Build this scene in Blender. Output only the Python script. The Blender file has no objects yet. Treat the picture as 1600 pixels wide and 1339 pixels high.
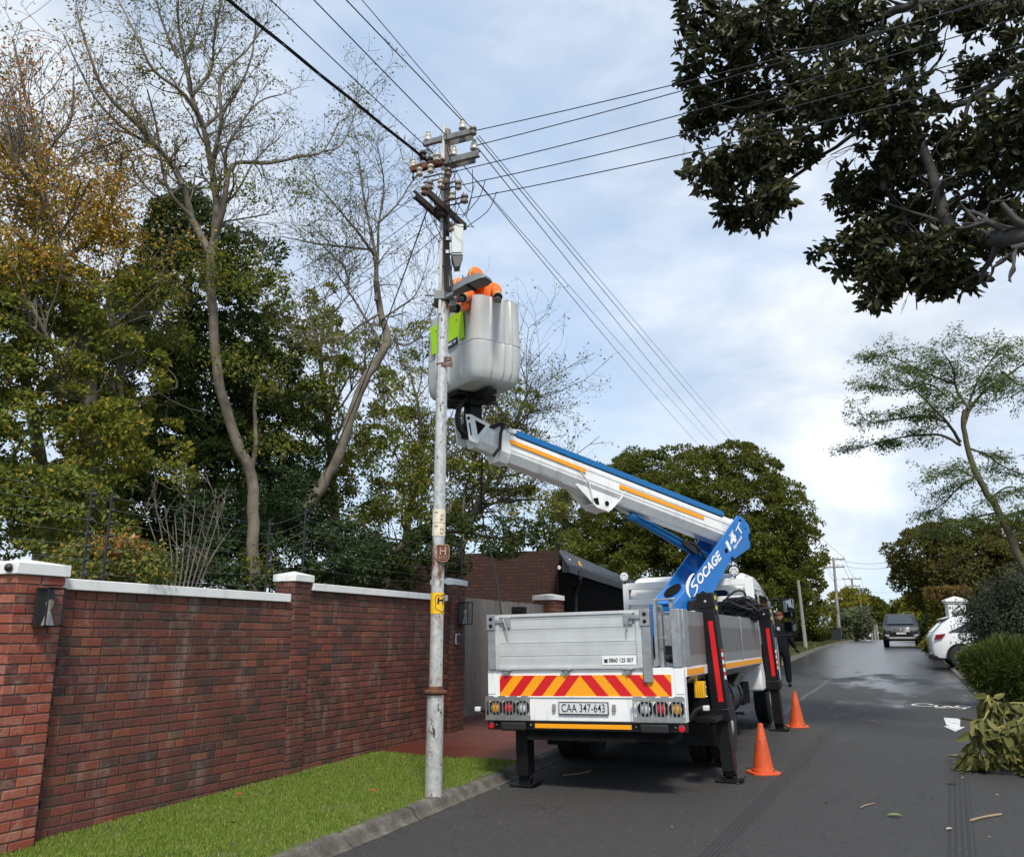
import bpy, math, random
import numpy as np
from mathutils import Vector, Matrix
random.seed(7); rng = np.random.default_rng(11)
S = bpy.context.scene; COL = S.collection
R = math.radians
# ------------------------------------------------------------------ camera
EYE = Vector((0, 0, 1.7)); FPX = 1340.0; PIT = R(13.65); YAW = R(23.9)
cd = bpy.data.cameras.new('camera'); cam = bpy.data.objects.new('camera', cd); COL.objects.link(cam)
cd.sensor_fit = 'HORIZONTAL'; cd.sensor_width = 36; cd.lens = FPX / 1600 * 36
cd.clip_start = 0.05; cd.clip_end = 6000
cam.location = EYE; cam.rotation_euler = (R(90) + PIT, 0, YAW)
S.camera = cam
# ------------------------------------------------------------------ world
SUN_EL, SUN_AZ = 52, 150          # azimuth clockwise from +Y
w = bpy.data.worlds.new('World'); S.world = w; w.use_nodes = True
nt = w.node_tree; nt.nodes.clear(); N = nt.nodes; L = nt.links
out = N.new('ShaderNodeOutputWorld'); bg = N.new('ShaderNodeBackground'); L.new(bg.outputs[0], out.inputs[0])
sky = N.new('ShaderNodeTexSky'); sky.sky_type = 'NISHITA'; sky.sun_disc = False
sky.sun_elevation = R(SUN_EL); sky.sun_rotation = R(SUN_AZ); sky.air_density = 1.0; sky.dust_density = 1.0; sky.ozone_density = 1.5
tc = N.new('ShaderNodeTexCoord')
def wmath(op, a, b=None, c=None, clamp=False):
    n = N.new('ShaderNodeMath'); n.operation = op; n.use_clamp = clamp
    for i, v in enumerate((a, b, c)):
        if v is None: continue
        if isinstance(v, (int, float)): n.inputs[i].default_value = v
        else: L.new(v, n.inputs[i])
    return n.outputs[0]
def wvec(v):
    n = N.new('ShaderNodeVectorMath'); n.operation = v[0]
    L.new(v[1], n.inputs[0]); n.inputs[1].default_value = v[2]; return n
def wnoise(scale, detail, stretch, off):
    m = N.new('ShaderNodeMapping'); L.new(tc.outputs['Generated'], m.inputs[0]); m.inputs['Scale'].default_value = stretch
    m.inputs['Location'].default_value = off
    n = N.new('ShaderNodeTexNoise'); n.inputs['Scale'].default_value = scale; n.inputs['Detail'].default_value = detail
    n.inputs['Roughness'].default_value = .55; n.inputs['Distortion'].default_value = .25
    L.new(m.outputs[0], n.inputs[0]); return n.outputs[0]
def wray(px, py):
    r = (px - 800) / FPX; u = -(py - 669.5) / FPX
    up = u * math.cos(PIT) + math.sin(PIT); fh = math.cos(PIT) - u * math.sin(PIT)
    v = Vector((r * math.cos(YAW) - fh * math.sin(YAW), r * math.sin(YAW) + fh * math.cos(YAW), up)); return v
def wspot(px, py, rad):            # a soft cloud bank or clearing around a sky direction
    d = wray(px, py).normalized(); v = wvec(('DOT_PRODUCT', tc.outputs['Generated'], d))
    t = wmath('SUBTRACT', 1.0, v.outputs['Value'])
    k = 1 - math.cos(math.atan(rad / FPX))
    return wmath('POWER', 2.718, wmath('MULTIPLY', t, -1.0 / k))
n1 = wnoise(2.2, 6, (1, 1, 2.2), (3.1, 1.7, .4)); n2 = wnoise(7, 8, (1, 1, 2.0), (0, 5, 2))
cl = wmath('ADD', wmath('MULTIPLY', n1, 1.5), wmath('MULTIPLY', n2, .5))
cl = wmath('SUBTRACT', cl, .55)
for px, py, rad, amt in [(1150, 640, 300, .30), (1330, 740, 80, .35), (60, 130, 300, .75), (1480, 560, 200, .30), (1330, 820, 130, .15), (1300, 640, 120, -.12),
                         (900, 500, 120, -.30), (620, 120, 330, -.22), (1180, 430, 110, -.30), (1390, 935, 45, -.75), (1560, 400, 90, -.25), (960, 640, 90, -.1), (380, 330, 150, .10), (850,180,300,-.05)]:
    cl = wmath('ADD', cl, wmath('MULTIPLY', wspot(px, py, rad), amt))
cl = wmath('MULTIPLY', wmath('SUBTRACT', cl, .02), 1.15, clamp=True)
# cloud body: white with blue-grey folds
shade = N.new('ShaderNodeValToRGB'); L.new(wmath('ADD', wmath('MULTIPLY', n2, .9), wmath('MULTIPLY', wnoise(1.6, 5, (1, 1, 2.5), (7, 2, 9)), .5)), shade.inputs[0])
shade.color_ramp.elements[0].position = .50; shade.color_ramp.elements[0].color = (.36, .43, .53, 1)
shade.color_ramp.elements[1].position = .92; shade.color_ramp.elements[1].color = (.66, .69, .73, 1)
skm = N.new('ShaderNodeMixRGB'); skm.blend_type = 'MULTIPLY'; skm.inputs[0].default_value = 1
L.new(sky.outputs[0], skm.inputs[1]); skm.inputs[2].default_value = (.115, .115, .115, 1)
veil = N.new('ShaderNodeMixRGB'); veil.inputs[0].default_value = .6; L.new(skm.outputs[0], veil.inputs[1]); veil.inputs[2].default_value = (.42, .54, .71, 1)
mx = N.new('ShaderNodeMixRGB'); L.new(cl, mx.inputs[0]); L.new(veil.outputs[0], mx.inputs[1]); L.new(shade.outputs[0], mx.inputs[2])
hot = N.new('ShaderNodeMixRGB'); hot.blend_type = 'ADD'; hot.inputs[0].default_value = 1
L.new(mx.outputs[0], hot.inputs[1])
hs = wmath('MULTIPLY', wspot(1330, 740, 60), wmath('MULTIPLY', n2, .7))
hc = N.new('ShaderNodeCombineXYZ'); [L.new(hs, hc.inputs[i]) for i in range(3)]; L.new(hc.outputs[0], hot.inputs[2])
L.new(hot.outputs[0], bg.inputs[0]); bg.inputs[1].default_value = 1.0
# ------------------------------------------------------------------ sun
sd = bpy.data.lights.new('sun', 'SUN'); sd.energy = 2.5; sd.angle = R(10); sd.color = (1, .93, .83)
so = bpy.data.objects.new('sun', sd); COL.objects.link(so)
az = R(SUN_AZ); el = R(SUN_EL)
sv = Vector((math.sin(az) * math.cos(el), math.cos(az) * math.cos(el), math.sin(el)))
so.rotation_euler = sv.to_track_quat('Z', 'Y').to_euler()
S.view_settings.view_transform = 'Standard'; S.view_settings.look = 'None'; S.view_settings.gamma = 1; S.view_settings.exposure = 0.62
S.render.engine = 'CYCLES'
S.cycles.max_bounces = 6; S.cycles.transparent_max_bounces = 6
# ------------------------------------------------------------------ survey: points in the world seen along a line of sight
ray = wray
def zg(y):
    return .0225 * y if y < 45 else 1.0125 + .35 * (1 - math.exp(-(y - 45) / 18.))
def onY(px, py, Y): d = ray(px, py); return EYE + d * (Y / d.y)
def onX(px, py, X): d = ray(px, py); return EYE + d * (X / d.x)
def atD(px, py, D): d = ray(px, py); return EYE + d * (D / math.hypot(d.x, d.y))
def onG(px, py, h=0):
    d = ray(px, py); t = 1.0
    while t < 900:
        p = EYE + d * t
        if p.z < zg(p.y) + h: return p
        t *= 1.002
    return EYE + d * 900
# ------------------------------------------------------------------ mesh helpers
class MB:
    def __init__(s): s.v = []; s.f = []; s.m = []
    def add(s, vs, fs, m=0):
        b = len(s.v); s.v += [tuple(v) for v in vs]; s.f += [tuple(b + i for i in f) for f in fs]; s.m += [m] * len(fs); return s
    def box(s, x0, x1, y0, y1, z0, z1, m=0):
        x0, x1 = sorted((x0, x1)); y0, y1 = sorted((y0, y1)); z0, z1 = sorted((z0, z1))
        vs = [(x, y, z) for z in (z0, z1) for x, y in ((x0, y0), (x1, y0), (x1, y1), (x0, y1))]
        return s.add(vs, [(3, 2, 1, 0), (4, 5, 6, 7), (0, 1, 5, 4), (1, 2, 6, 5), (2, 3, 7, 6), (3, 0, 4, 7)], m)
    def obox(s, c, a, b, d, m=0):      # centre and three half-axis vectors
        c = Vector(c); a = Vector(a); b = Vector(b); d = Vector(d)
        if a.cross(b).dot(d) < 0: a = -a
        vs = [c + a * i + b * j + d * k for k in (-1, 1) for i, j in ((-1, -1), (1, -1), (1, 1), (-1, 1))]
        return s.add(vs, [(3, 2, 1, 0), (4, 5, 6, 7), (0, 1, 5, 4), (1, 2, 6, 5), (2, 3, 7, 6), (3, 0, 4, 7)], m)
    def prism(s, pts, ext, m=0):
        pts = [Vector(p) for p in pts]; ext = Vector(ext); n = len(pts)
        nr = Vector((0, 0, 0))
        for i in range(n): nr += pts[i].cross(pts[(i + 1) % n])
        if nr.dot(ext) > 0: pts = pts[::-1]
        vs = pts + [p + ext for p in pts]
        fs = [tuple(range(n)), tuple(range(2 * n - 1, n - 1, -1))] + [((i + 1) % n, i, n + i, n + (i + 1) % n) for i in range(n)]
        return s.add(vs, fs, m)
    def tube(s, pts, r, n=8, m=0, cap=True, flat=None):
        pts = [Vector(p) for p in pts]; k = len(pts)
        rr = list(r) if hasattr(r, '__len__') else [r] * k
        up = None; vs = []; fs = []
        for i, p in enumerate(pts):
            t = (pts[min(i + 1, k - 1)] - pts[max(i - 1, 0)])
            t = t.normalized() if t.length > 1e-9 else Vector((0, 0, 1))
            if up is None: up = t.orthogonal().normalized()
            else:
                up = up - t * up.dot(t); up = up.normalized() if up.length > 1e-6 else t.orthogonal().normalized()
            q = t.cross(up)
            for j in range(n):
                a = 2 * math.pi * j / n; vs.append(p + (up * math.cos(a) + q * math.sin(a)) * rr[i])
        for i in range(k - 1):
            for j in range(n): a = i * n + j; b = i * n + (j + 1) % n; fs.append((a, b, b + n, a + n))
        if cap: fs.append(tuple(range(n - 1, -1, -1))); fs.append(tuple(range((k - 1) * n, k * n)))
        return s.add(vs, fs, m)
    def lathe(s, prof, c, n=24, m=0, ax=(0, 0, 1)):
        c = Vector(c); a = Vector(ax).normalized(); u = a.orthogonal().normalized(); w_ = a.cross(u); vs = []; fs = []
        k = len(prof)
        for r, z in prof:
            for j in range(n):
                t = 2 * math.pi * j / n; vs.append(c + a * z + (u * math.cos(t) + w_ * math.sin(t)) * r)
        for i in range(k - 1):
            for j in range(n): p = i * n + j; q = i * n + (j + 1) % n; fs.append((p, q, q + n, p + n))
        fs.append(tuple(range(n - 1, -1, -1))); fs.append(tuple(range((k - 1) * n, k * n)))
        return s.add(vs, fs, m)
    def ball(s, c, r, n=12, m=0, sc=(1, 1, 1)):
        vs = []; fs = []; k = n // 2
        for i in range(1, k):
            p = math.pi * i / k
            for j in range(n):
                t = 2 * math.pi * j / n
                vs.append((c[0] + r * sc[0] * math.sin(p) * math.cos(t), c[1] + r * sc[1] * math.sin(p) * math.sin(t), c[2] + r * sc[2] * math.cos(p)))
        b = len(vs); vs += [(c[0], c[1], c[2] + r * sc[2]), (c[0], c[1], c[2] - r * sc[2])]
        for i in range(k - 2):
            for j in range(n): a = i * n + j; q = i * n + (j + 1) % n; fs.append((a, a + n, q + n, q))
        for j in range(n): fs.append((b, j, (j + 1) % n)); fs.append((b + 1, (k - 2) * n + (j + 1) % n, (k - 2) * n + j))
        return s.add(vs, fs, m)
    def xf(s, fn): s.v = [tuple(fn(Vector(p))) for p in s.v]; return s
    def build(s, name, mats, parent=None, smooth=False, bevel=0, seg=2, ang=35, sharp=40):
        me = bpy.data.meshes.new(name); me.from_pydata(s.v, [], s.f); me.validate(); 
        if not isinstance(mats, (list, tuple)): mats = [mats]
        for q in mats: me.materials.append(q)
        if len(me.polygons) == len(s.m): me.polygons.foreach_set('material_index', s.m)
        o = bpy.data.objects.new(name, me); COL.objects.link(o)
        if parent: o.parent = parent
        if smooth: me.shade_smooth(); me.set_sharp_from_angle(angle=R(ang))
        if bevel:
            b = o.modifiers.new('bevel', 'BEVEL'); b.width = bevel; b.segments = seg; b.limit_method = 'ANGLE'; b.angle_limit = R(min(30, sharp)); b.harden_normals = False
            me.shade_smooth(); me.set_sharp_from_angle(angle=R(sharp))
        me.update(); return o
def empty(name, loc=(0, 0, 0), rot=(0, 0, 0)):
    o = bpy.data.objects.new(name, None); COL.objects.link(o); o.location = loc; o.rotation_euler = rot; o.empty_display_size = .2; return o
def tag(o, label, cat, group=None):
    o['label'] = label; o['category'] = cat
    if group: o['group'] = group
    return o
def struct(o, kind='structure'): o['kind'] = kind; return o
def rebase(root, kids_world=True):      # parts were built in world coordinates: move the Empty's offset out of them
    inv = root.matrix_basis.inverted()
    for c in root.children:
        if c.type == 'MESH':
            c.matrix_parent_inverse = inv
        else: c.matrix_parent_inverse = inv
def smoothpts(pts, k=4):
    P = [Vector(p) for p in pts]; out_ = []
    for i in range(len(P) - 1):
        p0 = P[max(i - 1, 0)]; p1 = P[i]; p2 = P[i + 1]; p3 = P[min(i + 2, len(P) - 1)]
        for j in range(k):
            t = j / k; out_.append(.5 * ((2 * p1) + (p2 - p0) * t + (2 * p0 - 5 * p1 + 4 * p2 - p3) * t * t + (3 * p1 - p0 - 3 * p2 + p3) * t ** 3))
    out_.append(P[-1]); return out_
def lerps(vals, k):
    o = []
    for i in range(len(vals) - 1):
        for j in range(k): o.append(vals[i] + (vals[i + 1] - vals[i]) * j / k)
    return o + [vals[-1]]
# ------------------------------------------------------------------ materials
def newmat(name):
    m = bpy.data.materials.new(name); m.use_nodes = True; n = m.node_tree; b = n.nodes['Principled BSDF']; return m, n, b
def nmath(n, op, a, b=None, clamp=False):
    q = n.nodes.new('ShaderNodeMath'); q.operation = op; q.use_clamp = clamp
    for i, v in enumerate((a, b)):
        if v is None: continue
        if isinstance(v, (int, float)): q.inputs[i].default_value = v
        else: n.links.new(v, q.inputs[i])
    return q.outputs[0]
def noise(n, scale, detail=5, vec=None, rough=.55, dist=0):
    q = n.nodes.new('ShaderNodeTexNoise'); q.inputs['Scale'].default_value = scale; q.inputs['Detail'].default_value = detail; q.inputs['Roughness'].default_value = rough
    q.inputs['Distortion'].default_value = dist
    if vec is None:
        t = n.nodes.new('ShaderNodeTexCoord'); vec = t.outputs['Object']
    n.links.new(vec, q.inputs['Vector']); return q.outputs['Fac']
def mapped(n, sc, loc=(0, 0, 0), rot=(0, 0, 0)):
    t = n.nodes.new('ShaderNodeTexCoord'); m = n.nodes.new('ShaderNodeMapping'); n.links.new(t.outputs['Object'], m.inputs[0])
    m.inputs['Scale'].default_value = sc; m.inputs['Location'].default_value = loc; m.inputs['Rotation'].default_value = rot; return m.outputs[0]
def ramp(n, fac, stops):
    q = n.nodes.new('ShaderNodeValToRGB'); n.links.new(fac, q.inputs[0]); e = q.color_ramp.elements
    while len(e) < len(stops): e.new(.5)
    for i, (p, c) in enumerate(stops): e[i].position = p; e[i].color = (*c, 1) if len(c) == 3 else c
    return q.outputs[0]
def mix(n, fac, a, b, mode='MIX'):
    q = n.nodes.new('ShaderNodeMixRGB'); q.blend_type = mode
    for i, v in enumerate((fac, a, b)):
        if isinstance(v, (int, float)): q.inputs[i].default_value = v
        elif isinstance(v, (tuple, list)): q.inputs[i].default_value = (*v[:3], 1)
        else: n.links.new(v, q.inputs[i])
    return q.outputs[0]
def bump(n, b, h, strength=.3, dist=.01):
    q = n.nodes.new('ShaderNodeBump'); q.inputs['Strength'].default_value = strength; q.inputs['Distance'].default_value = dist
    n.links.new(h, q.inputs['Height']); n.links.new(q.outputs[0], b.inputs['Normal'])
def mat(name, c, rough=.5, metal=0, var=.12, scale=6, bmp=0, bscale=60, dirt=0, spec=.5, coat=0):
    m, n, b = newmat(name); b.inputs['Roughness'].default_value = rough; b.inputs['Metallic'].default_value = metal; b.inputs['Specular IOR Level'].default_value = spec
    b.inputs['Coat Weight'].default_value = coat
    f = noise(n, scale)
    col = ramp(n, f, [(.3, tuple(x * (1 - var) for x in c)), (.7, tuple(min(1, x * (1 + var)) for x in c))])
    if dirt:
        d = noise(n, scale * 2.3, 8, mapped(n, (1, 1, .25)), .65)
        col = mix(n, ramp(n, d, [(.52, (0, 0, 0)), (.72, (dirt, dirt, dirt))]), col, (.09, .075, .06))
    n.links.new(col, b.inputs['Base Color'])
    rv = nmath(n, 'ADD', nmath(n, 'MULTIPLY', noise(n, scale * 3), .2), rough - .1, True); n.links.new(rv, b.inputs['Roughness'])
    if bmp: bump(n, b, noise(n, bscale, 6), bmp, .005)
    return m
def leafmat(name, cols, rough=.6, trans=.38, spec=.12, gain=1.0):
    cols = [tuple(min(.8, x * gain) for x in c_) for c_ in cols]
    m, n, b = newmat(name); g = n.nodes.new('ShaderNodeNewGeometry')
    k = len(cols); c = ramp(n, g.outputs['Random Per Island'], [((i + .5) / k, cc) for i, cc in enumerate(cols)])
    n.links.new(c, b.inputs['Base Color']); b.inputs['Roughness'].default_value = rough; b.inputs['Specular IOR Level'].default_value = spec
    t = n.nodes.new('ShaderNodeBsdfTranslucent'); n.links.new(c, t.inputs[0])
    s = n.nodes.new('ShaderNodeMixShader'); s.inputs[0].default_value = trans
    n.links.new(b.outputs[0], s.inputs[1]); n.links.new(t.outputs[0], s.inputs[2])
    n.links.new(s.outputs[0], n.nodes['Material Output'].inputs[0]); return m
def text_mesh(txt, size, loc, xdir, ydir, material, name, parent=None, ext=.001, sx=1, align='CENTER', shear=0, font_off=0, space=1):
    cu = bpy.data.curves.new(name, 'FONT'); cu.body = txt; cu.size = size; cu.align_x = align; cu.align_y = 'CENTER'; cu.extrude = ext; cu.shear = shear; cu.offset = font_off
    cu.space_character = space
    o = bpy.data.objects.new(name, cu); COL.objects.link(o); dg = bpy.context.evaluated_depsgraph_get(); dg.update()
    me = bpy.data.meshes.new_from_object(o.evaluated_get(dg)); bpy.data.objects.remove(o)
    X = Vector(xdir).normalized(); Y = Vector(ydir).normalized(); Z = X.cross(Y)
    for v in me.vertices:
        p = v.co.copy(); v.co = Vector(loc) + X * p.x * sx + Y * p.y + Z * p.z
    me.materials.clear(); me.materials.append(material)
    o = bpy.data.objects.new(name, me); COL.objects.link(o)
    if parent: o.parent = parent
    return o
# ================================================================== GROUND
KX0, KX1 = -4.30, 1.30       # back edge of the left kerb, right road edge
def grid_sheet(name, xs, ys, zf, m):
    mb = MB(); vs = [(x, y, zf(x, y)) for y in ys for x in xs]; nx = len(xs)
    fs = [(j * nx + i, j * nx + i + 1, (j + 1) * nx + i + 1, (j + 1) * nx + i) for j in range(len(ys) - 1) for i in range(nx - 1)]
    mb.add(vs, fs); return mb.build(name, m)
YS = [-40, -20, -10, -5] + list(np.arange(0, 60, 1.0)) + list(np.arange(60, 140, 5.0)) + [150, 180, 220, 300, 450, 700, 1200, 2500]
def gz(x, y):
    h = .085 if (x < -4.07 or x > 1.40) else -.06
    if x > 1.40: h = .06 + .05 * min(max(x - 1.4, 0), 3)
    if x < -7: h = .085
    return zg(y) + h
soil, n, b = newmat('garden soil')
f = noise(n, 1.2, 8); n.links.new(ramp(n, f, [(.3, (.035, .028, .018)), (.55, (.05, .06, .02)), (.75, (.09, .075, .05))]), b.inputs['Base Color'])
b.inputs['Roughness'].default_value = .95; bump(n, b, noise(n, 40, 8), .6, .03)
g = grid_sheet('ground', [-1500, -300, -80, -30, -15, -7.2, -7, -6.2, -5.2, -4.3, -4.08, -4.065, -1, 1.39, 1.40, 1.55, 2.5, 4.5, 10, 30, 90, 300, 1500], YS, gz, soil); struct(g)
# --- road surface
asph, n, b = newmat('asphalt')
tcd = n.nodes.new('ShaderNodeTexCoord'); sep = n.nodes.new('ShaderNodeSeparateXYZ'); n.links.new(tcd.outputs['Object'], sep.inputs[0]); X, Y = sep.outputs[0], sep.outputs[1]
fine = noise(n, 140, 4); med = noise(n, 9, 6); big = noise(n, .6, 4, mapped(n, (1, .35, 1)))
base = mix(n, med, (.020, .0188, .018), (.033, .031, .0295))
base = mix(n, nmath(n, 'MULTIPLY', ramp(n, fine, [(.5, (0, 0, 0)), (.75, (1, 1, 1))]), .5), base, (.10, .098, .095))
spots = ramp(n, noise(n, 14, 3, mapped(n, (1, 2.0, 1))), [(.63, (0, 0, 0)), (.68, (1, 1, 1))])
base = mix(n, nmath(n, 'MULTIPLY', spots, .7), base, (.02, .02, .02))
chip = n.nodes.new('ShaderNodeTexVoronoi'); chip.inputs['Scale'].default_value = 9; n.links.new(tcd.outputs['Object'], chip.inputs['Vector'])
base = mix(n, nmath(n, 'LESS_THAN', chip.outputs['Distance'], .05), base, (.30, .28, .24))
agg = ramp(n, noise(n, 55, 3), [(.35, (0, 0, 0)), (.65, (1, 1, 1))]); base = mix(n, nmath(n, 'MULTIPLY', agg, .40), base, (.065, .062, .058)); ag2 = ramp(n, noise(n, 21, 6, None, .7), [(.52, (0, 0, 0)), (.60, (1, 1, 1))]); base = mix(n, nmath(n, 'MULTIPLY', ag2, .5), base, (.013, .013, .013))
ck = n.nodes.new('ShaderNodeTexVoronoi'); ck.feature = 'DISTANCE_TO_EDGE'; ck.inputs['Scale'].default_value = .45; wv_ = n.nodes.new('ShaderNodeVectorMath'); wv_.operation = 'ADD'; nz_ = n.nodes.new('ShaderNodeTexNoise'); nz_.inputs['Scale'].default_value = 2.5; n.links.new(tcd.outputs['Object'], nz_.inputs['Vector']); n.links.new(tcd.outputs['Object'], wv_.inputs[0]); n.links.new(nz_.outputs['Color'], wv_.inputs[1]); n.links.new(wv_.outputs[0], ck.inputs['Vector'])
crk0 = nmath(n, 'MULTIPLY', nmath(n, 'LESS_THAN', ck.outputs['Distance'], .006), ramp(n, noise(n, .5, 3), [(.5, (0, 0, 0)), (.6, (1, 1, 1))])); base = mix(n, nmath(n, 'MULTIPLY', crk0, .6), base, (.012, .012, .012))
def band(x0, slope, wdt, yfrom, yto):      # 1 inside a tyre mark following x = x0 + slope*y
    c = nmath(n, 'SUBTRACT', X, nmath(n, 'ADD', nmath(n, 'MULTIPLY', Y, slope), x0))
    a = nmath(n, 'LESS_THAN', nmath(n, 'ABSOLUTE', c), wdt)
    st = nmath(n, 'GREATER_THAN', nmath(n, 'SINE', nmath(n, 'MULTIPLY', c, 2 * math.pi / (wdt * 2 / 4.5))), -.25)
    fd = ramp(n, nmath(n, 'DIVIDE', nmath(n, 'SUBTRACT', Y, yfrom), (yto - yfrom)), [(0, (0, 0, 0)), (.08, (1, 1, 1)), (.6, (1, 1, 1)), (1, (0, 0, 0))])
    return nmath(n, 'MULTIPLY', nmath(n, 'MULTIPLY', a, st), fd)
TY = []
def tmark(pa, pb, wdt, y0, y1):
    A, B_ = onG(*pa), onG(*pb); sl = (B_.x - A.x) / (B_.y - A.y); return band(A.x - sl * A.y, sl, wdt, y0, y1)
t1 = tmark((1112, 1335), (1262, 1180), .085, 4, 17); t2 = tmark((1502, 1335), (1497, 1215), .10, 3, 14)
tm = nmath(n, 'MULTIPLY', nmath(n, 'ADD', t1, t2, True), nmath(n, 'ADD', nmath(n, 'MULTIPLY', noise(n, 22, 5), .7), .2, True))
base = mix(n, nmath(n, 'MULTIPLY', tm, .9), base, (.005, .005, .0055))
# crack / seam that runs down the road
A, B_ = onG(1262, 1085), onG(1384, 1006); sl = (B_.x - A.x) / (B_.y - A.y); c0 = A.x - sl * A.y
wob = nmath(n, 'MULTIPLY', nmath(n, 'SUBTRACT', noise(n, .8, 4), .5), .35)
cr = nmath(n, 'ABSOLUTE', nmath(n, 'SUBTRACT', nmath(n, 'SUBTRACT', X, nmath(n, 'ADD', nmath(n, 'MULTIPLY', Y, sl), c0)), wob))
crk = nmath(n, 'MULTIPLY', nmath(n, 'LESS_THAN', cr, .045), nmath(n, 'GREATER_THAN', Y, 15.5))
base = mix(n, nmath(n, 'MULTIPLY', crk, .4), base, (.16, .16, .165))
# wet film: further up the road, patchy
wet = nmath(n, 'ADD', nmath(n, 'MULTIPLY', nmath(n, 'SUBTRACT', big, .5), 3.2), nmath(n, 'MULTIPLY', nmath(n, 'SUBTRACT', Y, 18.5), .10, False))
wet = nmath(n, 'ADD', wet, nmath(n, 'MULTIPLY', nmath(n, 'SUBTRACT', noise(n, 1.3, 7, mapped(n, (1, .4, 1))), .5), 4.2), True)
base = mix(n, nmath(n, 'MULTIPLY', wet, .5), base, (.010, .0105, .012))
n.links.new(base, b.inputs['Base Color'])
rg = nmath(n, 'SUBTRACT', .82, nmath(n, 'MULTIPLY', wet, .52)); n.links.new(rg, b.inputs['Roughness'])
hh = nmath(n, 'ADD', fine, nmath(n, 'MULTIPLY', noise(n, 300, 2), .5)); bp = n.nodes.new('ShaderNodeBump'); bp.inputs['Distance'].default_value = .004
n.links.new(nmath(n, 'SUBTRACT', .75, nmath(n, 'MULTIPLY', wet, .70)), bp.inputs['Strength']); n.links.new(hh, bp.inputs['Height']); n.links.new(bp.outputs[0], b.inputs['Normal'])
road = grid_sheet('road', [-4.07, -3, -2, -1, 0, .8, KX1 + .02], YS, lambda x, y: zg(y), asph); struct(road)
# --- kerbs
kerbm, n, b = newmat('old kerb concrete')
f = noise(n, 5, 8, rough=.7); f2 = noise(n, 30, 6)
c = ramp(n, f, [(.3, (.045, .041, .034)), (.5, (.10, .092, .075)), (.72, (.20, .18, .15))])
c = mix(n, nmath(n, 'MULTIPLY', ramp(n, f2, [(.45, (0, 0, 0)), (.7, (1, 1, 1))]), .45), c, (.05, .045, .036)); n.links.new(c, b.inputs['Base Color'])
b.inputs['Roughness'].default_value = .9; bump(n, b, nmath(n, 'ADD', f2, noise(n, 90, 4)), .7, .01)
def kerb(name, xf, y0, y1, side, prof):
    mb = MB(); y = y0
    while y < y1:
        ln = 1.0 if y < 40 else 6; e = .012; ys = [y + e, y + .05, y + ln * .5, y + ln - .05, y + ln - e]; dj = random.uniform(-.012, .012); vs = []
        for k, yy in enumerate(ys):
            sh = .012 if k in (0, 4) else 0
            for px_, pz in prof: vs.append((xf(yy) + side * px_ + (0 if px_ < .02 or px_ > .14 else random.uniform(-.005, .005)), yy, zg(yy) + pz - sh * (pz > .02) + dj * (pz > .02)))
        m_ = len(prof); fs = [(k * m_ + i, k * m_ + i + 1, (k + 1) * m_ + i + 1, (k + 1) * m_ + i) for k in range(4) for i in range(m_ - 1)]
        if side > 0: fs = [q[::-1] for q in fs]
        fs += [tuple(range(m_)), tuple(range(5 * m_ - 1, 4 * m_ - 1, -1))]
        mb.add(vs, fs); y += ln
    return struct(mb.build(name, kerbm, smooth=True, ang=50))
PK = [(0, -.08), (0, .010), (.028, .016), (.050, .045), (.066, .082), (.085, .100), (.150, .106), (.162, .092), (.162, -.1)]
kerb('kerb', lambda y: -3.97, -6, 90, -1, PK)
kerb('kerb', lambda y: 1.27, -6, 90, 1, [(0, -.08), (0, .03), (.02, .05), (.10, .055), (.13, .03), (.13, -.1)])
# --- lawn
grassm = leafmat('grass blades', [(.125, .21, .022), (.17, .26, .03), (.22, .30, .05), (.14, .225, .025), (.34, .34, .12)], .6, .3)
turf, n, b = newmat('turf'); n.links.new(ramp(n, noise(n, 9, 8), [(.3, (.06, .07, .022)), (.7, (.10, .13, .03))]), b.inputs['Base Color']); b.inputs['Roughness'].default_value = .95; bump(n, b, noise(n, 60, 6), .6, .02)
def lawn_end(x): return 9.62 + (-4.3 - x) * .0
def lz(x, y): return zg(y) + .098 + .010 * math.sin(x * 3 + y * 2.1) * (1 if -6.0 < x < -4.4 else 0)
lw = grid_sheet('lawn', list(np.linspace(-6.25, -4.125, 9)), list(np.arange(-3, 9.7, .3)), lz, turf); struct(lw)
def blades(nn, sampler, zfun, h=(.014, .032), wd=.0035, lean=.6):
    P = np.array([sampler() for _ in range(nn)]); z = np.array([zfun(a, b_) for a, b_ in P])
    H = rng.uniform(h[0], h[1], nn); A = rng.uniform(0, 2 * math.pi, nn); B2 = rng.uniform(0, 2 * math.pi, nn)
    ln = rng.uniform(0, lean, nn) * H; W = wd * rng.uniform(.7, 1.5, nn)
    V_ = np.zeros((nn, 4, 3)); V_[:, 0] = np.c_[P[:, 0] - np.cos(A) * W, P[:, 1] - np.sin(A) * W, z]; V_[:, 1] = np.c_[P[:, 0] + np.cos(A) * W, P[:, 1] + np.sin(A) * W, z]
    V_[:, 2] = np.c_[P[:, 0] + np.cos(A) * W * .7 + np.cos(B2) * ln * .5, P[:, 1] + np.sin(A) * W * .7 + np.sin(B2) * ln * .5, z + H * .6]
    V_[:, 3] = np.c_[P[:, 0] + np.cos(B2) * ln * 1.2, P[:, 1] + np.sin(B2) * ln * 1.2, z + H]
    return V_
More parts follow.
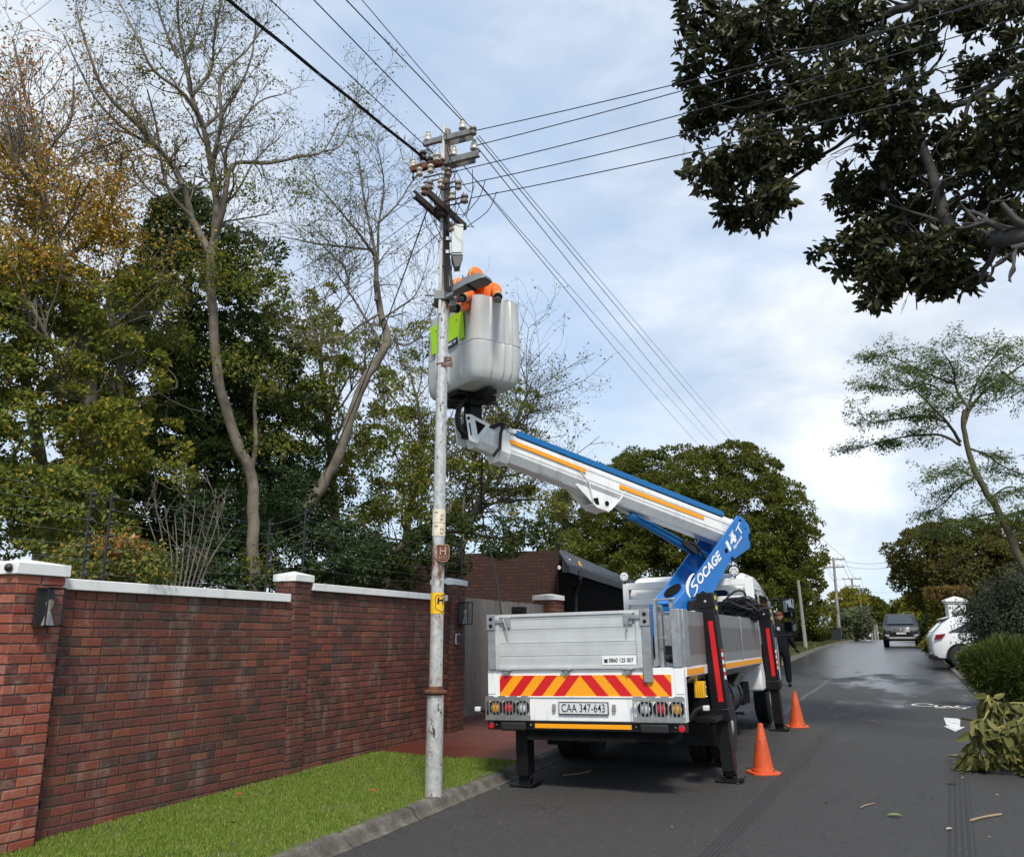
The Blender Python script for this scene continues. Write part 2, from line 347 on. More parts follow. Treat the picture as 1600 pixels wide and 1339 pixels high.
def quads(name, V_, mats, mi=None, parent=None):
    nn = len(V_); me = bpy.data.meshes.new(name); me.vertices.add(nn * 4); me.loops.add(nn * 4); me.polygons.add(nn)
    me.vertices.foreach_set('co', V_.reshape(-1).astype(np.float32)); me.loops.foreach_set('vertex_index', np.arange(nn * 4, dtype=np.int32))
    me.polygons.foreach_set('loop_start', np.arange(0, nn * 4, 4, dtype=np.int32)); me.polygons.foreach_set('loop_total', np.full(nn, 4, dtype=np.int32))
    for q in (mats if isinstance(mats, (list, tuple)) else [mats]): me.materials.append(q)
    if mi is not None: me.polygons.foreach_set('material_index', np.asarray(mi, dtype=np.int32))
    me.update(calc_edges=True); o = bpy.data.objects.new(name, me); COL.objects.link(o)
    if parent: o.parent = parent
    return o
def smp():
    while True:
        y = random.uniform(2.8, 9.62); x = random.uniform(-6.12, -4.11)
        if random.random() < min(1, (9 / max(y, 4)) ** 1.2 * .8): 
            if y > 9.55 and random.random() < .5: continue
            if math.sin(x * 5.1 + 1.3 * math.sin(y * 2.3)) * math.sin(y * 3.7 + x) > .72 and random.random() < .6: continue
            if x > -4.22 and random.random() < .55 + .3 * math.sin(y * 6): continue
            if x < -6.03 and random.random() < .5: continue
            return x, y
gr = quads('grass', blades(115000, smp, lz), grassm); struct(gr, 'stuff')
# --- brick-paved driveway
pav, n, b = newmat('red clay pavers')
bt = n.nodes.new('ShaderNodeTexBrick'); n.links.new(mapped(n, (1, 1, 1), rot=(0, 0, R(45))), bt.inputs['Vector']); bt.inputs['Scale'].default_value = 1
bt.inputs['Brick Width'].default_value = .22; bt.inputs['Row Height'].default_value = .075; bt.inputs['Mortar Size'].default_value = .004; bt.inputs['Bias'].default_value = 0
bt.inputs['Color1'].default_value = (.135, .035, .022, 1); bt.inputs['Color2'].default_value = (.085, .026, .019, 1); bt.inputs['Mortar'].default_value = (.045, .022, .016, 1)
sx = n.nodes.new('ShaderNodeSeparateXYZ'); t_ = n.nodes.new('ShaderNodeTexCoord'); n.links.new(t_.outputs['Object'], sx.inputs[0])
wt = nmath(n, 'SUBTRACT', 1.0, nmath(n, 'MULTIPLY', nmath(n, 'SUBTRACT', sx.outputs[1], 10.2), .9), True)
c = mix(n, nmath(n, 'MULTIPLY', wt, .75), bt.outputs['Color'], (.105, .018, .008)); c = mix(n, .35, c, ramp(n, noise(n, 3, 6), [(.3, (.04, .02, .015)), (.7, (.2, .06, .035))]))
n.links.new(c, b.inputs['Base Color']); n.links.new(nmath(n, 'SUBTRACT', .75, nmath(n, 'MULTIPLY', wt, .38)), b.inputs['Roughness']); bump(n, b, bt.outputs['Fac'], -.35, .004)
dw = grid_sheet('driveway', [-9.0, -6.2, -5.2, -4.13], list(np.arange(9.6, 24.1, .6)), lambda x, y: zg(y) + .102, pav); struct(dw)
# --- verges further up the street
vg = leafmat('verge grass blades', [(.05, .075, .02), (.08, .11, .03), (.12, .12, .05), (.17, .14, .07)], .6, .2)
def vs1(): y = 24 + (random.random() ** 1.6) * 60; return random.uniform(-7.5, -4.12), y
def vs2(): y = 14 + (random.random() ** 1.5) * 60; return random.uniform(1.42, 3.2), y
vgr = quads('verge_grass', np.concatenate([blades(22000, vs1, lambda x, y: zg(y) + .09, (.06, .16), .012, .9), blades(9000, vs2, lambda x, y: zg(y) + .06, (.04, .12), .008, .9)]), vg); struct(vgr, 'stuff')
mb = MB()
vl = grid_sheet('verge', [-9, -6, -4.13], list(np.arange(24, 120, 3.0)), lambda x, y: zg(y) + .10, turf); struct(vl)
# --- far hills
mb = MB(); px_ = 1200; vs = []
hillm = mat('far blue hill', (.10, .13, .16), .95, var=.1, scale=.01)
for i in range(41):
    a = R(-90 + i * 4.5); d = 1700; h = (28 + 16 * math.sin(i * .9) + 10 * math.sin(i * 2.3 + 1)) * math.sin(math.pi * i / 40) ** .5; vs += [(math.sin(a) * d, math.cos(a) * d, -5), (math.sin(a) * (d + 180), math.cos(a) * (d + 180), 1.7 + h)]
mb.add(vs, [(2 * i, 2 * i + 2, 2 * i + 3, 2 * i + 1) for i in range(40)]); mb.add([(v[0] * 1.3, v[1] * 1.3, -5) for v in vs[::2]] + [vs[i] for i in range(1, 82, 2)], [(i + 1, i, 41 + i, 42 + i) for i in range(40)])
struct(mb.build('hills', hillm))
# ================================================================== BRICKWORK
WX = -6.10
brk, n, b = newmat('face brick')
g_ = n.nodes.new('ShaderNodeNewGeometry')
c = ramp(n, g_.outputs['Random Per Island'], [(0, (0.252, 0.070, 0.041)), (.14, (0.185, 0.055, 0.036)), (.30, (0.168, 0.053, 0.040)), (.46, (0.126, 0.046, 0.034)), (.60, (0.202, 0.062, 0.041)), (.72, (0.101, 0.049, 0.038)), (.83, (0.071, 0.048, 0.039)), (.92, (0.286, 0.088, 0.045)), (1, (0.151, 0.088, 0.054))])
st = noise(n, 1.1, 6, rough=.6); c = mix(n, nmath(n, 'MULTIPLY', ramp(n, st, [(.42, (0, 0, 0)), (.66, (1, 1, 1))]), .55), c, (.048, .032, .022))
ef = noise(n, 5, 9, mapped(n, (1, 1, .35)), .72); c = mix(n, nmath(n, 'MULTIPLY', ramp(n, ef, [(.53, (0, 0, 0)), (.66, (1, 1, 1))]), .42), c, (.34, .28, .25))
c = mix(n, nmath(n, 'MULTIPLY', noise(n, 45, 6), .4), c, (.05, .025, .019)); n.links.new(c, b.inputs['Base Color'])
b.inputs['Roughness'].default_value = .82; b.inputs['Specular IOR Level'].default_value = .35; bump(n, b, nmath(n, 'ADD', noise(n, 55, 8), nmath(n, 'MULTIPLY', noise(n, 14, 4), .8)), .8, .008)
brk2, n, b = newmat('orange-red face brick')
g_ = n.nodes.new('ShaderNodeNewGeometry')
c = ramp(n, g_.outputs['Random Per Island'], [(0, (.30, .075, .04)), (.25, (.24, .052, .03)), (.5, (.34, .11, .065)), (.7, (.19, .042, .028)), (.88, (.13, .045, .035)), (1, (.36, .15, .10))])
ef = noise(n, 7, 9, None, .7); c = mix(n, nmath(n, 'MULTIPLY', ramp(n, ef, [(.5, (0, 0, 0)), (.68, (1, 1, 1))]), .5), c, (.42, .27, .22)); n.links.new(c, b.inputs['Base Color'])
b.inputs['Roughness'].default_value = .85; bump(n, b, noise(n, 60, 8), .8, .008)
mort = mat('mortar', (.17, .145, .115), .95, var=.4, scale=14, bmp=.6, bscale=90)
mort2 = mat('pale mortar', (.20, .17, .135), .95, var=.3, scale=14, bmp=.6, bscale=90)
white = mat('white painted plaster', (.80, .80, .77), .7, var=.04, scale=3, bmp=.25, bscale=25, dirt=.25)
CH, BL, JT = .0735, .205, .0115
def bricks(mb, org, ax, nrm, length, height, off=.014, half=True, course0=0, CHh=CH, BLl=BL, miss=0):
    """courses of separate chamfered bricks standing off a mortar face; org = lower left corner"""
    org = Vector(org); ax = Vector(ax).normalized(); nrm = Vector(nrm).normalized(); up = Vector((0, 0, 1)); rows = int(height / CHh + .5)
    for r_ in range(rows):
        u = 0.0; first = BLl * (.5 if (r_ + course0) % 2 else 1)
        while u < length - .015:
            bl = first if u == 0 else (BLl if random.random() < .78 else BLl * .5); u1 = min(u + bl, length)
            if length - u1 < .03: u1 = length
            d = off + random.uniform(-.003, .003); j = JT / 2; e = .004; z0 = r_ * CHh + j + random.uniform(-.0015, .0015); z1 = (r_ + 1) * CHh - j + random.uniform(-.0015, .0015)
            a0, a1 = u + (j if u > 0 else 0), u1 - (j if u1 < length else 0)
            def q(a, z, k): return org + ax * a + up * z + nrm * k
            vs = [q(a0, z0, -.005), q(a1, z0, -.005), q(a1, z1, -.005), q(a0, z1, -.005), q(a0, z0, d - e), q(a1, z0, d - e), q(a1, z1, d - e), q(a0, z1, d - e), q(a0 + e, z0 + e, d), q(a1 - e, z0 + e, d), q(a1 - e, z1 - e, d), q(a0 + e, z1 - e, d)]
            mb.add(vs, [(0, 1, 5, 4), (1, 2, 6, 5), (2, 3, 7, 6), (3, 0, 4, 7), (4, 5, 9, 8), (5, 6, 10, 9), (6, 7, 11, 10), (7, 4, 8, 11), (8, 9, 10, 11)])
            u = u1
K = 6.10 / 5.85
def wz(z): return 1.7 + (z - 1.7) * K
def wy(y): return y * K
def pier(name, y0, y1, xf, xb, ztop, parent, bm, mm, cap=(.03, .09)):
    z0 = zg(y0) - .05
    m1 = MB(); m1.box(xb + .012, xf - .010, y0 + .010, y1 - .010, z0, ztop); core = m1.build(name, mm, parent)
    m2 = MB(); h = ztop - z0
    def sh(o, a, nn, L_): bricks(m2, o, a, nn, L_, h, course0=0, CHh=h / round(h / CH))
    sh((xf - .010, y0, z0), (0, 1, 0), (1, 0, 0), y1 - y0); sh((xb, y0 + .010, z0), (1, 0, 0), (0, -1, 0), xf - xb); sh((xf, y1 - .010, z0), (-1, 0, 0), (0, 1, 0), xf - xb)
    m2.build('brickwork', bm, core)
    m3 = MB(); o, t = cap; a0, a1, b0, b1 = xb - o, xf + o, y0 - o, y1 + o
    m3.add([(a0, b0, ztop), (a1, b0, ztop), (a1, b1, ztop), (a0, b1, ztop), (a0, b0, ztop + t), (a1, b0, ztop + t), (a1, b1, ztop + t), (a0, b1, ztop + t), ((a0 + a1) / 2, (b0 + b1) / 2, ztop + t + .045)],
           [(3, 2, 1, 0), (0, 1, 5, 4), (1, 2, 6, 5), (2, 3, 7, 6), (3, 0, 4, 7), (4, 5, 8), (5, 6, 8), (6, 7, 8), (7, 4, 8)])
    m3.build('cap', white, parent, bevel=.005); return core
wall = empty('boundary_wall', (WX, 8, zg(8))); tag(wall, 'red brick garden wall with white coping and white capped piers beside the lawn', 'wall')
P1 = dict(y0=onX(28, 880, WX + .12).y + .025, y1=onX(111, 890, WX + .12).y - .025)
pier('pier', P1['y0'], P1['y1'], WX + .10, WX - .34, wz(2.139), wall, brk2, mort2, (.025, .088))
def panel(y0, y1, ztop, xf):
    z0 = zg(y0) - .05; m1 = MB(); m1.box(xf - .2, xf - .010, y0, y1, z0, ztop); core = m1.build('wall_panel', mort, wall)
    m2 = MB(); h = ztop - z0; bricks(m2, (xf - .010, y0, z0), (0, 1, 0), (1, 0, 0), y1 - y0, h, CHh=h / round(h / CH)); m2.build('brickwork', brk, core)
    return core
P2 = dict(y0=onX(462, 905, WX + .03).y + .02, y1=onX(491, 905, WX + .03).y - .02)
panel(P1['y1'] - .01, P2['y0'] - .002, wz(2.051), WX)
m = MB(); m.box(WX - .24, WX + .035, P1['y1'] - .005, onX(455, 935, WX + .035).y, wz(2.053), wz(2.136)); m.build('coping', white, wall, bevel=.006)
pier('pier', P2['y0'], P2['y1'], WX + .012, WX - .26, wz(2.276), wall, brk, mort, (.022, .075))
panel(P2['y1'] - .01, onX(708, 912, WX + .06).y + .028, wz(2.190), WX - .02)
m = MB(); m.box(WX - .25, WX + .03, P2['y1'] + .018, onX(700, 935, WX + .03).y, wz(2.191), wz(2.270)); m.build('coping', white, wall, bevel=.006)
pier('pier', onX(708, 912, WX + .06).y + .03, onX(731, 912, WX + .06).y - .03, WX + .03, WX - .30, wz(2.425), wall, brk, mort, (.03, .075)); rebase(wall)
gp = empty('gate_pier', (WX, 17, zg(17))); tag(gp, 'brick gate pier with white cap at the far side of the wooden gate', 'gate pier')
pier('pier', wy(15.2), wy(15.8), WX - .0, WX - .45, wz(2.37), gp, brk, mort, (.03, .09)); rebase(gp)
# --- wooden driveway gate
wood, n, b = newmat('weathered grey timber'); g_ = n.nodes.new('ShaderNodeNewGeometry')
c = ramp(n, g_.outputs['Random Per Island'], [(0, (.11, .10, .09)), (.5, (.19, .175, .155)), (1, (.26, .24, .21))]); gn = noise(n, 20, 6, mapped(n, (6, 6, .35)), .6)
c = mix(n, .6, c, ramp(n, gn, [(.3, (.06, .055, .05)), (.7, (.24, .22, .20))])); n.links.new(c, b.inputs['Base Color']); b.inputs['Roughness'].default_value = .8; bump(n, b, gn, .5, .004)
gate = empty('driveway_gate', (WX - .2, 14, zg(14))); tag(gate, 'weathered grey vertical timber driveway gate between the brick piers', 'gate')
mb = MB(); y = wy(11.52) + .02; y1 = wy(15.2) - .02; gx = WX - .25
while y < y1:
    wdt = random.uniform(.085, .11); mb.box(gx - .012 + random.uniform(-.002, .002), gx + .012, y, min(y + wdt - .014, y1), .50, wz(2.283) + random.uniform(-.006, .006)); y += wdt
mb.build('planks', wood, gate); dm = mat('dark gate frame', (.03, .03, .03), .6)
mb = MB(); mb.box(gx - .06, gx - .014, wy(11.54), y1, .62, .70); mb.box(gx - .06, gx - .014, wy(11.54), y1, 2.1, 2.17); mb.box(gx - .06, gx - .014, wy(11.54), wy(11.54) + .06, .5, 2.25); mb.build('gate_frame', dm, gate); rebase(gate)
# --- wall lamps
blk = mat('black powder-coated metal', (.018, .018, .018), .45, var=.2, scale=8)
def glassmat(name, tint=(.6, .65, .65), alpha=.25):
    m, n, b = newmat(name); b.inputs['Base Color'].default_value = (*tint, 1); b.inputs['Roughness'].default_value = .05; b.inputs['Alpha'].default_value = alpha; return m
lglass = glassmat('lamp glass', (.05, .06, .06), .10); bulbm = glassmat('bulb glass', (.8, .75, .6), .35)
def wall_lamp(y, z0, z1, x, label, sc=1, tilt=0):
    r_ = empty('wall_lamp', (x, y, z0)); tag(r_, label, 'wall lamp', 'wall lamps'); h = z1 - z0; w_ = h * .52; d = h * .48
    m = MB(); m.box(0, .012, -w_ / 2, w_ / 2, 0, h); m.build('backplate', blk, r_, bevel=.002)
    m = MB(); t = .010
    for sy in (-1, 1):
        m.box(d - t, d, sy * w_ / 2 - t * (sy > 0), sy * w_ / 2 + t * (sy < 0), 0, h)
    for z in (0, h - t * 1.2): m.box(.012, d, -w_ / 2, -w_ / 2 + t, z, z + t * 1.2); m.box(.012, d, w_ / 2 - t, w_ / 2, z, z + t * 1.2); m.box(d - t, d - .001, -w_ / 2 + t, w_ / 2 - t, z, z + t * 1.2)
    m.box(.012, d - .001, -w_ / 2 + t, w_ / 2 - t, .001, .008); m.box(.012, d - .001, -w_ / 2 + t, w_ / 2 - t, h - .010, h - .002); fr = m.build('frame', blk, r_)
    m = MB(); m.box(d - .006, d - .004, -w_ / 2 + t, w_ / 2 - t, .012, h - .012); m.box(.014, d - t, -w_ / 2 + .003, -w_ / 2 + .005, .012, h - .012); m.box(.014, d - t, w_ / 2 - .005, w_ / 2 - .003, .012, h - .012); m.build('glass', lglass, fr)
    m = MB(); m.lathe([(.045 * h / .3, .01), (.045 * h / .3, .012), (.018 * h / .3, h * .36), (.012, h * .38)], (d * .5, 0, .0), 4); m.build('bulb_holder', mat('grey lamp holder', (.35, .35, .34), .5), r_)
    m = MB(); m.lathe([(.010, 0), (.014, .015), (.028 * h / .3, .05), (.030 * h / .3, .07), (.022 * h / .3, .09), (.003, .1)], (d * .5, 0, h * .38), 14); m.build('bulb', bulbm, r_, smooth=True); return r_
wall_lamp((P1['y0'] + P1['y1']) / 2 + .03, wz(1.77), wz(2.05), WX + .112, 'black glass-fronted box lamp on the near red brick pier at the left edge')
wall_lamp(onX(720, 950, WX + .045).y, wz(1.87), wz(2.19), WX + .045, 'black box lamp on the brick pier next to the wooden gate')
wz_ = wz(1.7)
m = MB(); m.box(0, .02, -.07, .07, 0, .15); m.box(.02, .03, -.055, .055, .012, .138, 1); o = m.build('intercom', [mat('intercom white rim', (.6, .6, .58), .5), blk], None, bevel=.003); o.location = (WX + .044, onX(715, 997, WX + .05).y, wz(1.60)); tag(o, 'small white rimmed intercom panel on the brick pier under the black box lamp', 'intercom')
# little black alarm beam on the near pier cap
m = MB(); m.lathe([(.03, 0), (.032, .02), (.02, .05), (.004, .06)], (0, 0, 0), 16, 0, (1, -.6, 0)); o = m.build('fence_insulator_knob', blk, None, smooth=True); o.location = (WX + .03, P1['y0'] - .03, wz(2.139) + .045); tag(o, 'round black knob on the white pier cap at the left edge', 'insulator')
# ================================================================== ELECTRIC FENCE
ef = empty('electric_fence', (WX - .12, 8, wz(2.14))); tag(ef, 'thin electric security fence with black posts and wires on top of the brick wall', 'electric fence')
wirem = mat('galvanised fence wire', (.25, .25, .25), .4, .8)
fps = [(5.25, wz(2.14)), (6.05, wz(2.14)), (wy(7.16), wz(2.15)), (wy(8.6), wz(2.27)), (wy(10.2), wz(2.27)), (wy(11.4), wz(2.45))]
fps = [(wy(4.95), wz(2.14)), (wy(5.15), wz(2.14)), (wy(7.16), wz(2.15)), (wy(7.75), wz(2.37)), (wy(11.0), wz(2.37)), (wy(11.55), wz(2.4))]
for y, z in fps:
    m = MB(); m.box(-.008, .008, -.008, .008, -.12, .78)
    for k in range(7): m.lathe([(.008, 0), (.02, .008), (.02, .03), (.008, .04)], (.012, 0, .06 + k * .11), 8, 0, (1, 0, 0))
    o = m.build('fence_post', blk, ef); o.location = (WX - .10, y, z + .0); 
m = MB()
for k in range(7):
    pts = []
    for i in range(len(fps) - 1):
        (ya, za), (yb, zb) = fps[i], fps[i + 1]
        for j in range(6):
            t = j / 6; pts.append((WX - .07, ya + (yb - ya) * t, za + (zb - za) * t + .06 + k * .11 - .02 * math.sin(math.pi * t)))
    pts.append((WX - .07, fps[-1][0], fps[-1][1] + .06 + k * .11)); pts = [(WX - .07, 2, pts[0][2])] + pts
    m.tube(pts, .0016, 4)
m.build('fence_wire', wirem, ef); rebase(ef)
# ================================================================== LIFT TRUCK
TR = Vector((-2.99, 8.54, .192)); RA = R(-1.3)
truck = empty('lift_truck', TR, (0, RA, 0)); tag(truck, 'white flatbed truck with raised blue and white lift boom, chevron tail and red-striped outriggers', 'lift truck')
TMi = (Matrix.Translation(TR) @ Matrix.Rotation(RA, 4, 'Y')).inverted()
def tl(p): return TMi @ Vector(p)
wpaint = mat('white vehicle paint', (.84, .85, .84), .32, var=.05, scale=3, dirt=.30, coat=.3)
alum, n, b = newmat('anodised aluminium side'); b.inputs['Metallic'].default_value = .2; b.inputs['Roughness'].default_value = .5
z_ = mapped(n, (.02, .02, 9)); n.links.new(mix(n, .5, ramp(n, noise(n, 1, 2, z_), [(.4, (.50, .52, .515)), (.6, (.68, .70, .69))]), ramp(n, noise(n, 5, 8), [(.3, (.40, .42, .42)), (.7, (.58, .60, .60))])), b.inputs['Base Color'])
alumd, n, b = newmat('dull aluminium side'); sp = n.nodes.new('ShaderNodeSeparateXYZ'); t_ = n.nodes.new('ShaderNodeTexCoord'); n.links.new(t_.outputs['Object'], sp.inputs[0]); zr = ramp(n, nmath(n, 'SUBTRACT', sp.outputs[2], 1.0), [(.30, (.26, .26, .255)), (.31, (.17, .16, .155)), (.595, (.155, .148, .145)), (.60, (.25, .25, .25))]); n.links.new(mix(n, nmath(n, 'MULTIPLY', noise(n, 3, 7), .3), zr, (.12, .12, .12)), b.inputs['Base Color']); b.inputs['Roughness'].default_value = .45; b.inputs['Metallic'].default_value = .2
galv, n, b = newmat('galvanised steel'); b.inputs['Metallic'].default_value = .6; n.links.new(ramp(n, noise(n, 14, 8, rough=.7), [(.3, (.26, .27, .28)), (.7, (.44, .46, .47))]), b.inputs['Base Color']); b.inputs['Roughness'].default_value = .5
stainless = mat('brushed stainless', (.50, .50, .49), .32, .85, var=.15, scale=20)
blackm = mat('black paint', (.0055, .0055, .006), .5, var=.3, scale=9, bmp=.1, spec=.3)
rubber = mat('black rubber', (.012, .012, .013), .75, var=.3, scale=12)
chass = mat('grimy chassis', (.008, .008, .008), .9, var=.5, scale=6, spec=.15)
blue = mat('blue boom paint', (.012, .16, .50), .33, var=.10, scale=3, dirt=.25, coat=.3)
orange = mat('orange reflective tape', (.92, .36, .005), .4, var=.06, scale=40)
redt = mat('red reflective tape', (.62, .008, .012), .4, var=.06, scale=40)
redl = mat('red lamp lens', (.70, .015, .03), .12, coat=.8); ambl = mat('amber lamp lens', (.85, .36, .01), .12, coat=.8); clrl = mat('clear lamp lens', (.65, .66, .68), .08, coat=.8)
wtxt = mat('white decal', (.85, .85, .85), .4, var=.02); btxt = mat('black decal', (.01, .01, .012), .5, var=.02)
gglass = mat('dark window glass', (.012, .015, .018), .04, spec=.9, coat=1)
steelm = mat('bolt steel', (.45, .45, .45), .35, .9)
T_ = truck
# rear beam
m = MB(); m.box(-1.045, 1.045, 0, .10, .69, 1.195); m.box(-1.045, -.955, -.006, -.001, .95, 1.19); m.box(.955, 1.045, -.006, -.001, .95, 1.19); m.box(-.95, .95, -.012, -.001, .915, .928); rear = m.build('rear_beam', wpaint, T_, bevel=.006)
# chevrons
ch = MB(); x0, x1, z0, z1 = -.908, .918, .925, 1.133
ch.box(x0, x1, -.004, -.0015, z0, z1, 0)
ht = z1 - z0; sl = ht * .52; pw = (x1 - x0) / 16.0
def clipx(x): return min(max(x, x0), x1)
def para(a0, a1, s):           # stripe whose top runs a0..a1 and whose foot is shifted by s
    pts = [(a0, z1), (a1, z1), (a1 + s, z0), (a0 + s, z0)]; outp = []
    def cut(pts, lim, sg):
        o = []
        for i in range(len(pts)):
            p, q = pts[i], pts[(i + 1) % len(pts)]; ip, iq = sg * p[0] <= sg * lim, sg * q[0] <= sg * lim
            if ip: o.append(p)
            if ip != iq: t = (lim - p[0]) / (q[0] - p[0]); o.append((lim, p[1] + (q[1] - p[1]) * t))
        return o
    pts = cut(pts, x1, 1); pts = cut(pts, x0, -1) if pts else pts
    if len(pts) > 2: ch.prism([(p[0], -.006, p[1]) for p in pts], (0, .0015, 0), 1)
cx = (x0 + x1) / 2 - .02; sw = .123
for k in range(5):
    para(cx + 2 * k * sw, cx + (2 * k + 1) * sw, sw * 1.45); para(cx - (2 * k + 1) * sw, cx - 2 * k * sw, -sw * 1.45)
ch.build('chevron_board', [orange, redt], T_)
# tailgate
m = MB(); m.box(-.94, .655, -.012, .03, 1.205, 1.755)
for z in (1.33, 1.46, 1.60, 1.70): m.box(-.90, .60, -.0155, -.013, z, z + .008)
m.box(-.94, -.895, -.03, -.013, 1.205, 1.755); m.box(.60, .655, -.03, -.013, 1.205, 1.755); m.box(-.94, .655, -.028, -.013, 1.195, 1.222); m.box(-.893, .598, -.026, -.013, 1.728, 1.757)
tg = m.build('tailgate', alum, T_, bevel=.003)
m = MB(); m.box(.235, .585, -.021, -.0165, 1.232, 1.315); st_ = m.build('phone_sticker', wtxt, tg)
text_mesh('0860 125 007', .056, (.432, -.022, 1.272), (1, 0, 0), (0, 0, 1), btxt, 'phone_number', st_, sx=.82, font_off=.0012)
m = MB(); m.box(.255, .292, -.0235, -.0215, 1.252, 1.268); m.box(.250, .297, -.0235, -.0215, 1.276, 1.286); m.box(.262, .285, -.0235, -.0215, 1.268, 1.276); m.build('telephone_symbol', btxt, st_)
for x in (-.82, -.155, .50):
    m = MB(); m.box(x - .045, x + .045, -.035, -.002, 1.172, 1.204); m.tube([(x - .05, -.036, 1.188), (x + .05, -.036, 1.188)], .011, 8); m.box(x - .02, x + .02, -.04, -.03, 1.15, 1.19); m.build('hinge', galv, T_, bevel=.002)
for sx_, x in ((-1, -.985), (1, .70)):
    m = MB(); m.box(x - .045, x + .045, -.035, .05, (1.195 if sx_ < 0 else 1.06), 1.752); gpost = m.build('gate_post', galv, T_, bevel=.006)
    m = MB(); m.box(x - .05, x + .05, -.047, -.036, 1.60, 1.762); bk = m.build('latch_plate', galv, gpost, bevel=.003)
    [MB().lathe([(.019, 0), (.019, .008), (.008, .012)], (x, -.047, z), 12, 0, (0, -1, 0)).build('bolt', blackm, gpost) for z in (1.645, 1.715)]
    x2 = x - sx_ * .05; m = MB(); m.box(x2, x2 - sx_ * .10, -.05, -.036, 1.672, 1.71); m.box(x2 - sx_ * .08, x2 - sx_ * .17, -.034, -.024, 1.62, 1.73); m.tube(smoothpts([(x2 - sx_ * .10, -.055, 1.70), (x2 - sx_ * .125, -.06, 1.64), (x2 - sx_ * (.16 if sx_ < 0 else .13), -.06, 1.545)], 4), .008, 8); m.build('latch_handle', galv, gpost, bevel=.002)
m = MB(); m.box(.948, 1.04, -.012, .10, 1.197, 1.755); m.box(.985, 1.055, .10, .30, 1.2, 1.755); m.build('corner_post', galv, T_, bevel=.006)
# access gap: step frame, chequer plate
m = MB()
m.box(.77, .80, .02, .12, 1.22, 1.86); m.box(.77, 1.0, .03, .07, 1.845, 1.862); m.box(.93, .965, .05, .12, 1.76, 1.86); m.box(.80, .945, .04, .055, 1.475, 1.485); m.box(.76, .83, .12, .2, 1.2, 1.80); m.build('access_rail', galv, T_, bevel=.003)
cheq, n, b = newmat('chequer plate'); v = n.nodes.new('ShaderNodeTexVoronoi'); v.inputs['Scale'].default_value = 38; n.links.new(mapped(n, (1, 1, .6), rot=(0, R(45), 0)), v.inputs['Vector'])
b.inputs['Metallic'].default_value = .7; b.inputs['Roughness'].default_value = .4; n.links.new(ramp(n, v.outputs['Distance'], [(.1, (.62, .64, .65)), (.45, (.40, .42, .43))]), b.inputs['Base Color']); bump(n, b, v.outputs['Distance'], -.8, .01)
m = MB(); m.box(.60, 1.0, .9, .93, 1.40, 1.745); m.box(.60, 1.0, .93, 2.0, 1.72, 1.745); m.box(.58, 1.01, .88, .92, 1.745, 1.76); m.build('tool_box', cheq, T_, bevel=.004)
m = MB(); m.tube([(.78, .55, 1.27), (1.0, .55, 1.27)], .045, 12); m.tube([(.70, .7, 1.27), (1.0, .7, 1.28)], .04, 12); m.build('hose_reel', rubber, T_, smooth=True)
# bed floor, sides
m = MB(); m.box(-1.03, 1.03, .10, 5.12, 1.12, 1.20); m.build('bed_floor', galv, T_)
for s in (1, -1):
    m = MB(); m.box(s * 1.03, s * 1.052, .1, 5.14, 1.105, 1.197); rl = m.build('side_rail', wpaint, T_, bevel=.003)
    m = MB(); m.add([(s * 1.05, .3, 1.104), (s * 1.05, 5.14, 1.104), (s * .93, 5.05, 1.02), (s * .93, .3, 1.02), (s * .80, .3, 1.104), (s * .80, 5.1, 1.104)], [(0, 1, 2, 3), (3, 2, 5, 4)]); m.build('rail_skirt', galv, rl)
    m = MB(); m.box(s * 1.053, s * 1.056, .11, .92, 1.118, 1.178); m.box(s * 1.053, s * 1.056, 1.75, 5.08, 1.118, 1.178); m.build('side_reflective_stripe', orange, rl)
    m = MB()
    for a, b_ in ((.31, 1.18), (1.22, 3.43), (3.50, 5.06)):
        m.box(s * 1.02, s * 1.045, a, b_, 1.20, 1.745)
        m.box(s * 1.046, s * 1.056, a, a + .03, 1.2, 1.745); m.box(s * 1.046, s * 1.056, b_ - .03, b_, 1.2, 1.745)
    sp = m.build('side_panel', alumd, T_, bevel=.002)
    for v_ in (1.20, 3.465, 5.09): MB().box(s * 1.0, s * 1.058, v_ - .025, v_ + .025, 1.2, 1.75).build('side_post', galv, T_, bevel=.003)
m = MB(); m.box(-1.01, 1.01, 5.05, 5.08, 1.2, 1.6); m.build('bed_front_panel', alum, T_)
# number plate
m = MB(); m.box(-.252, .278, -.022, -.013, .752, .875); pl = m.build('number_plate', btxt, T_, bevel=.006)
m = MB(); m.box(-.242, .268, -.0245, -.0225, .762, .865); m.build('plate_face', mat('silver plate face', (.62, .65, .66), .35, var=.05, scale=30), pl)
text_mesh('CAA 347-643', .112, (.013, -.0255, .812), (1, 0, 0), (0, 0, 1), btxt, 'plate_text', pl, sx=.70, font_off=.0005, space=1.06)
for x in (-.30, .335):
    m = MB(); m.box(x - .018, x + .018, -.03, -.013, .785, .855); m.build('plate_lamp', mat('grey lamp housing', (.25, .25, .25), .4), T_, bevel=.006)
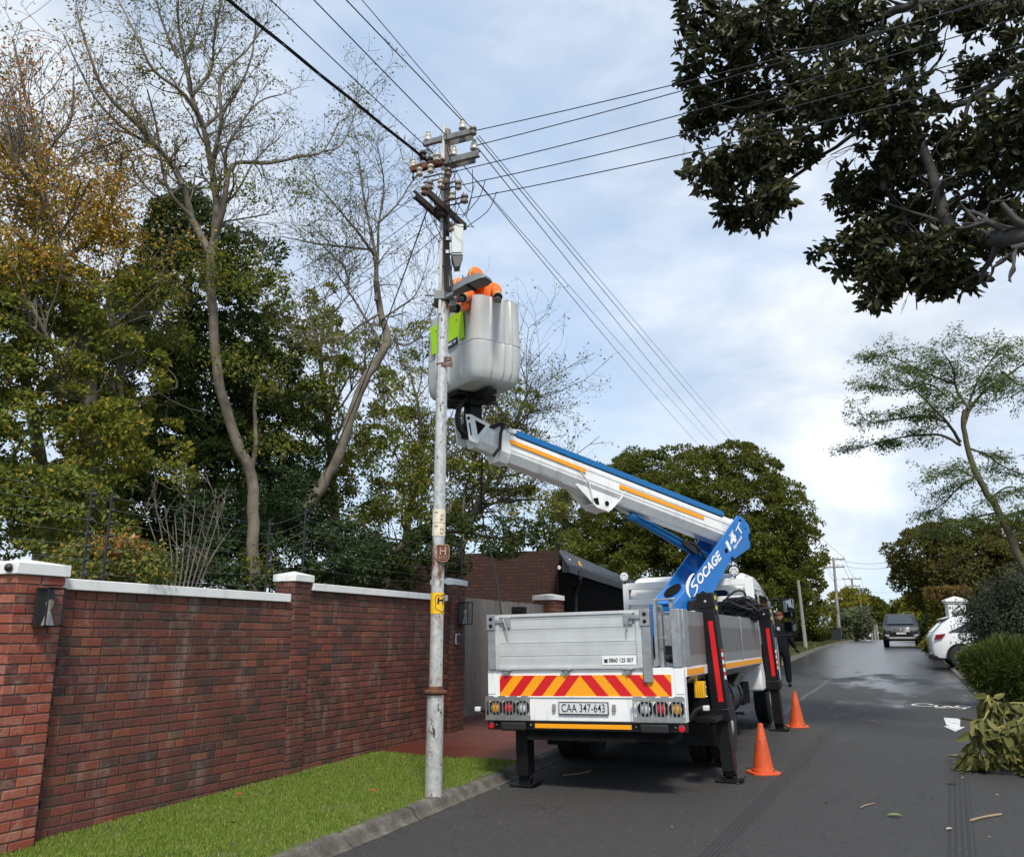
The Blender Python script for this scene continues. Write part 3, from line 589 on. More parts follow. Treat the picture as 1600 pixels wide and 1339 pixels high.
# lamp clusters with slotted guards
def cluster(xa, xb, order):
    root_ = None
    m = MB(); m.box(xa + .03, xb - .03, -.010, -.002, .73, .91); base_ = m.build('tail_lamp_cluster', wpaint, T_)
    n3 = 3; wd = xb - xa
    for i, lm in enumerate(order):
        cx_ = xa + wd * (.185 + .30 * i) + (.02 if xa > 0 else 0)
        m = MB(); m.lathe([(.076, 0), (.076, .03), (.062, .034), (.060, .028)], (cx_, -.010, .818), 24, 0, (0, -1, 0)); m.build('lamp_ring', rubber, base_, smooth=True)
        m = MB(); m.lathe([(.058, 0), (.057, .02), (.04, .034), (.0, .038)], (cx_, -.012, .818), 24, 0, (0, -1, 0)); m.build('lamp', lm, base_, smooth=True)
    m = MB(); yb = -.075; t = .004
    zt, zb = .935, .695; zi, zj = .885, .745
    def pbox(a, b_, c, d): m.box(a, b_, yb - t, yb, c, d)
    pbox(xa, xb, zi, zt - .012); pbox(xa, xb, zb, zj); 
    for k in range(4):        # scalloped top tabs
        a = xa + wd * (.02 + .26 * k); pbox(a, a + wd * .17, zt - .012, zt)
    ns = 13
    for k in range(ns + 1):
        a = xa + (wd - .012) * k / ns; pbox(a, a + .010, zj, zi)
    for k in range(4): a = xa + wd * (.03 + .30 * k); m.lathe([(.006, 0), (.006, .08)], (a, yb, zt - .03), 6, 0, (0, 1, 0))
    m.build('lamp_guard', stainless, T_)
cluster(-1.043, -.538, (ambl, redl, clrl)); cluster(.54, 1.055, (clrl, redl, ambl))
# bumper bar
m = MB(); m.box(-1.045, 1.045, -.03, .06, .598, .687); bb = m.build('bumper_bar', blackm, T_, bevel=.006)
m = MB(); m.box(-.508, .508, -.036, -.031, .622, .664); m.build('bumper_reflector_strip', orange, bb)
for x in (-1.0, 1.0):
    m = MB(); m.lathe([(.034, 0), (.034, .008), (.02, .012)], (x, -.03, .642), 20, 0, (0, -1, 0)); m.build('round_reflector', redl, bb, smooth=True)
for s in (-1, 1):
    m = MB(); m.box(s * .60, s * .88, -.075, -.031, .592, .678); m.build('rubber_buffer', rubber, bb, bevel=.018)
    for x in (s * .94, s * .555): m = MB(); m.ball((x, -.034, .648), .011, 10); m.build('rivet', steelm, bb)
m = MB(); m.box(-.62, .9, .02, .4, .50, .60); m.box(-.43, -.2, .1, .5, .45, .56); m.box(-.36, -.22, .2, 6.6, .62, 1.1); m.box(.22, .36, .2, 6.6, .62, 1.1); m.box(-.9, .9, 1.0, 1.4, .62, 1.0); m.box(-.36, .36, 2.2, 2.45, .32, .6)
m.ball((0, 2.3, .42), .24, 14, 0, (1, 1, .8)); m.box(-.7, .75, 2.9, 4.9, .6, 1.0); m.tube([(.05, 2.3, .5), (.05, 5.5, .75)], .05, 8); m.build('chassis', chass, T_)
m = MB()
for x in (-.45, .1, .5): m.tube(smoothpts([(x, .3, .9), (x + .1, .6, .7), (x - .05, .9, .62), (x, 1.4, .8)], 5), .018, 6)
m.build('chassis_hoses', rubber, T_)
# wheels
rimm = mat('grey wheel steel', (.42, .42, .41), .45, .4, dirt=.3)
def wheel(x, y, r, wdt, side, dual=False):
    z = r + .0225 * y + .0
    for k in ((0, 1) if dual else (0,)):
        xc = x - side * k * (wdt + .03); m = MB()
        prof = [(r * .60, -wdt / 2), (r * .80, -wdt / 2 - .004), (r * .93, -wdt / 2 + .012), (r * .985, -wdt * .36)]
        for i in range(5):
            u = -wdt * .33 + wdt * .66 * i / 4; prof += [(r, u - .012), (r, u + .012)]; 
            if i < 4: prof += [(r - .010, u + .015), (r - .010, u + wdt * .66 / 4 - .015)]
        prof += [(r * .985, wdt * .36), (r * .93, wdt / 2 - .012), (r * .80, wdt / 2 + .004), (r * .60, wdt / 2)]
        m.lathe(prof, (xc, y, z), 40, 0, (1, 0, 0)); wl = m.build('wheel', rubber, T_, smooth=True)
        m = MB(); dish = [(r * .61, 0), (r * .58, .02), (r * .50, -.03), (r * .30, -.06 if dual else -.01), (r * .28, .03), (r * .16, .05), (0.001, .055)]
        m.lathe([(a, b_ + wdt / 2 - .03) for a, b_ in dish], (xc, y, z), 32, 0, (side, 0, 0)); m.lathe([(r * .6, -wdt / 2 + .02), (.001, -wdt / 2 + .05)], (xc, y, z), 24, 0, (side, 0, 0))
        for i in range(6): a = i * math.pi / 3; m.lathe([(.014, 0), (.014, .03), (.008, .035)], (xc + side * (wdt / 2 - .03), y + math.cos(a) * r * .22, z + math.sin(a) * r * .22), 6, 0, (side, 0, 0))
        m.build('rim', rimm, wl, smooth=True)
for s in (1, -1):
    wheel(s * .94, 2.25, .41, .22, s, True); wheel(s * .86, 6.3, .39, .22, s)
    m = MB(); m.box(s * .52, s * 1.05, 1.70, 1.715, .30, .86); m.build('mudflap', rubber, T_)
    m = MB(); pts = []
    arc = [(2.25 + .50 * math.cos(a), .46 + .50 * math.sin(a)) for a in np.linspace(math.pi * .98, -.02, 14)]
    vs = [(s * .55, y, z) for y, z in arc] + [(s * 1.0, y, z) for y, z in arc]; m.add(vs, [(i, i + 1, 15 + i, 14 + i) for i in range(13)]); m.build('mudguard', blackm, T_)
m = MB(); m.tube([(.66, 3.15, .72), (.66, 4.15, .72)], .24, 20); tk = m.build('fuel_tank', mat('dark tank', (.05, .052, .055), .45, .3), T_, smooth=True)
m = MB(); m.tube([(.86, 3.75, .88), (.94, 3.75, 1.0)], .06, 16); m.tube([(.93, 3.75, .985), (.955, 3.75, 1.02)], .068, 16); m.build('filler_cap', steelm, tk, smooth=True)
m = MB(); [m.box(.40, .93, y, y + .04, .46, .50) for y in (3.3, 3.9)]; [m.tube([(.66 + .248 * math.cos(a), y, .72 + .248 * math.sin(a)) for a in np.linspace(-2, 2.4, 14)], .012, 6) for y in (3.32, 3.92)]; m.build('tank_strap', blackm, tk)
MB().box(-.95, -.5, 3.1, 4.4, .5, .95).build('battery_box', blackm, T_, bevel=.01); MB().box(.45, .85, 4.45, 5.0, .55, .85).build('tool_locker', chass, T_, bevel=.01)
# step plate, chocks, hoses under the bed corner
m = MB(); m.box(1.0, 1.20, .60, 1.05, .64, .69); m.build('step_plate', blackm, T_, bevel=.004)
yel = mat('yellow plastic', (.75, .42, .01), .45)
m = MB(); m.box(1.0, 1.10, .62, .72, .88, 1.04); m.box(.995, 1.02, .66, .70, 1.0, 1.14)
for k in range(4): m.box(1.012 + k * .022, 1.02 + k * .022, .612, .62, .90, 1.02)
m.build('wheel_chock', yel, T_, bevel=.004)
for s in (-1, 1):       # white tipped marker lamps on rubber arms
    m = MB(); m.tube(smoothpts([(s * 1.04, .05, .72), (s * 1.09, .0, .78), (s * 1.14, -.04, .80)] if s < 0 else [(1.04, .15, .70), (1.13, .1, .80), (1.22, .08, .82)], 4), .022, 8); ar = m.build('marker_arm', rubber, T_, smooth=True)
    q = (s * 1.145, -.045, .80) if s < 0 else (1.225, .075, .82); m = MB(); m.box(q[0] - .03, q[0] + .03, q[1] - .03, q[1] + .02, q[2] - .024, q[2] + .024); m.build('marker_lamp', clrl, ar, bevel=.008)
# ---------------- outriggers
def outrigger(xt, xb, v, foot_u, foot_v, tall, label_red=True, ztop=1.95, zslide=.56):
    """box section leg leaning out from (xt, v, ztop) to the foot"""
    zf = zg(TR.y + foot_v) - TR.z - foot_u * math.tan(RA) * 0
    ft = tl((TR.x + foot_u, TR.y + foot_v, zg(TR.y + foot_v) + .01)); A = Vector((xt, v, ztop)); B_ = Vector((ft.x, v + (foot_v - v), ft.z)); ax = (B_ - A).normalized(); side = Vector((1, 0, 0)); side = (side - ax * side.dot(ax)).normalized(); bk_ = ax.cross(side)
    Ln = (B_ - A).length; hw, hd = .085, .115
    def seg(m, a, b_, w_, d_, mi=0, offx=0): c = A + ax * (a + b_) / 2 + side * offx; m.obox(c, side * w_, bk_ * d_, ax * (b_ - a) / 2, mi)
    m = MB(); l1 = Ln - .62; seg(m, 0, l1, hw, hd); seg(m, l1 - .11, l1 + .02, hw + .018, hd + .018); seg(m, -.005, .16, hw + .006, hd + .006); leg = m.build('outrigger_leg', blackm, T_, bevel=.008)
    m = MB(); seg(m, l1 - .3, Ln - .10, hw - .02, hd - .02); m.build('inner_ram', blackm, leg, bevel=.006)
    m = MB(); c = A + ax * (Ln - .075); m.obox(c, side * .035, bk_ * .05, ax * .05); m.lathe([(.03, -.07), (.03, .07)], A + ax * (Ln - .07), 14, 0, side)
    f = A + ax * (Ln - .005); m.prism([f + Vector((-.15, -.12, .012)), f + Vector((-.11, -.12, -.008)), f + Vector((.11, -.12, -.008)), f + Vector((.15, -.12, .03)), f + Vector((.145, -.12, .04)), f + Vector((.10, -.12, .008)), f + Vector((-.10, -.12, .008)), f + Vector((-.145, -.12, .022))], (0, .24, 0)); m.obox(f + Vector((0, 0, .025)), (.06, 0, 0), (0, .05, 0), (0, 0, .02)); m.build('foot_pad', blackm, leg, bevel=.003)
    if tall:
        m = MB(); c0 = .30; c = A + ax * (c0 + (l1 - .18 - c0) / 2) - bk_ * 0; yv = bk_ * (-(hd + .004)) if bk_.y > 0 else bk_ * (hd + .004)
        m.obox(c + yv + side * .028, side * .027, bk_ * .0015, ax * ((l1 - .18 - c0) / 2)); m.build('red_reflective_strip', redt, leg)
        m = MB(); q = side * -(hw + .055); seg(m, .55, l1 + .05, .045, .07, 0, -(hw + .05)); 
        hs_ = m.build('hydraulic_channel', blackm, leg, bevel=.005)
        m = MB()
        for k in range(8): p = A + ax * (.6 + k * (l1 - .6) / 7.5) + q * .9 + (yv * .66); m.ball(p, .012, 8)
        m.build('channel_bolts', steelm, leg)
        m = MB(); 
        for k in range(2): m.tube(smoothpts([A + q * (1 + .3 * k) + ax * t + Vector((random.uniform(-.02, .02), random.uniform(-.03, 0), 0)) for t in np.linspace(.05, l1, 9)], 3), .012, 6)
        m.build('hydraulic_hose', rubber, leg)
        m = MB(); m.ball(A + ax * .09 + yv + side * -.0, .02, 12); m.build('pivot_bolt', steelm, leg)
        m = MB(); sx_ = side * (hw + .0085)
        for k in range(4):
            c = A + ax * (.05 + k * .055) + sx_; m.obox(c, side * .001, bk_ * .05, ax * .022, k % 2)
        m.build('hazard_decal', [mat('yellow decal', (.7, .6, .05), .5), btxt], leg)
        m = MB(); sx_ = side * (hw + .003)
        for k in range(8): m.obox(A + ax * (.62 + k * .04) + sx_, side * .001, bk_ * .05, ax * .02, k % 2)
        m.build('red_white_decal', [redt, wtxt], leg)
    return leg
outrigger(1.075, 1.19, 1.22, 1.19, 1.22, True); outrigger(1.09, 1.15, 5.55, 1.15, 5.67, True, ztop=1.92)
outrigger(-.735, -.74, .22, -.74, .24, False, ztop=1.05); outrigger(-.95, -1.0, 5.55, -1.0, 5.6, False, ztop=1.1)
m = MB(); m.box(-.85, .99, .1, .28, .60, .685); m.box(-.98, 1.0, 5.45, 5.65, .85, 1.05); m.box(.0, 1.0, 1.12, 1.32, .70, .92); m.build('outrigger_beam', blackm, T_)
# ---------------- headboard frame and cab
m = MB(); v0, v1 = 4.97, 5.04
m.box(-1.0, -.915, v0, v1, 1.2, 2.365); m.box(.915, 1.04, v0, v1 + .03, 1.2, 2.365); m.box(-.915, .915, v0, v1, 2.26, 2.365); m.box(-.915, .915, v0 + .003, v1 - .003, 2.02, 2.10); m.box(-.915, .915, v0 + .005, v1 - .005, 1.22, 1.30)
hb = m.build('headboard_frame', wpaint, T_, bevel=.006)
for x in (-.96, .78):
    m = MB(); m.lathe([(.03, 0), (.08, .03), (.085, .06), (.080, .068), (.072, .066)], (x + .0, v0 + .04, 2.47), 24, 0, (0, -1, 0)); m.box(x - .012, x + .012, v0 + .01, v0 + .03, 2.365, 2.44); wl = m.build('work_lamp', blackm, hb, smooth=True)
    m = MB(); m.lathe([(.070, .06), (.070, .067), (.001, .068)], (x, v0 + .04, 2.47), 20, 0, (0, -1, 0)); [m.ball((x + .042 * math.cos(a), v0 - .028, 2.47 + .042 * math.sin(a)), .016, 8) for a in np.linspace(0, 2 * math.pi, 7)[:-1]]; m.build('led_lens', clrl, wl, smooth=True)
cabp = [(5.16, .95), (5.16, 2.20), (5.18, 2.36), (5.28, 2.44), (5.45, 2.47), (6.45, 2.47), (6.75, 2.38), (6.95, 2.05), (7.30, 1.50), (7.40, 1.30), (7.42, .62), (6.86, .60), (6.78, .86), (6.60, 1.02), (6.02, 1.02), (5.84, .86), (5.78, .70), (5.20, .70)]
m = MB(); cw = 1.02
def inset(z): return cw - max(0, z - 1.45) * .06 - max(0, z - 2.15) * .35
k = len(cabp); vs = [(-inset(z), y, z) for y, z in cabp] + [(inset(z), y, z) for y, z in cabp]
m.add(vs, [tuple(range(k)), tuple(range(2 * k - 1, k - 1, -1))] + [((i + 1) % k, i, k + i, k + (i + 1) % k) for i in range(k)])
cab = m.build('cab', wpaint, T_, bevel=.035, seg=3)
m = MB(); m.box(-.84, .84, 5.138, 5.16, 1.55, 2.24); m.build('cab_back_panel', wpaint, cab, bevel=.02)
def rrect(x0, x1, z0, z1, r, k=5):
    o = []
    for cx_, cz, a0 in ((x1 - r, z1 - r, 0), (x0 + r, z1 - r, 90), (x0 + r, z0 + r, 180), (x1 - r, z0 + r, 270)):
        o += [(cx_ + r * math.cos(R(a0 + 90 * i / k)), cz + r * math.sin(R(a0 + 90 * i / k))) for i in range(k + 1)]
    return o
for x0_, x1_ in ((-.50, -.12), (.30, .66)):
    m = MB(); m.prism([(x, 5.125, z) for x, z in rrect(x0_, x1_, 1.72, 2.20, .10)], (0, .012, 0)); m.build('rear_window', gglass, cab)
for a, b_ in ((-.80, -.68), (-.66, -.54), (.70, .82)): MB().prism([(x, 5.132, z) for x, z in rrect(a, b_, 1.8, 2.2, .04)], (0, .005, 0)).build('pressed_panel', wpaint, cab, bevel=.004)
for s in (1, -1):
    def sd_(y, z, o=.004): return (s * (inset(z) + o), y, z)
    m = MB(); m.prism([sd_(5.28, 1.66), sd_(5.28, 2.14), sd_(5.66, 2.14), sd_(5.66, 1.66)], (s * .004, 0, 0)); m.prism([sd_(5.86, 1.52), sd_(5.86, 2.14), sd_(6.72, 2.14), sd_(7.10, 1.60), sd_(7.10, 1.52)], (s * .004, 0, 0)); m.build('side_window', gglass, cab)
    m = MB(); dl = [(5.78, .95), (5.78, 2.22), (6.80, 2.22), (7.20, 1.58), (7.20, 1.1)]; m.tube([sd_(y, z, .003) for y, z in dl], .006, 6); m.box(s * (cw + .001), s * (cw + .03), 5.88, 6.02, 1.34, 1.38); m.build('door_seam', blackm, cab)
    m = MB(); m.prism([sd_(5.70, 1.30, .003), sd_(5.70, 1.42, .003), sd_(6.35, 1.38, .003), sd_(6.35, 1.32, .003)], (s * .002, 0, 0)); 
    arm = MB(); arm.tube([(s * .93, 6.85, 2.10), (s * 1.32, 7.0, 2.10)], .012, 8); arm.tube([(s * .98, 7.05, 1.50), (s * 1.34, 7.04, 1.50)], .016, 8); arm.tube([(s * 1.36, 7.0, 2.10), (s * 1.38, 7.04, 1.50)], .012, 8); ma = arm.build('mirror_arm', blackm, cab)
    m = MB(); m.box(s * 1.20, s * 1.40, 7.0, 7.08, 1.80, 2.12); m.box(s * 1.19, s * 1.41, 7.0, 7.08, 1.56, 1.74); m.build('mirror_housing', blackm, ma, bevel=.02)
    mir, n, b = newmat('mirror glass'); b.inputs['Metallic'].default_value = 1; b.inputs['Roughness'].default_value = .03; b.inputs['Base Color'].default_value = (.32, .34, .36, 1)
    m = MB(); m.prism([(x, 6.997, z) for x, z in rrect(min(s * 1.215, s * 1.385), max(s * 1.215, s * 1.385), 1.815, 2.105, .02)], (0, .002, 0)); m.prism([(x, 6.997, z) for x, z in rrect(min(s * 1.205, s * 1.395), max(s * 1.205, s * 1.395), 1.575, 1.725, .03)], (0, .002, 0)); m.build('mirror_glass', mir, ma)
    m = MB(); m.box(s * 1.021, s * 1.035, 7.1, 7.2, .98, 1.10); m.build('side_indicator', ambl, cab, bevel=.01)
text_mesh('TRUCK HIRE', .09, (.985, 5.98, 1.46), (0, 1, 0), (0, 0, 1), mat('grey door decal', (.2, .22, .25), .5), 'door_lettering', cab) if False else None
m = MB(); m.tube([(.935, 5.3, 2.30), (.935, 6.5, 2.30), (.94, 6.9, 2.12)], .010, 6); m.build('rain_gutter', wpaint, cab)
# ---------------- boom
O2 = Vector((-2.985, 12.84)); e2 = Vector((.533, .846)).normalized(); n2_ = Vector((e2.y, -e2.x))
def bw(s, z, off=0): q = O2 + e2 * s + n2_ * off; return Vector((q.x, q.y, z))
def BP(px, py, off=.25):
    d = ray(px, py); o = O2 + n2_ * off; dn = d.x * n2_.x + d.y * n2_.y; t = ((o.x - EYE.x) * n2_.x + (o.y - EYE.y) * n2_.y) / dn
    p = EYE + d * t; q = Vector((p.x, p.y)) - O2; return q.dot(e2), p.z
nv3 = Vector((n2_.x, n2_.y, 0)); ev3 = Vector((e2.x, e2.y, 0))
# turret: two side plates, a web between them, slewing base
near = [(1.108, 3.548), (1.233, 3.515), (1.353, 3.411), (1.372, 3.283), (1.35, 3.052), (.859, 2.797), (.819, 2.75), (.44, 2.30), (.20, 2.12), (.20, 1.5), (-.34, 1.5), (-.346, 2.12), (-.344, 2.173), (.01, 2.464)]
m = MB(); m.prism([bw(s, z, .25) for s, z in near], -nv3 * .03); m.prism([bw(s, z, -.24) for s, z in near], -nv3 * .03)
tower = m.xf(tl).build('boom_turret', blue, T_, bevel=.008)
m = MB(); web = [(.62, 2.62), (1.25, 3.15), (1.22, 3.20), (.56, 2.68), (.05, 2.1), (.11, 2.05)]
m.prism([bw(s, z, .219) for s, z in [(.30, 2.15), (.86, 2.86), (1.30, 3.07), (1.27, 3.11), (.82, 2.90), (.24, 2.19)]], -nv3 * .458)
m.prism([bw(s, z, .219) for s, z in [(-.33, 2.17), (.0, 2.455), (.05, 2.45), (-.28, 2.13)]], -nv3 * .458)
m.prism([bw(s, z, .219) for s, z in [(-.33, 1.72), (-.30, 1.72), (-.30, 2.13), (-.33, 2.13)]], -nv3 * .458)
m.xf(tl).build('turret_web', blue, tower)
m = MB()
c = bw(-.10, 2.345, .0); ax1 = (bw(.0, 2.455) - bw(-.33, 2.17)).normalized(); nn_ = ax1.cross(nv3).normalized()
m.prism([c + nn_ * .03 + ax1 * (.15 * math.cos(t)) + nv3 * (.14 * math.sin(t)) for t in np.linspace(0, 2 * math.pi, 25)[:-1]], nn_ * .004)
c = bw(-.10, 2.345, .0) - nn_ * .02
m.prism([c + nn_ * -.012 + ax1 * (.15 * math.cos(t)) + nv3 * (.14 * math.sin(t)) for t in np.linspace(0, 2 * math.pi, 25)[:-1]], nn_ * -.004)
m.xf(tl).build('turret_opening_shade', chass, tower)  # black ovals paint the shade of an opening over solid plate
m = MB(); m.prism([bw(s, z, .254) for s, z in [(.10, 2.12), (.08, 2.20), (.14, 2.30), (.24, 2.36), (.34, 2.33), (.40, 2.25), (.42, 2.16)]], nv3 * .003)
for s, z, r in ((.80, 2.98, .035), (.93, 2.86, .04), (1.15, 3.47, .022), (1.26, 3.35, .012)): m.lathe([(r, 0), (r, .006)], bw(s, z, .249), 16, 0, nv3)
m.prism([bw(s, z, .251) for s, z in rrect(1.33, 1.365, 3.17, 3.28, .012)], nv3 * .012)
m.xf(tl).build('turret_hole_shade', chass, tower)  # dark plates and discs paint the shade of holes not cut through
m = MB()
for i in range(16): a, b_ = random.uniform(-.2, .35), random.uniform(1.9, 2.25); m.tube(smoothpts([bw(a, b_, .3), bw(a + .08, b_ + random.uniform(-.1, .12), .36), bw(a + .05, b_ - .15, .33), bw(a - .08, b_ - .2, .30)], 4), .014, 6)
for i in range(7): a, b_ = random.uniform(-.1, .3), random.uniform(1.85, 2.2); m.obox(bw(a, b_, .31), ev3 * .05, nv3 * .04, (0, 0, .035))
m.xf(tl).build('hydraulic_valves', rubber, tower)
m = MB(); m.lathe([(.42, 0), (.42, .12), (.36, .14), (.36, .3)], tuple(bw(-.05, 1.42)), 32); m.xf(tl).build('slewing_ring', blackm, T_, smooth=True)
seam = MB(); p0, p1 = BP(1155, 806, .25), BP(1142, 878, .25); seam.tube([bw(*BP(1161, 811, .252), .252), bw(*BP(1161, 838, .252), .252), bw(*BP(1142, 878, .252), .252)], .004, 6); seam.xf(tl).build('weld_seam', blue, tower)
# lettering on the near plate
def bdir(pa, pb, off): a, b_ = BP(*pa, off), BP(*pb, off); v = bw(b_[0], b_[1]) - bw(a[0], a[1]); return v, bw((a[0] + b_[0]) / 2, (a[1] + b_[1]) / 2, off)
def in_tl(v): return (TMi.to_3x3() @ Vector(v))
def plate_text(txt, pa, pb, height, nm, fo=.002, shear=0, m_=wtxt, off=.2545, sx=None):
    v, c = bdir(pa, pb, off); up = v.normalized().cross(-nv3).normalized() 
    if up.z < 0: up = -up
    o = text_mesh(txt, height, (0, 0, 0), (1, 0, 0), (0, 1, 0), m_, nm, tower, font_off=fo, shear=shear)
    xs = [p.co.x for p in o.data.vertices]; W_ = max(xs) - min(xs); k_ = v.length / W_
    X_, Y_, Z_ = v.normalized(), up, nv3
    for p in o.data.vertices:
        q = p.co.copy(); p.co = tl(c + X_ * (q.x - (max(xs) + min(xs)) / 2) * k_ + Y_ * q.y + Z_ * q.z)
    return o
plate_text('OCAGE', (1090.5, 909), (1126, 865.5), .185, 'turret_lettering', .006, .25)
# the sweeping first letter
v, c = bdir((1079, 931), (1127, 866), .2545); X_ = v.normalized(); Y_ = X_.cross(-nv3).normalized(); Y_ = Y_ if Y_.z > 0 else -Y_
a0 = BP(1079, 931, .2545); A0 = bw(a0[0], a0[1], .2545); m = MB()
def swoosh(pts, ws):
    P = smoothpts([(p[0], p[1], 0) for p in pts], 6); W_ = lerps(ws, 6); L_, R_ = [], []
    for i, p in enumerate(P):
        t = (P[min(i + 1, len(P) - 1)] - P[max(i - 1, 0)]).normalized(); nn = Vector((-t.y, t.x, 0)); L_.append(p + nn * W_[i]); R_.append(p - nn * W_[i])
    for i in range(len(P) - 1):
        m.prism([A0 + X_ * q.x + Y_ * q.y for q in (L_[i], L_[i + 1], R_[i + 1], R_[i])], nv3 * .0012)
swoosh([(-.02, -.02), (.0, .08), (.08, .16), (.22, .19), (.30, .17)], [.004, .026, .030, .020, .003]); swoosh([(.26, .12), (.15, .10), (.12, .07), (.19, .04), (.21, .01), (.14, -.035), (.03, -.05)], [.004, .015, .014, .015, .016, .012, .003])
m.xf(tl).build('turret_swoosh_letter', wtxt, tower)
plate_text('14', (1136.5, 857), (1149, 836), .19, 'model_number', .010, .15); plate_text('T', (1153.5, 834), (1160, 820), .20, 'model_letter', -.001, .15)
plate_text('Speed', (1146, 857), (1159, 838), .06, 'model_word', .001, .2); plate_text('forste', (1139.5, 838), (1145, 828), .05, 'series_word', .0, .2)
# boom main section : octagonal box, slightly deeper at the pivot
def bsec(s, zt, zb, hw):
    h = zt - zb; return [(hw * .62, zt), (hw, zt - h * .16), (hw, zt - h * .72), (hw * .55, zb), (-hw * .55, zb), (-hw, zt - h * .72), (-hw, zt - h * .16), (-hw * .62, zt)]
def loft(secs, m, mi=0):
    vs = []; k = len(secs[0][1])
    for s, sec in secs: vs += [bw(s, z, o) for o, z in sec]
    fs = [(i * k + j, i * k + (j + 1) % k, (i + 1) * k + (j + 1) % k, (i + 1) * k + j) for i in range(len(secs) - 1) for j in range(k)]
    fs += [tuple(range(k)), tuple(range(len(secs) * k - 1, (len(secs) - 1) * k - 1, -1))]; m.add(vs, fs, mi)
def zl(s, a, b_): return a[1] + (b_[1] - a[1]) * (s - a[0]) / (b_[0] - a[0])
TOP = ((-3.113, 4.352), (.95, 3.53)); BOT = ((-3.50, 4.02), (.742, 3.13))
m = MB(); sa, sb = -3.16, 1.12; loft([(sa, bsec(sa, zl(sa, *TOP), zl(sa, *BOT), .17)), (sb, bsec(sb, zl(sb, *TOP), zl(sb, *BOT), .19))], m)
boom = m.xf(tl).build('boom', wpaint, T_, bevel=.010, sharp=20)
m = MB(); sa2 = -3.02; sb2 = .86; loft([(s, [(.175 + (s - sa2) * .004, zl(s, *TOP) + .045), (.182 + (s - sa2) * .004, zl(s, *TOP) - .035), (-.18, zl(s, *TOP) - .035), (-.17, zl(s, *TOP) + .045)]) for s in (sa2, sb2)], m)
bt_ = mat('blue boom cover', (.005, .13, .36), .4, var=.05); m.xf(tl).build('boom_top_cover', bt_, boom)
def strip(pa, pb, hgt, nm, mt):
    a, b_ = BP(*pa, .19), BP(*pb, .19); m = MB(); m.prism([bw(a[0], a[1] + hgt / 2, .188 + .0035), bw(b_[0], b_[1] + hgt / 2, .188 + .0045), bw(b_[0], b_[1] - hgt / 2, .188 + .0045), bw(a[0], a[1] - hgt / 2, .188 + .0035)], nv3 * .002)
    m.xf(tl).build(nm, mt, boom)
strip((796.5, 689), (915.5, 736), .055, 'yellow_stripe', orange); strip((968, 759.5), (1100, 809.5), .060, 'yellow_stripe', orange)
m = MB()
for f in (.30, .62): m.prism([bw(s, zl(s, *TOP) - (zl(s, *TOP) - zl(s, *BOT)) * f + dz, .178 + (s - sa) * .0043) for s, dz in ((-3.12, .004), (1.0, .004), (1.0, -.004), (-3.12, -.004))], nv3 * .002)
m.xf(tl).build('boom_crease', mat('boom seam', (.45, .46, .46), .5), boom)
# collar and inner section
m = MB(); loft([(s, bsec(s, zl(s, *TOP) + .01, zl(s, *BOT) - .03, .185)) for s in (-3.27, -3.13)], m); m.obox(bw(-3.05, zl(-3.05, *TOP) + .02, .0), ev3 * .10, nv3 * .17, (0, 0, .03)); m.xf(tl).build('boom_collar', wpaint, boom, bevel=.008)
m = MB(); loft([(s, bsec(s, zl(s, *TOP) - .03, zl(s, *BOT) + .05, .125)) for s in (-3.62, -3.1)], m); inner = m.xf(tl).build('inner_boom', wpaint, T_, bevel=.006, sharp=20)
m = MB(); m.tube([bw(-3.24, 4.42, .19), bw(-3.29, 4.3, .20), bw(-3.30, 4.1, .19), bw(-3.36, 3.99, .12)], .022, 8); m.tube([bw(-3.33, 4.40, .05), bw(-3.24, 4.45, .1), bw(-3.16, 4.44, .12)], .03, 8); m.xf(tl).build('collar_cable', rubber, boom, smooth=True)
# head plates; dark patches paint the shade of the triangular cut-out
m = MB()
for o_ in (.155, -.15):
    P = [(-3.80, 4.49), (-3.74, 4.15), (-3.62, 4.12), (-3.42, 4.40), (-3.72, 4.50)]
    m.prism([bw(s, z, o_) for s, z in P], -nv3 * .018)
hp = m.xf(tl).build('boom_head_plate', wpaint, inner, bevel=.004)
m = MB(); m.prism([bw(s, z, .1565) for s, z in [(-3.66, 4.43), (-3.50, 4.38), (-3.615, 4.235)]], nv3 * .002); m.prism([bw(s, z, .1565) for s, z in [(-3.755, 4.38), (-3.735, 4.38), (-3.705, 4.22), (-3.725, 4.22)]], nv3 * .002); m.lathe([(.022, 0), (.022, .004)], bw(-3.76, 4.44, .156), 14, 0, nv3); m.xf(tl).build('head_cutout_shade', chass, inner)
m = MB()
for k in range(9): m.lathe([(.008, 0), (.008, .003)], bw(-2.6 + k * .045 + (2.6 if k > 4 else 0) * .0, zl(-2.6 + k * .045, *BOT) + .015, .11), 8, 0, nv3)
m.xf(tl).build('boom_bolt_hole_shade', chass, boom)  # dark dots painted for the shade in the bolt holes
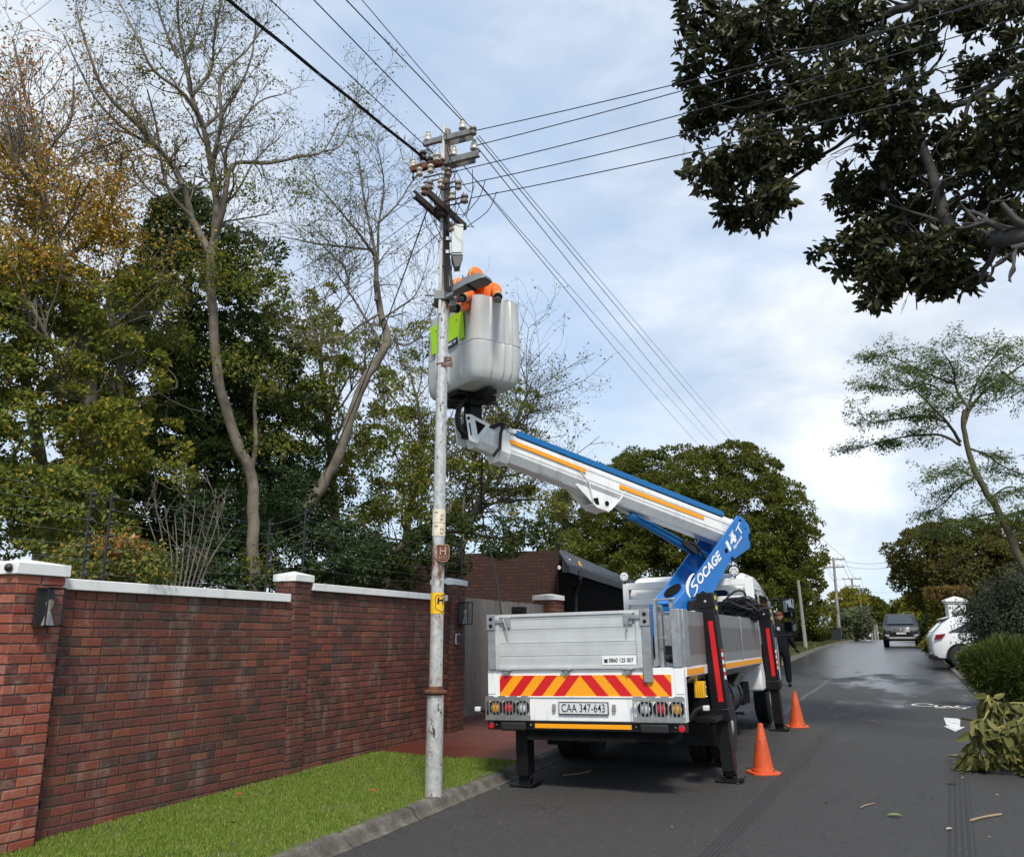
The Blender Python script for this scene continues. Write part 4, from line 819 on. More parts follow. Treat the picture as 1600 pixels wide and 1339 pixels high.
# lifting bracket under the boom
m = MB()
for o_ in (.14, -.12): m.prism([bw(s, z, o_) for s, z in [(-2.0, 3.74), (-1.70, 3.50), (-1.64, 3.455), (-1.42, 3.41), (-1.36, 3.47), (-1.10, 3.62), (-1.12, 3.70), (-1.9, 3.86)]], -nv3 * .02)
m.prism([bw(s, z, .12) for s, z in [(-1.70, 3.49), (-1.42, 3.42), (-1.42, 3.44), (-1.70, 3.51)]], -nv3 * .24)
brk_ = m.xf(tl).build('boom_bracket', wpaint, boom, bevel=.006)
m = MB(); m.tube([bw(-1.98, 3.96, .185), bw(-1.80, 3.78, .18), bw(-1.70, 3.50, .145)], .010, 6); m.tube([bw(-1.10, 3.78, .185), bw(-1.22, 3.62, .17), bw(-1.40, 3.44, .145)], .010, 6); m.xf(tl).build('bracket_flange', wpaint, boom)
m = MB(); m.lathe([(.035, 0), (.035, .01)], bw(-1.46, 3.53, .14), 16, 0, nv3); m.prism([bw(s, z, .141) for s, z in [(-1.72, 3.58), (-1.62, 3.60), (-1.60, 3.50), (-1.66, 3.50)]], nv3 * .003); m.xf(tl).build('bracket_hole_shade', chass, boom)  # dark disc and patch carry the bracket holes' shade as colour
# lift ram
a, b_, c = BP(951, 785, .0), BP(983, 804, 0), BP(1112, 878, 0)
m = MB(); m.tube([bw(a[0] - .05, a[1] + .02), bw(*b_)], .03, 14); ram = m.xf(tl).build('lift_ram', stainless, T_, smooth=True)
m = MB(); m.tube([bw(*b_), bw(*c)], .058, 18); m.tube([bw(b_[0], b_[1]), bw(b_[0] + .06, b_[1] - .033)], .068, 18); m.tube([bw(b_[0] + .1, b_[1] - .02, .07), bw(c[0] - .1, c[1] + .09, .07)], .014, 8); m.xf(tl).build('ram_cylinder', bt_, ram, smooth=True)
m = MB(); q = BP(1075, 856, .05); m.obox(bw(q[0], q[1] + .02, .05), ev3 * .14 + Vector((0, 0, -.07)), nv3 * .05, (0, 0, .05)); m.tube(smoothpts([bw(q[0] - .1, q[1] + .09, .08), bw(q[0] + .1, q[1] + .05, .1), bw(q[0] + .3, q[1] - .14, .1), bw(q[0] + .36, q[1] - .24, .06)], 5), .02, 8); m.tube(smoothpts([bw(q[0] - .1, q[1] + .07, .02), bw(q[0] + .15, q[1] + .06, .06), bw(q[0] + .3, q[1] - .1, .03)], 5), .02, 8); m.xf(tl).build('ram_valve', rubber, ram)
# mast and bucket
BC = Vector((-4.875, 9.72, 0)); m = MB()
mc = bw(-3.60, 4.45)
m.obox(mc + Vector((0, 0, .08)), ev3 * .09, nv3 * .09, (0, 0, .27)); m.obox(mc + Vector((0, 0, -.14)) - ev3 * .06, ev3 * .08, nv3 * .07, (0, 0, .10)); m.lathe([(.07, 0), (.07, .16)], mc + Vector((0, 0, .28)), 16); mast = m.xf(tl).build('bucket_mast', blackm, T_, bevel=.01)
m = MB()
for i in range(7):
    r_ = random.uniform(.16, .26); c0 = mc - ev3 * .10 + nv3 * random.uniform(.02, .16) + Vector((0, 0, .0)); m.tube(smoothpts([c0 + Vector((0, 0, .40)) + ev3 * random.uniform(.05, .16), c0 - ev3 * r_ * .55 + Vector((0, 0, .20)), c0 - ev3 * r_ * .8 + Vector((0, 0, -.02)), c0 - ev3 * r_ * .5 + Vector((0, 0, -.2)), c0 + ev3 * .12 + Vector((0, 0, -.22))], 5), .015, 7)
m.xf(tl).build('mast_hoses', rubber, mast, smooth=True)
a2 = -nv3
def bkt(a, b_, z): return BC + ev3 * a + a2 * b_ + Vector((0, 0, z))
def sq(t, ha, hb, r):     # rounded rectangle at parameter t (0..1) with small vertical ribs
    pass
def ringpts(ha, hb, r, k=6):
    o = []
    for ca, cb, a0 in ((ha - r, hb - r, 0), (-(ha - r), hb - r, 90), (-(ha - r), -(hb - r), 180), (ha - r, -(hb - r), 270)):
        o += [(ca + r * math.cos(R(a0 + 90 * i / k)), cb + r * math.sin(R(a0 + 90 * i / k))) for i in range(k + 1)]
    res = []
    n_ = len(o)
    for i in range(n_):
        p, q = Vector(o[i]), Vector(o[(i + 1) % n_]); d = (q - p).length
        kk = max(1, int(d / .011)); res += [tuple(p + (q - p) * j / kk) for j in range(kk)]
    return res
HA, HB = .37, .66; prof = [(4.80, .80, .86), (4.815, .87, .90), (4.86, .93, .95), (4.96, .975, .98), (5.20, 1.0, 1.0), (5.30, 1.0, 1.0), (5.308, .980, .988), (5.322, .980, .988), (5.33, .995, .996), (5.90, .95, .96), (5.925, .955, .965), (5.93, .94, .95)]
base_r = ringpts(HA, HB, .13); k = len(base_r); vs = []
def rib(a, b_):
    g = 0
    if abs(b_) < HB - .05 and abs(a) > HA - .02:
        for c_ in (-.30, .02, .30): g += -.034 * math.exp(-((b_ - c_) / .020) ** 2)
    if abs(a) < HA - .1 and abs(b_) > HB - .02:
        for c_ in (-.13, .05, .17): g += -.030 * math.exp(-((a - c_) / .016) ** 2)
    return g
for z, ka, kb in prof:
    for a, b_ in base_r:
        g = rib(a, b_) if 4.87 < z < 5.92 else 0; L_ = math.hypot(a, b_); sa_ = math.copysign(g, a) if abs(a) > HA - .02 else 0; sb_ = math.copysign(g, b_) if abs(b_) > HB - .02 else 0
        vs.append(bkt(a * ka + sa_, b_ * kb + sb_, z))
fs = [(i * k + j, i * k + (j + 1) % k, (i + 1) * k + (j + 1) % k, (i + 1) * k + j) for i in range(len(prof) - 1) for j in range(k)]
# inner lining
kk = len(prof); 
for z, s_ in ((5.93, .90), (4.86, .86)):
    vs += [bkt(a * s_, b_ * s_, z) for a, b_ in base_r]
fs += [(i * k + j, i * k + (j + 1) % k, (i + 1) * k + (j + 1) % k, (i + 1) * k + j) for i in (kk - 1, kk) for j in range(k)]
fs += [tuple(range(k - 1, -1, -1)), tuple(range((kk + 1) * k, (kk + 2) * k))]
gel = mat('grey glassfibre', (.52, .54, .53), .42, var=.06, scale=3, dirt=.12); m = MB(); m.add(vs, fs); m.xf(tl)
bucket = m.build('bucket', gel, T_, smooth=True, ang=32)
m = MB(); m.obox(bkt(0, .02, 4.765), ev3 * .30, a2 * .13, (0, 0, .028)); m.obox(bkt(0, .02, 4.74), ev3 * .07, a2 * .50, (0, 0, .028)); m.obox(bkt(-.12, .2, 4.71), ev3 * .1, a2 * .18, (0, 0, .04)); m.obox(bkt(.0, 0, 4.70), ev3 * .1, a2 * .1, (0, 0, .06)); m.tube(smoothpts([bkt(-.2, .35, 4.72), bkt(-.2, .0, 4.68), bkt(.1, -.1, 4.66), bkt(.35, -.05, 4.72)], 5), .018, 7); m.xf(tl).build('bucket_frame', blackm, bucket)
# lime board on the bucket side
lime = mat('lime green board', (.44, .78, .01), .5, var=.04)
def BF(px, py, off):      # meet the bucket face whose normal is -e
    d = ray(px, py); o = Vector((BC.x, BC.y)) - e2 * off; dn = d.x * e2.x + d.y * e2.y; t = ((o.x - EYE.x) * e2.x + (o.y - EYE.y) * e2.y) / dn; return EYE + d * t
brd = [BF(*p, .385) for p in ((723.8, 483.5), (725.8, 527.5), (716, 532.5), (715, 527), (697, 540), (689, 548), (683, 546), (684, 551.5), (675.8, 555.5), (673, 513.5))]
m = MB(); m.prism(brd, -ev3 * .012); board = m.xf(tl).build('sign_board', lime, bucket, bevel=.002)
nb = mat('navy sticker', (.02, .02, .10), .5); m = MB(); s4 = [BF(*p, .398) for p in ((714.5, 526), (715.5, 534), (697, 545.5), (686, 552), (685, 546), (697, 537.5))]; m.prism(s4, -ev3 * .003); stk = m.xf(tl).build('sign_sticker', nb, bucket)
m = MB(); 
for px, py in ((713, 500), (682, 518)): c = BF(px, py, .398); m.lathe([(.010, 0), (.010, .006)], c, 8, 0, -ev3)
m.xf(tl).build('sign_screw', blackm, bucket)
a, b_ = BF(698, 541.5, .402), BF(711.5, 533.2, .402); v = b_ - a; up = Vector((0, 0, 1))
o = text_mesh('HIRE  H', .06, (0, 0, 0), (1, 0, 0), (0, 1, 0), wtxt, 'sticker_lettering', bucket, font_off=.001)
if True:
    xs = [p.co.x for p in o.data.vertices]; k_ = v.length / (max(xs) - min(xs))
    for p in o.data.vertices: q = p.co.copy(); p.co = tl(a + v.normalized() * (q.x - min(xs)) * k_ + up * q.y - ev3 * q.z)
# ---------------- cable coil lying on the bed (own thing)
coil = MB(); random.seed(2)
cc = Vector((.90, 4.5, 1.88))
for i in range(54):
    a, b_ = .25 + random.uniform(-.03, .03), .11 + random.uniform(-.05, .03); off = Vector((random.uniform(-.04, .05), random.uniform(-.14, .14), random.uniform(-.03, .03))); tlt = R(26 + random.uniform(-4, 4)); pts = []
    for t in np.linspace(0, 2 * math.pi, 20):
        x, z = a * math.cos(t), b_ * math.sin(t); q = Vector((x * math.cos(tlt * .3) - z * math.sin(tlt * .3) * .5, -z * .6 - x * .25, z * math.cos(tlt) + (-x) * .06 + .05 * math.sin(t * 2 + i))); pts.append(cc + off + q)
    coil.tube(pts, .011, 6, cap=False)
coil.tube(smoothpts([cc + Vector((-.32, -.05, -.05)), cc + Vector((-.22, -.1, .10)), cc + Vector((-.06, -.12, .24)), cc + Vector((.06, -.1, .26)), cc + Vector((.10, -.08, .19)), cc + Vector((.04, -.05, .08))], 6), .016, 8)
inv_tl = TMi.inverted(); coil.xf(lambda p: inv_tl @ p); o = coil.build('cable_coil', mat('black cable', (.022, .022, .025), .6), None, smooth=True); tag(o, 'coiled bundle of thick black cable lying on the truck bed behind the cab', 'cable coil')
# ================================================================== UTILITY POLE
PC = Vector((-4.12, 7.50)); PD = PC.length
def pole_at(px, py): return atD(px, py, PD)
polm, n, b = newmat('weathered silver pole paint'); b.inputs['Metallic'].default_value = .5; b.inputs['Roughness'].default_value = .38
f = noise(n, 3.2, 9, mapped(n, (1, 1, .35)), .7); f2 = noise(n, 22, 6)
c = ramp(n, f2, [(.3, (.42, .42, .40)), (.7, (.66, .66, .63))]); sp = n.nodes.new('ShaderNodeSeparateXYZ'); t_ = n.nodes.new('ShaderNodeTexCoord'); n.links.new(t_.outputs['Object'], sp.inputs[0]); Z = sp.outputs[2]
hot = nmath(n, 'MULTIPLY', ramp(n, nmath(n, 'ABSOLUTE', nmath(n, 'SUBTRACT', Z, 2.40)), [(.0, (1, 1, 1)), (.75, (0, 0, 0))]), .17)
hot = nmath(n, 'ADD', hot, nmath(n, 'MULTIPLY', ramp(n, nmath(n, 'MULTIPLY', nmath(n, 'SUBTRACT', Z, 4.6), .5), [(0, (0, 0, 0)), (1, (1, 1, 1))]), .24))
rs = ramp(n, nmath(n, 'ADD', f, nmath(n, 'SUBTRACT', hot, .10)), [(.50, (0, 0, 0)), (.57, (1, 1, 1))]); c = mix(n, rs, c, ramp(n, f2, [(.3, (.10, .035, .015)), (.7, (.22, .10, .05))]))
f3 = noise(n, 16, 9, mapped(n, (1, 1, .5)), .75); c = mix(n, ramp(n, f3, [(.585, (0, 0, 0)), (.61, (1, 1, 1))]), c, (.06, .035, .025)); n.links.new(c, b.inputs['Base Color']); n.links.new(nmath(n, 'SUBTRACT', .4, nmath(n, 'MULTIPLY', rs, .4)), b.inputs['Metallic']); bump(n, b, nmath(n, 'ADD', f, f2), .4, .004)
rust = mat('rusted iron', (.12, .045, .022), .85, var=.5, scale=18, bmp=.5); conc = mat('weathered dark wood', (.20, .165, .135), .9, var=.5, scale=9, bmp=.5)
up_ = empty('utility_pole', (PC.x, PC.y, zg(7.5))); tag(up_, 'tall rusting silver steel utility pole on the lawn edge carrying crossarms, insulators and signs', 'utility pole')
zf = pole_at(680, 1082).z; m = MB()
m.tube([(PC.x, PC.y, .1), (PC.x, PC.y, zf)], [.082, .080], 28); m.build('pole_base', polm, up_, smooth=True)
m = MB(); m.lathe([(.082, -.02), (.098, -.015), (.112, 0), (.112, .018), (.072, .03), (.068, .06)], (PC.x, PC.y, zf), 28); m.build('pole_flange', rust, up_, smooth=True)
m = MB(); zt = pole_at(697, 240).z; m.tube([(PC.x, PC.y, zf), (PC.x, PC.y, 2.9), (PC.x, PC.y, 5.0), (PC.x, PC.y, 5.2)], [.064, .061, .056, .054], 24); shaft = m.build('pole_shaft', polm, up_, smooth=True)
ang_ = math.atan2(PC.y, PC.x); vd = Vector((PC.x, PC.y, 0)).normalized(); rt = Vector((math.cos(YAW), math.sin(YAW), 0))
m = MB(); ztop = pole_at(697, 198).z; m.tube([(PC.x, PC.y, 5.1), (PC.x, PC.y, ztop - .05)], [.055, .045], 20); m.build('pole_top', conc, up_, smooth=True)
m = MB(); m.tube([Vector((PC.x, PC.y, 5.0)) - vd * .05 - rt * .035, Vector((PC.x, PC.y, ztop)) - vd * .05 - rt * .035], .018, 10); m.build('conduit', mat('white conduit', (.6, .6, .58), .5, dirt=.4), up_, smooth=True)
def band(z0, z1, r, mt, nm, par): m = MB(); m.tube([(PC.x, PC.y, z0), (PC.x, PC.y, z1)], r, 28); return m.build(nm, mt, par, smooth=True)
yz0, yz1 = pole_at(683, 959).z, pole_at(683, 926).z
ylw = mat('yellow sign paint', (.82, .48, .01), .5, var=.05); ys = band(yz0, yz1, .0665, ylw, 'yellow_sticker', up_)
def wrap(px_off, zc, pts, r, mb, w_=.004, closed=False):   # line drawn round the pole; pts in metres (x along surface, z)
    th0 = math.atan2(-PC.y, -PC.x); P = []
    for x, z in pts: a = th0 + (x + px_off) / r; P.append(Vector((PC.x + r * math.cos(a), PC.y + r * math.sin(a), zc + z)))
    if closed: P.append(P[0])
    mb.tube(P, w_, 5)
m = MB(); zc = (yz0 + yz1) / 2
sh_ = [(-.045, .062), (-.028, .078), (.0, .066), (.03, .078), (.06, .07), (.075, .05), (.068, .0), (.075, -.04), (.05, -.07), (.02, -.085), (-.01, -.07), (-.04, -.055), (-.05, -.03), (-.042, 0), (-.052, .03)]
wrap(.030, zc, smoothpts([(a, b_, 0) for a, b_ in sh_] + [(sh_[0][0], sh_[0][1], 0)], 3) and [(p.x, p.y) for p in smoothpts([(a, b_, 0) for a, b_ in sh_] + [(sh_[0][0], sh_[0][1], 0)], 3)], .0665, m, .0035)
th0 = math.atan2(-PC.y, -PC.x)
def patch(mb, x0, x1, z0, z1, r):
    n_ = 5; vs = []
    for i in range(n_ + 1):
        a = th0 + (x0 + (x1 - x0) * i / n_) / r; vs += [(PC.x + r * math.cos(a), PC.y + r * math.sin(a), z0), (PC.x + r * math.cos(a), PC.y + r * math.sin(a), z1)]
    mb.add(vs, [(2 * i, 2 * i + 2, 2 * i + 3, 2 * i + 1) for i in range(n_)])
patch(m, .0, .019, zc + -.01, zc + .055, .0680); patch(m, .055, .073, zc - .01, zc + .055, .0680); patch(m, .019, .055, zc + .018, zc + .036, .0680)
m.build('hydrant_mark', btxt, ys)
for a_, b_ in (((686, 838), (686, 818.5)), ((686, 817), (686, 797))):
    z0, z1 = pole_at(*a_).z, pole_at(*b_).z; cs = band(z0, z1, .0655, mat('cream sticker', (.74, .68, .52), .6, var=.08, scale=20, dirt=.5), 'cream_sticker', up_); zc2 = (z0 + z1) / 2; m = MB()
    wrap(0, zc2, [(-.04, 0), (.02, 0)], .0665, m, .0022); wrap(0, zc2, [(.018, .016), (.018, -.016), (.052, .016), (.052, -.016), (.018, .016)], .0665, m, .0022)
    for k in range(3): wrap(0, zc2 + .034, [(-.045 + k * .012, -.007), (-.045 + k * .012, .007), (-.038 + k * .012, .007), (-.038 + k * .012, -.007), (-.045 + k * .012, -.007)], .0665, m, .0014)
    for k in range(3): wrap(0, zc2 - .036, [(.012 + k * .012, -.008), (.012 + k * .012, .008), (.019 + k * .012, .008), (.019 + k * .012, -.008), (.012 + k * .012, -.008)], .0665, m, .0016)
    m.build('valve_symbol', btxt, cs)
# rusty H plate
fr_ = -vd; c = pole_at(689, 865.5) ; c = Vector((PC.x, PC.y, c.z)) + fr_ * .07 + rt * .045
def plate(c, pts, th, tilt=0): return [c + rt * x + Vector((0, 0, z)) for x, z in pts]
hp_ = [(-.068, .078), (-.045, .088), (0, .083), (.045, .088), (.062, .078), (.066, .02), (.064, -.055), (.035, -.085), (-.01, -.088), (-.05, -.075), (-.066, -.05), (-.060, 0)]
m = MB(); m.prism(plate(c, hp_, 0), fr_ * .008); hpl = m.build('hydrant_plate', rust, up_, bevel=.002)
pale = mat('worn raised lettering', (.42, .27, .20), .8, var=.3, scale=30); m = MB(); cf = c + fr_ * .0095
P = [cf + rt * x * .93 + Vector((0, 0, z * .93)) for x, z in hp_]; m.tube(P + [P[0]], .0035, 6); 
m.prism(plate(cf, [(-.032, .06), (-.018, .06), (-.018, -.015), (-.032, -.015)], 0), fr_ * .005); m.prism(plate(cf, [(.018, .06), (.032, .06), (.032, -.015), (.018, -.015)], 0), fr_ * .005); m.prism(plate(cf, [(-.018, .03), (.018, .03), (.018, .016), (-.018, .016)], 0), fr_ * .005); m.build('plate_letter', pale, hpl)
text_mesh('4157', .052, cf + Vector((0, 0, -.045)) + fr_ * .003, rt, (0, 0, 1), pale, 'plate_number', hpl, ext=.002, sx=.85)
c = Vector((PC.x, PC.y, pole_at(697, 569).z)) + fr_ * .06 + rt * .05
brn = mat('brown enamel plate', (.09, .045, .03), .7, var=.4, scale=25); m = MB(); m.prism(plate(c, [(-.06, .0), (.058, -.005), (.058, -.055), (-.06, -.04)], 0), fr_ * .006); m.prism(plate(c, [(-.03, .062), (.045, .055), (.05, .003), (-.03, .006)], 0), fr_ * .006); bp_ = m.build('pole_number_plate', brn, up_, bevel=.002)
text_mesh('33851', .045, c + Vector((0, 0, -.025)) + fr_ * .0075, rt + Vector((0, 0, -.08)), (0, 0, 1), pale, 'pole_number', bp_, ext=.001, sx=.85); text_mesh('A', .05, c + Vector((0, 0, .032)) + fr_ * .0075 + rt * .01, rt, (0, 0, 1), pale, 'pole_letter', bp_, ext=.001)
m = MB(); [m.tube([(PC.x, PC.y, z), (PC.x, PC.y, z + .012)], .062, 24) for z in (pole_at(690, 571).z, pole_at(690, 420).z)]; m.build('strap', rust, up_)
# crossarms -------------------------------------------------------------
arm_m = mat('galvanised crossarm', (.20, .20, .20), .6, .3, var=.35, scale=12, dirt=.5); darm = mat('rust-brown crossarm', (.055, .038, .032), .75, var=.5, scale=12)
porc = mat('cream porcelain', (.50, .46, .38), .3, var=.2, scale=25, dirt=.6, coat=.3); porb = mat('brown stained porcelain', (.20, .15, .12), .35, var=.3, scale=20, coat=.4)
def atX(px, py, yy=PC.y - .07): return onY(px, py, yy)
def chan(a, b_, h, d, m):       # channel section bar
    a = Vector(a); b_ = Vector(b_); ax = (b_ - a).normalized(); sd_ = Vector((0, 0, 1)).cross(ax).normalized(); L_ = (b_ - a).length / 2; c = (a + b_) / 2; zz = Vector((0, 0, 1))
    m.obox(c, ax * L_, sd_ * .004, zz * h / 2); m.obox(c + zz * h / 2 + sd_ * d / 2, ax * L_, sd_ * d / 2, zz * .004); m.obox(c - zz * h / 2 + sd_ * d / 2, ax * L_, sd_ * d / 2, zz * .004)
def pin_ins(p, m, m2, big=1.0):      # upright pin insulator: steel pin and stepped porcelain bell
    p = Vector(p); m2.tube([p + Vector((0, 0, -.12)), p + Vector((0, 0, .05))], .008, 8); m2.lathe([(.016, -.09), (.016, -.075)], p, 6)
    m.lathe([(.040 * big, .02), (.052 * big, .025), (.050 * big, .055), (.041 * big, .07), (.043 * big, .078), (.038 * big, .105), (.026 * big, .115), (.022 * big, .122), (.028 * big, .13), (.022 * big, .145), (.002, .15)], p, 18)
def shackle(p, m, big=1.0):
    m.lathe([(.030 * big, -.045), (.042 * big, -.04), (.044 * big, -.02), (.026 * big, -.006), (.026 * big, .006), (.044 * big, .02), (.042 * big, .04), (.028 * big, .045)], p, 18)
A1a, A1b = atX(661, 225), atX(738, 203); A1b.z = A1a.z = (A1a.z + A1b.z) / 2
A2a, A2b = atX(655, 263), atX(748, 238); A2b.z = A2a.z = (A2a.z + A2b.z) / 2
m = MB(); chan(A1a, A1b, .058, .035, m); m.box(A1a.x + .2, A1b.x - .05, PC.y + .05, PC.y + .06, A1a.z - .03, A1a.z + .03); c1 = m.build('crossarm', arm_m, up_)
m = MB(); chan(A2a, A2b, .065, .04, m); m.box(A2a.x + .3, A2b.x - .1, PC.y + .05, PC.y + .06, A2a.z - .03, A2a.z + .03); c2 = m.build('crossarm', arm_m, up_)
m = MB(); zz3 = pole_at(699, 326).z; ya, yb = onX(668.5, 297, PC.x + .07), onX(728, 356, PC.x + .07); zz3 = (ya.z + yb.z) / 2
for dx in (.075, -.075): chan((PC.x + dx, ya.y, zz3), (PC.x + dx, yb.y, zz3), .07, .035, m)
m.build('long_crossarm', darm, up_)
m = MB(); A4 = atX(645, 270); chan((A4.x, PC.y - .12, A2a.z - .02), (PC.x + .02, PC.y - .12, A2a.z - .02), .06, .05, m); m.build('rusty_crossarm', rust, up_)
small = []
for px, py, ln in ((668, 283, .22), (706, 268, .30), (712, 290, .28), (722, 315, .34)):
    m = MB(); p = atX(px, py, PC.y - .1); m.box(PC.x + .02, p.x + .06 if px > 690 else p.x - .04, PC.y - .13, PC.y - .11, p.z - .03, p.z - .022); m.box(PC.x + .02, p.x + .06 if px > 690 else p.x - .04, PC.y - .13, PC.y - .11, p.z + .03, p.z + .038); m.build('shackle_bracket', darm, up_)
pins = [(669, 214, 0), (723, 195, 0), (741, 227, 0), (709, 237, 0), (646, 257, 0), (652 + 3, 270, 0)]
for px, py, kd in pins[:5]:
    m = MB(); m2 = MB(); p = atX(px, py, PC.y - .04); p.z -= .08; pin_ins(p, m, m2, .88); o = m.build('pin_insulator', porc, up_, smooth=True); m2.build('insulator_pin', arm_m, o)
for px, py, mt, bg_ in ((739, 205, porb, 1.1), (683, 247, porc, 1.2), (655.5, 269, porc, 1.0), (673, 264, porc, 1.05), (700, 270, porb, 1.15), (689, 288, porc, 1.1), (716, 290, porb, 1.0), (706, 306, porc, 1.0), (726, 311, porb, 1.1), (672, 290, porb, 1.0), (706, 356, porb, 1.0), (672, 252, darm, .9), (661, 243, darm, 1.1), (664, 299, rust, 1.2), (684, 322, darm, 1.2), (690, 332, darm, 1.2)):
    m = MB(); p = atX(px, py, PC.y - .12); shackle(p, m, bg_ * .84); m.lathe([(.012, -.06), (.012, .06)], p, 8); m.build('shackle_insulator', mt, up_, smooth=True)
m = MB(); random.seed(5)
for i in range(14):
    p0_ = atX(random.uniform(672, 720), random.uniform(230, 350), PC.y - random.uniform(.05, .16)); p1_ = atX(random.uniform(680, 745), random.uniform(280, 380), PC.y - random.uniform(.05, .16)); md = (p0_ + p1_) / 2 + Vector((random.uniform(-.05, .08), -.04, -random.uniform(.05, .2))); m.tube(smoothpts([p0_, md, p1_], 6), .004, 5)
for a_, mid, b_ in (((706, 258), (712, 300), (705, 430)), ((738, 265), (738, 300), (728, 340)), ((758, 283), (748, 310), (722, 340)), ((776, 300), (762, 330), (727, 356)), ((697, 205), (700, 240), (712, 262)), ((656, 306), (670, 330), (690, 372)), ((664, 338), (668, 356), (688, 380)), ((722, 430), (728, 440), (726, 455))): m.tube(smoothpts([atX(*a_, PC.y - .13), atX(*mid, PC.y - .15), atX(*b_, PC.y - .08)], 6), .0045, 5)
m.build('jumper_cables', blackm, up_)
m = MB()
for i in range(5): m.tube([atX(694 + i * 1.5, 335, PC.y - .08), atX(694 + i * 2, 400, PC.y - .09), atX(696 + i * 3, 455, PC.y - .1)], .008, 6)
m.build('riser_cables', blackm, up_)
# grey equipment box
m = MB(); bz0, bz1 = pole_at(711, 410).z, pole_at(711, 363).z; q = Vector((PC.x, PC.y, 0)) + rt * .135 - vd * .10
def bx(m, c, hw, hd, z0, z1): m.obox(Vector((c.x, c.y, (z0 + z1) / 2)), rt * hw, vd * hd, (0, 0, (z1 - z0) / 2))
gbox = mat('pale grey plastic', (.62, .66, .64), .45, var=.03); bx(m, q, .062, .08, bz0, bz1); bx(m, q - rt * .005 - vd * .085, .055, .006, bz0 + .02, bz1 - .02); eb = m.build('equipment_box', gbox, up_, bevel=.012)
m = MB(); z3 = pole_at(711, 427).z; m.prism([q + rt * x - vd * .07 + Vector((0, 0, z)) for x, z in ((-.05, bz0), (.058, bz0), (.03, z3), (-.02, z3 - .01), (-.045, bz0 - .06))], vd * .13); m.build('box_underside', mat('dark grey connector', (.10, .10, .10), .5), eb, bevel=.004)
m = MB()
for dx_, zz_ in ((-.085, bz1 - .14), (-.085, bz0 + .06)): m.obox(q + rt * dx_ + Vector((0, 0, zz_)), rt * .035, vd * .03, (0, 0, .018))
m.tube(smoothpts([q + Vector((0, 0, bz0 - .05)), q + rt * .01 + Vector((0, 0, bz0 - .12)), q - rt * .03 + Vector((0, 0, bz0 - .10))], 4), .005, 6, 0); m.build('box_bracket', steelm, eb)
# street light on the pole
lz_ = pole_at(690, 464).z; Q = Vector((PC.x, PC.y, 0))
la = atD(700, 460, PD - .15); lb = atD(762, 432, PD - .45)
m = MB(); m.obox(Vector((PC.x, PC.y, lz_)), rt * .10, vd * .075, (0, 0, .05)); m.obox(Vector((PC.x, PC.y, lz_ - .02)) + rt * .10 - vd * .03, rt * .035, vd * .05, (0, 0, .11)); m.tube([Vector((PC.x, PC.y, lz_ + .02)) - rt * .20, Vector((PC.x, PC.y, lz_ + .01)) + rt * .02], .011, 8); clamp = m.build('light_clamp', mat('cast grey clamp', (.22, .23, .23), .55, .3, dirt=.4), up_, bevel=.006)
a0, a1_ = atD(700, 464, PD - .1), atD(722, 452, PD - .2); m = MB(); m.tube([a0, a1_], .028, 14); sl_ = m.build('light_arm', mat('light arm grey', (.25, .26, .26), .5, .3), up_, smooth=True)
h0, h1 = atD(709, 455, PD - .2), atD(763, 433, PD - .42); ax = (h1 - h0).normalized(); sdv = ax.cross(Vector((0, 0, 1))).normalized(); upv = sdv.cross(ax); L_ = (h1 - h0).length; lum = mat('luminaire grey', (.20, .21, .21), .45, .2); m = MB()
def lsec(t, w_, z0, z1): return [h0 + ax * L_ * t + sdv * s * w_ + upv * z for s, z in ((-1, z0), (1, z0), (.75, z1), (-.75, z1))]
secs = [lsec(0, .03, -.03, .03), lsec(.08, .055, -.03, .05), lsec(.45, .085, -.03, .065), lsec(.85, .10, -.035, .05), lsec(1.0, .075, -.03, .0)]
vs = [p for s_ in secs for p in s_]; m.add(vs, [(i * 4 + j, i * 4 + (j + 1) % 4, (i + 1) * 4 + (j + 1) % 4, (i + 1) * 4 + j) for i in range(4) for j in range(4)] + [(0, 1, 2, 3)[::-1], (16, 17, 18, 19)]); m.lathe([(.03, 0), (.03, .05), (.024, .055)], h0 + ax * .14 + upv * .05, 14); lh = m.build('luminaire', lum, up_, bevel=.008)
m = MB(); m.prism([h0 + ax * L_ * t + sdv * w_ - upv * .036 for t, w_ in ((.56, -.07), (.95, -.07), (.95, .07), (.56, .07))], -upv * .006); m.build('luminaire_lens', mat('frosted lens', (.22, .23, .24), .15, coat=.5), lh)
m = MB(); m.obox(h0 + ax * L_ * .5 - upv * .034, ax * .02, sdv * .088, upv * .006); m.build('luminaire_clip', blackm, lh); rebase(up_)
# ================================================================== WIRES
wirb = mat('dark conductor', (.02, .022, .025), .5, .3)
def sagline(a, b_, sag, n_=28): a = Vector(a); b_ = Vector(b_); return [a + (b_ - a) * (i / n_) - Vector((0, 0, sag * 4 * (i / n_) * (1 - i / n_))) for i in range(n_ + 1)]
def cable(a, b_, sag, r, label, group='overhead power lines', name='power_line', twist=False):
    m = MB(); P = sagline(a, b_, sag)
    if twist:
        P = sagline(a, b_, sag, 220)
        for ph in (0, 2.1, 4.2): m.tube([p + Vector((math.cos(i * .33 + ph) * r * .8, 0, math.sin(i * .33 + ph) * r * .8)) for i, p in enumerate(P)], r * .62, 5)
    else: m.tube(P, r, 5)
    o = m.build(name, wirb, None); tag(o, label, 'power line', group); return o
def hit_up(px, Yp, py=0): return onY(px, py, Yp)
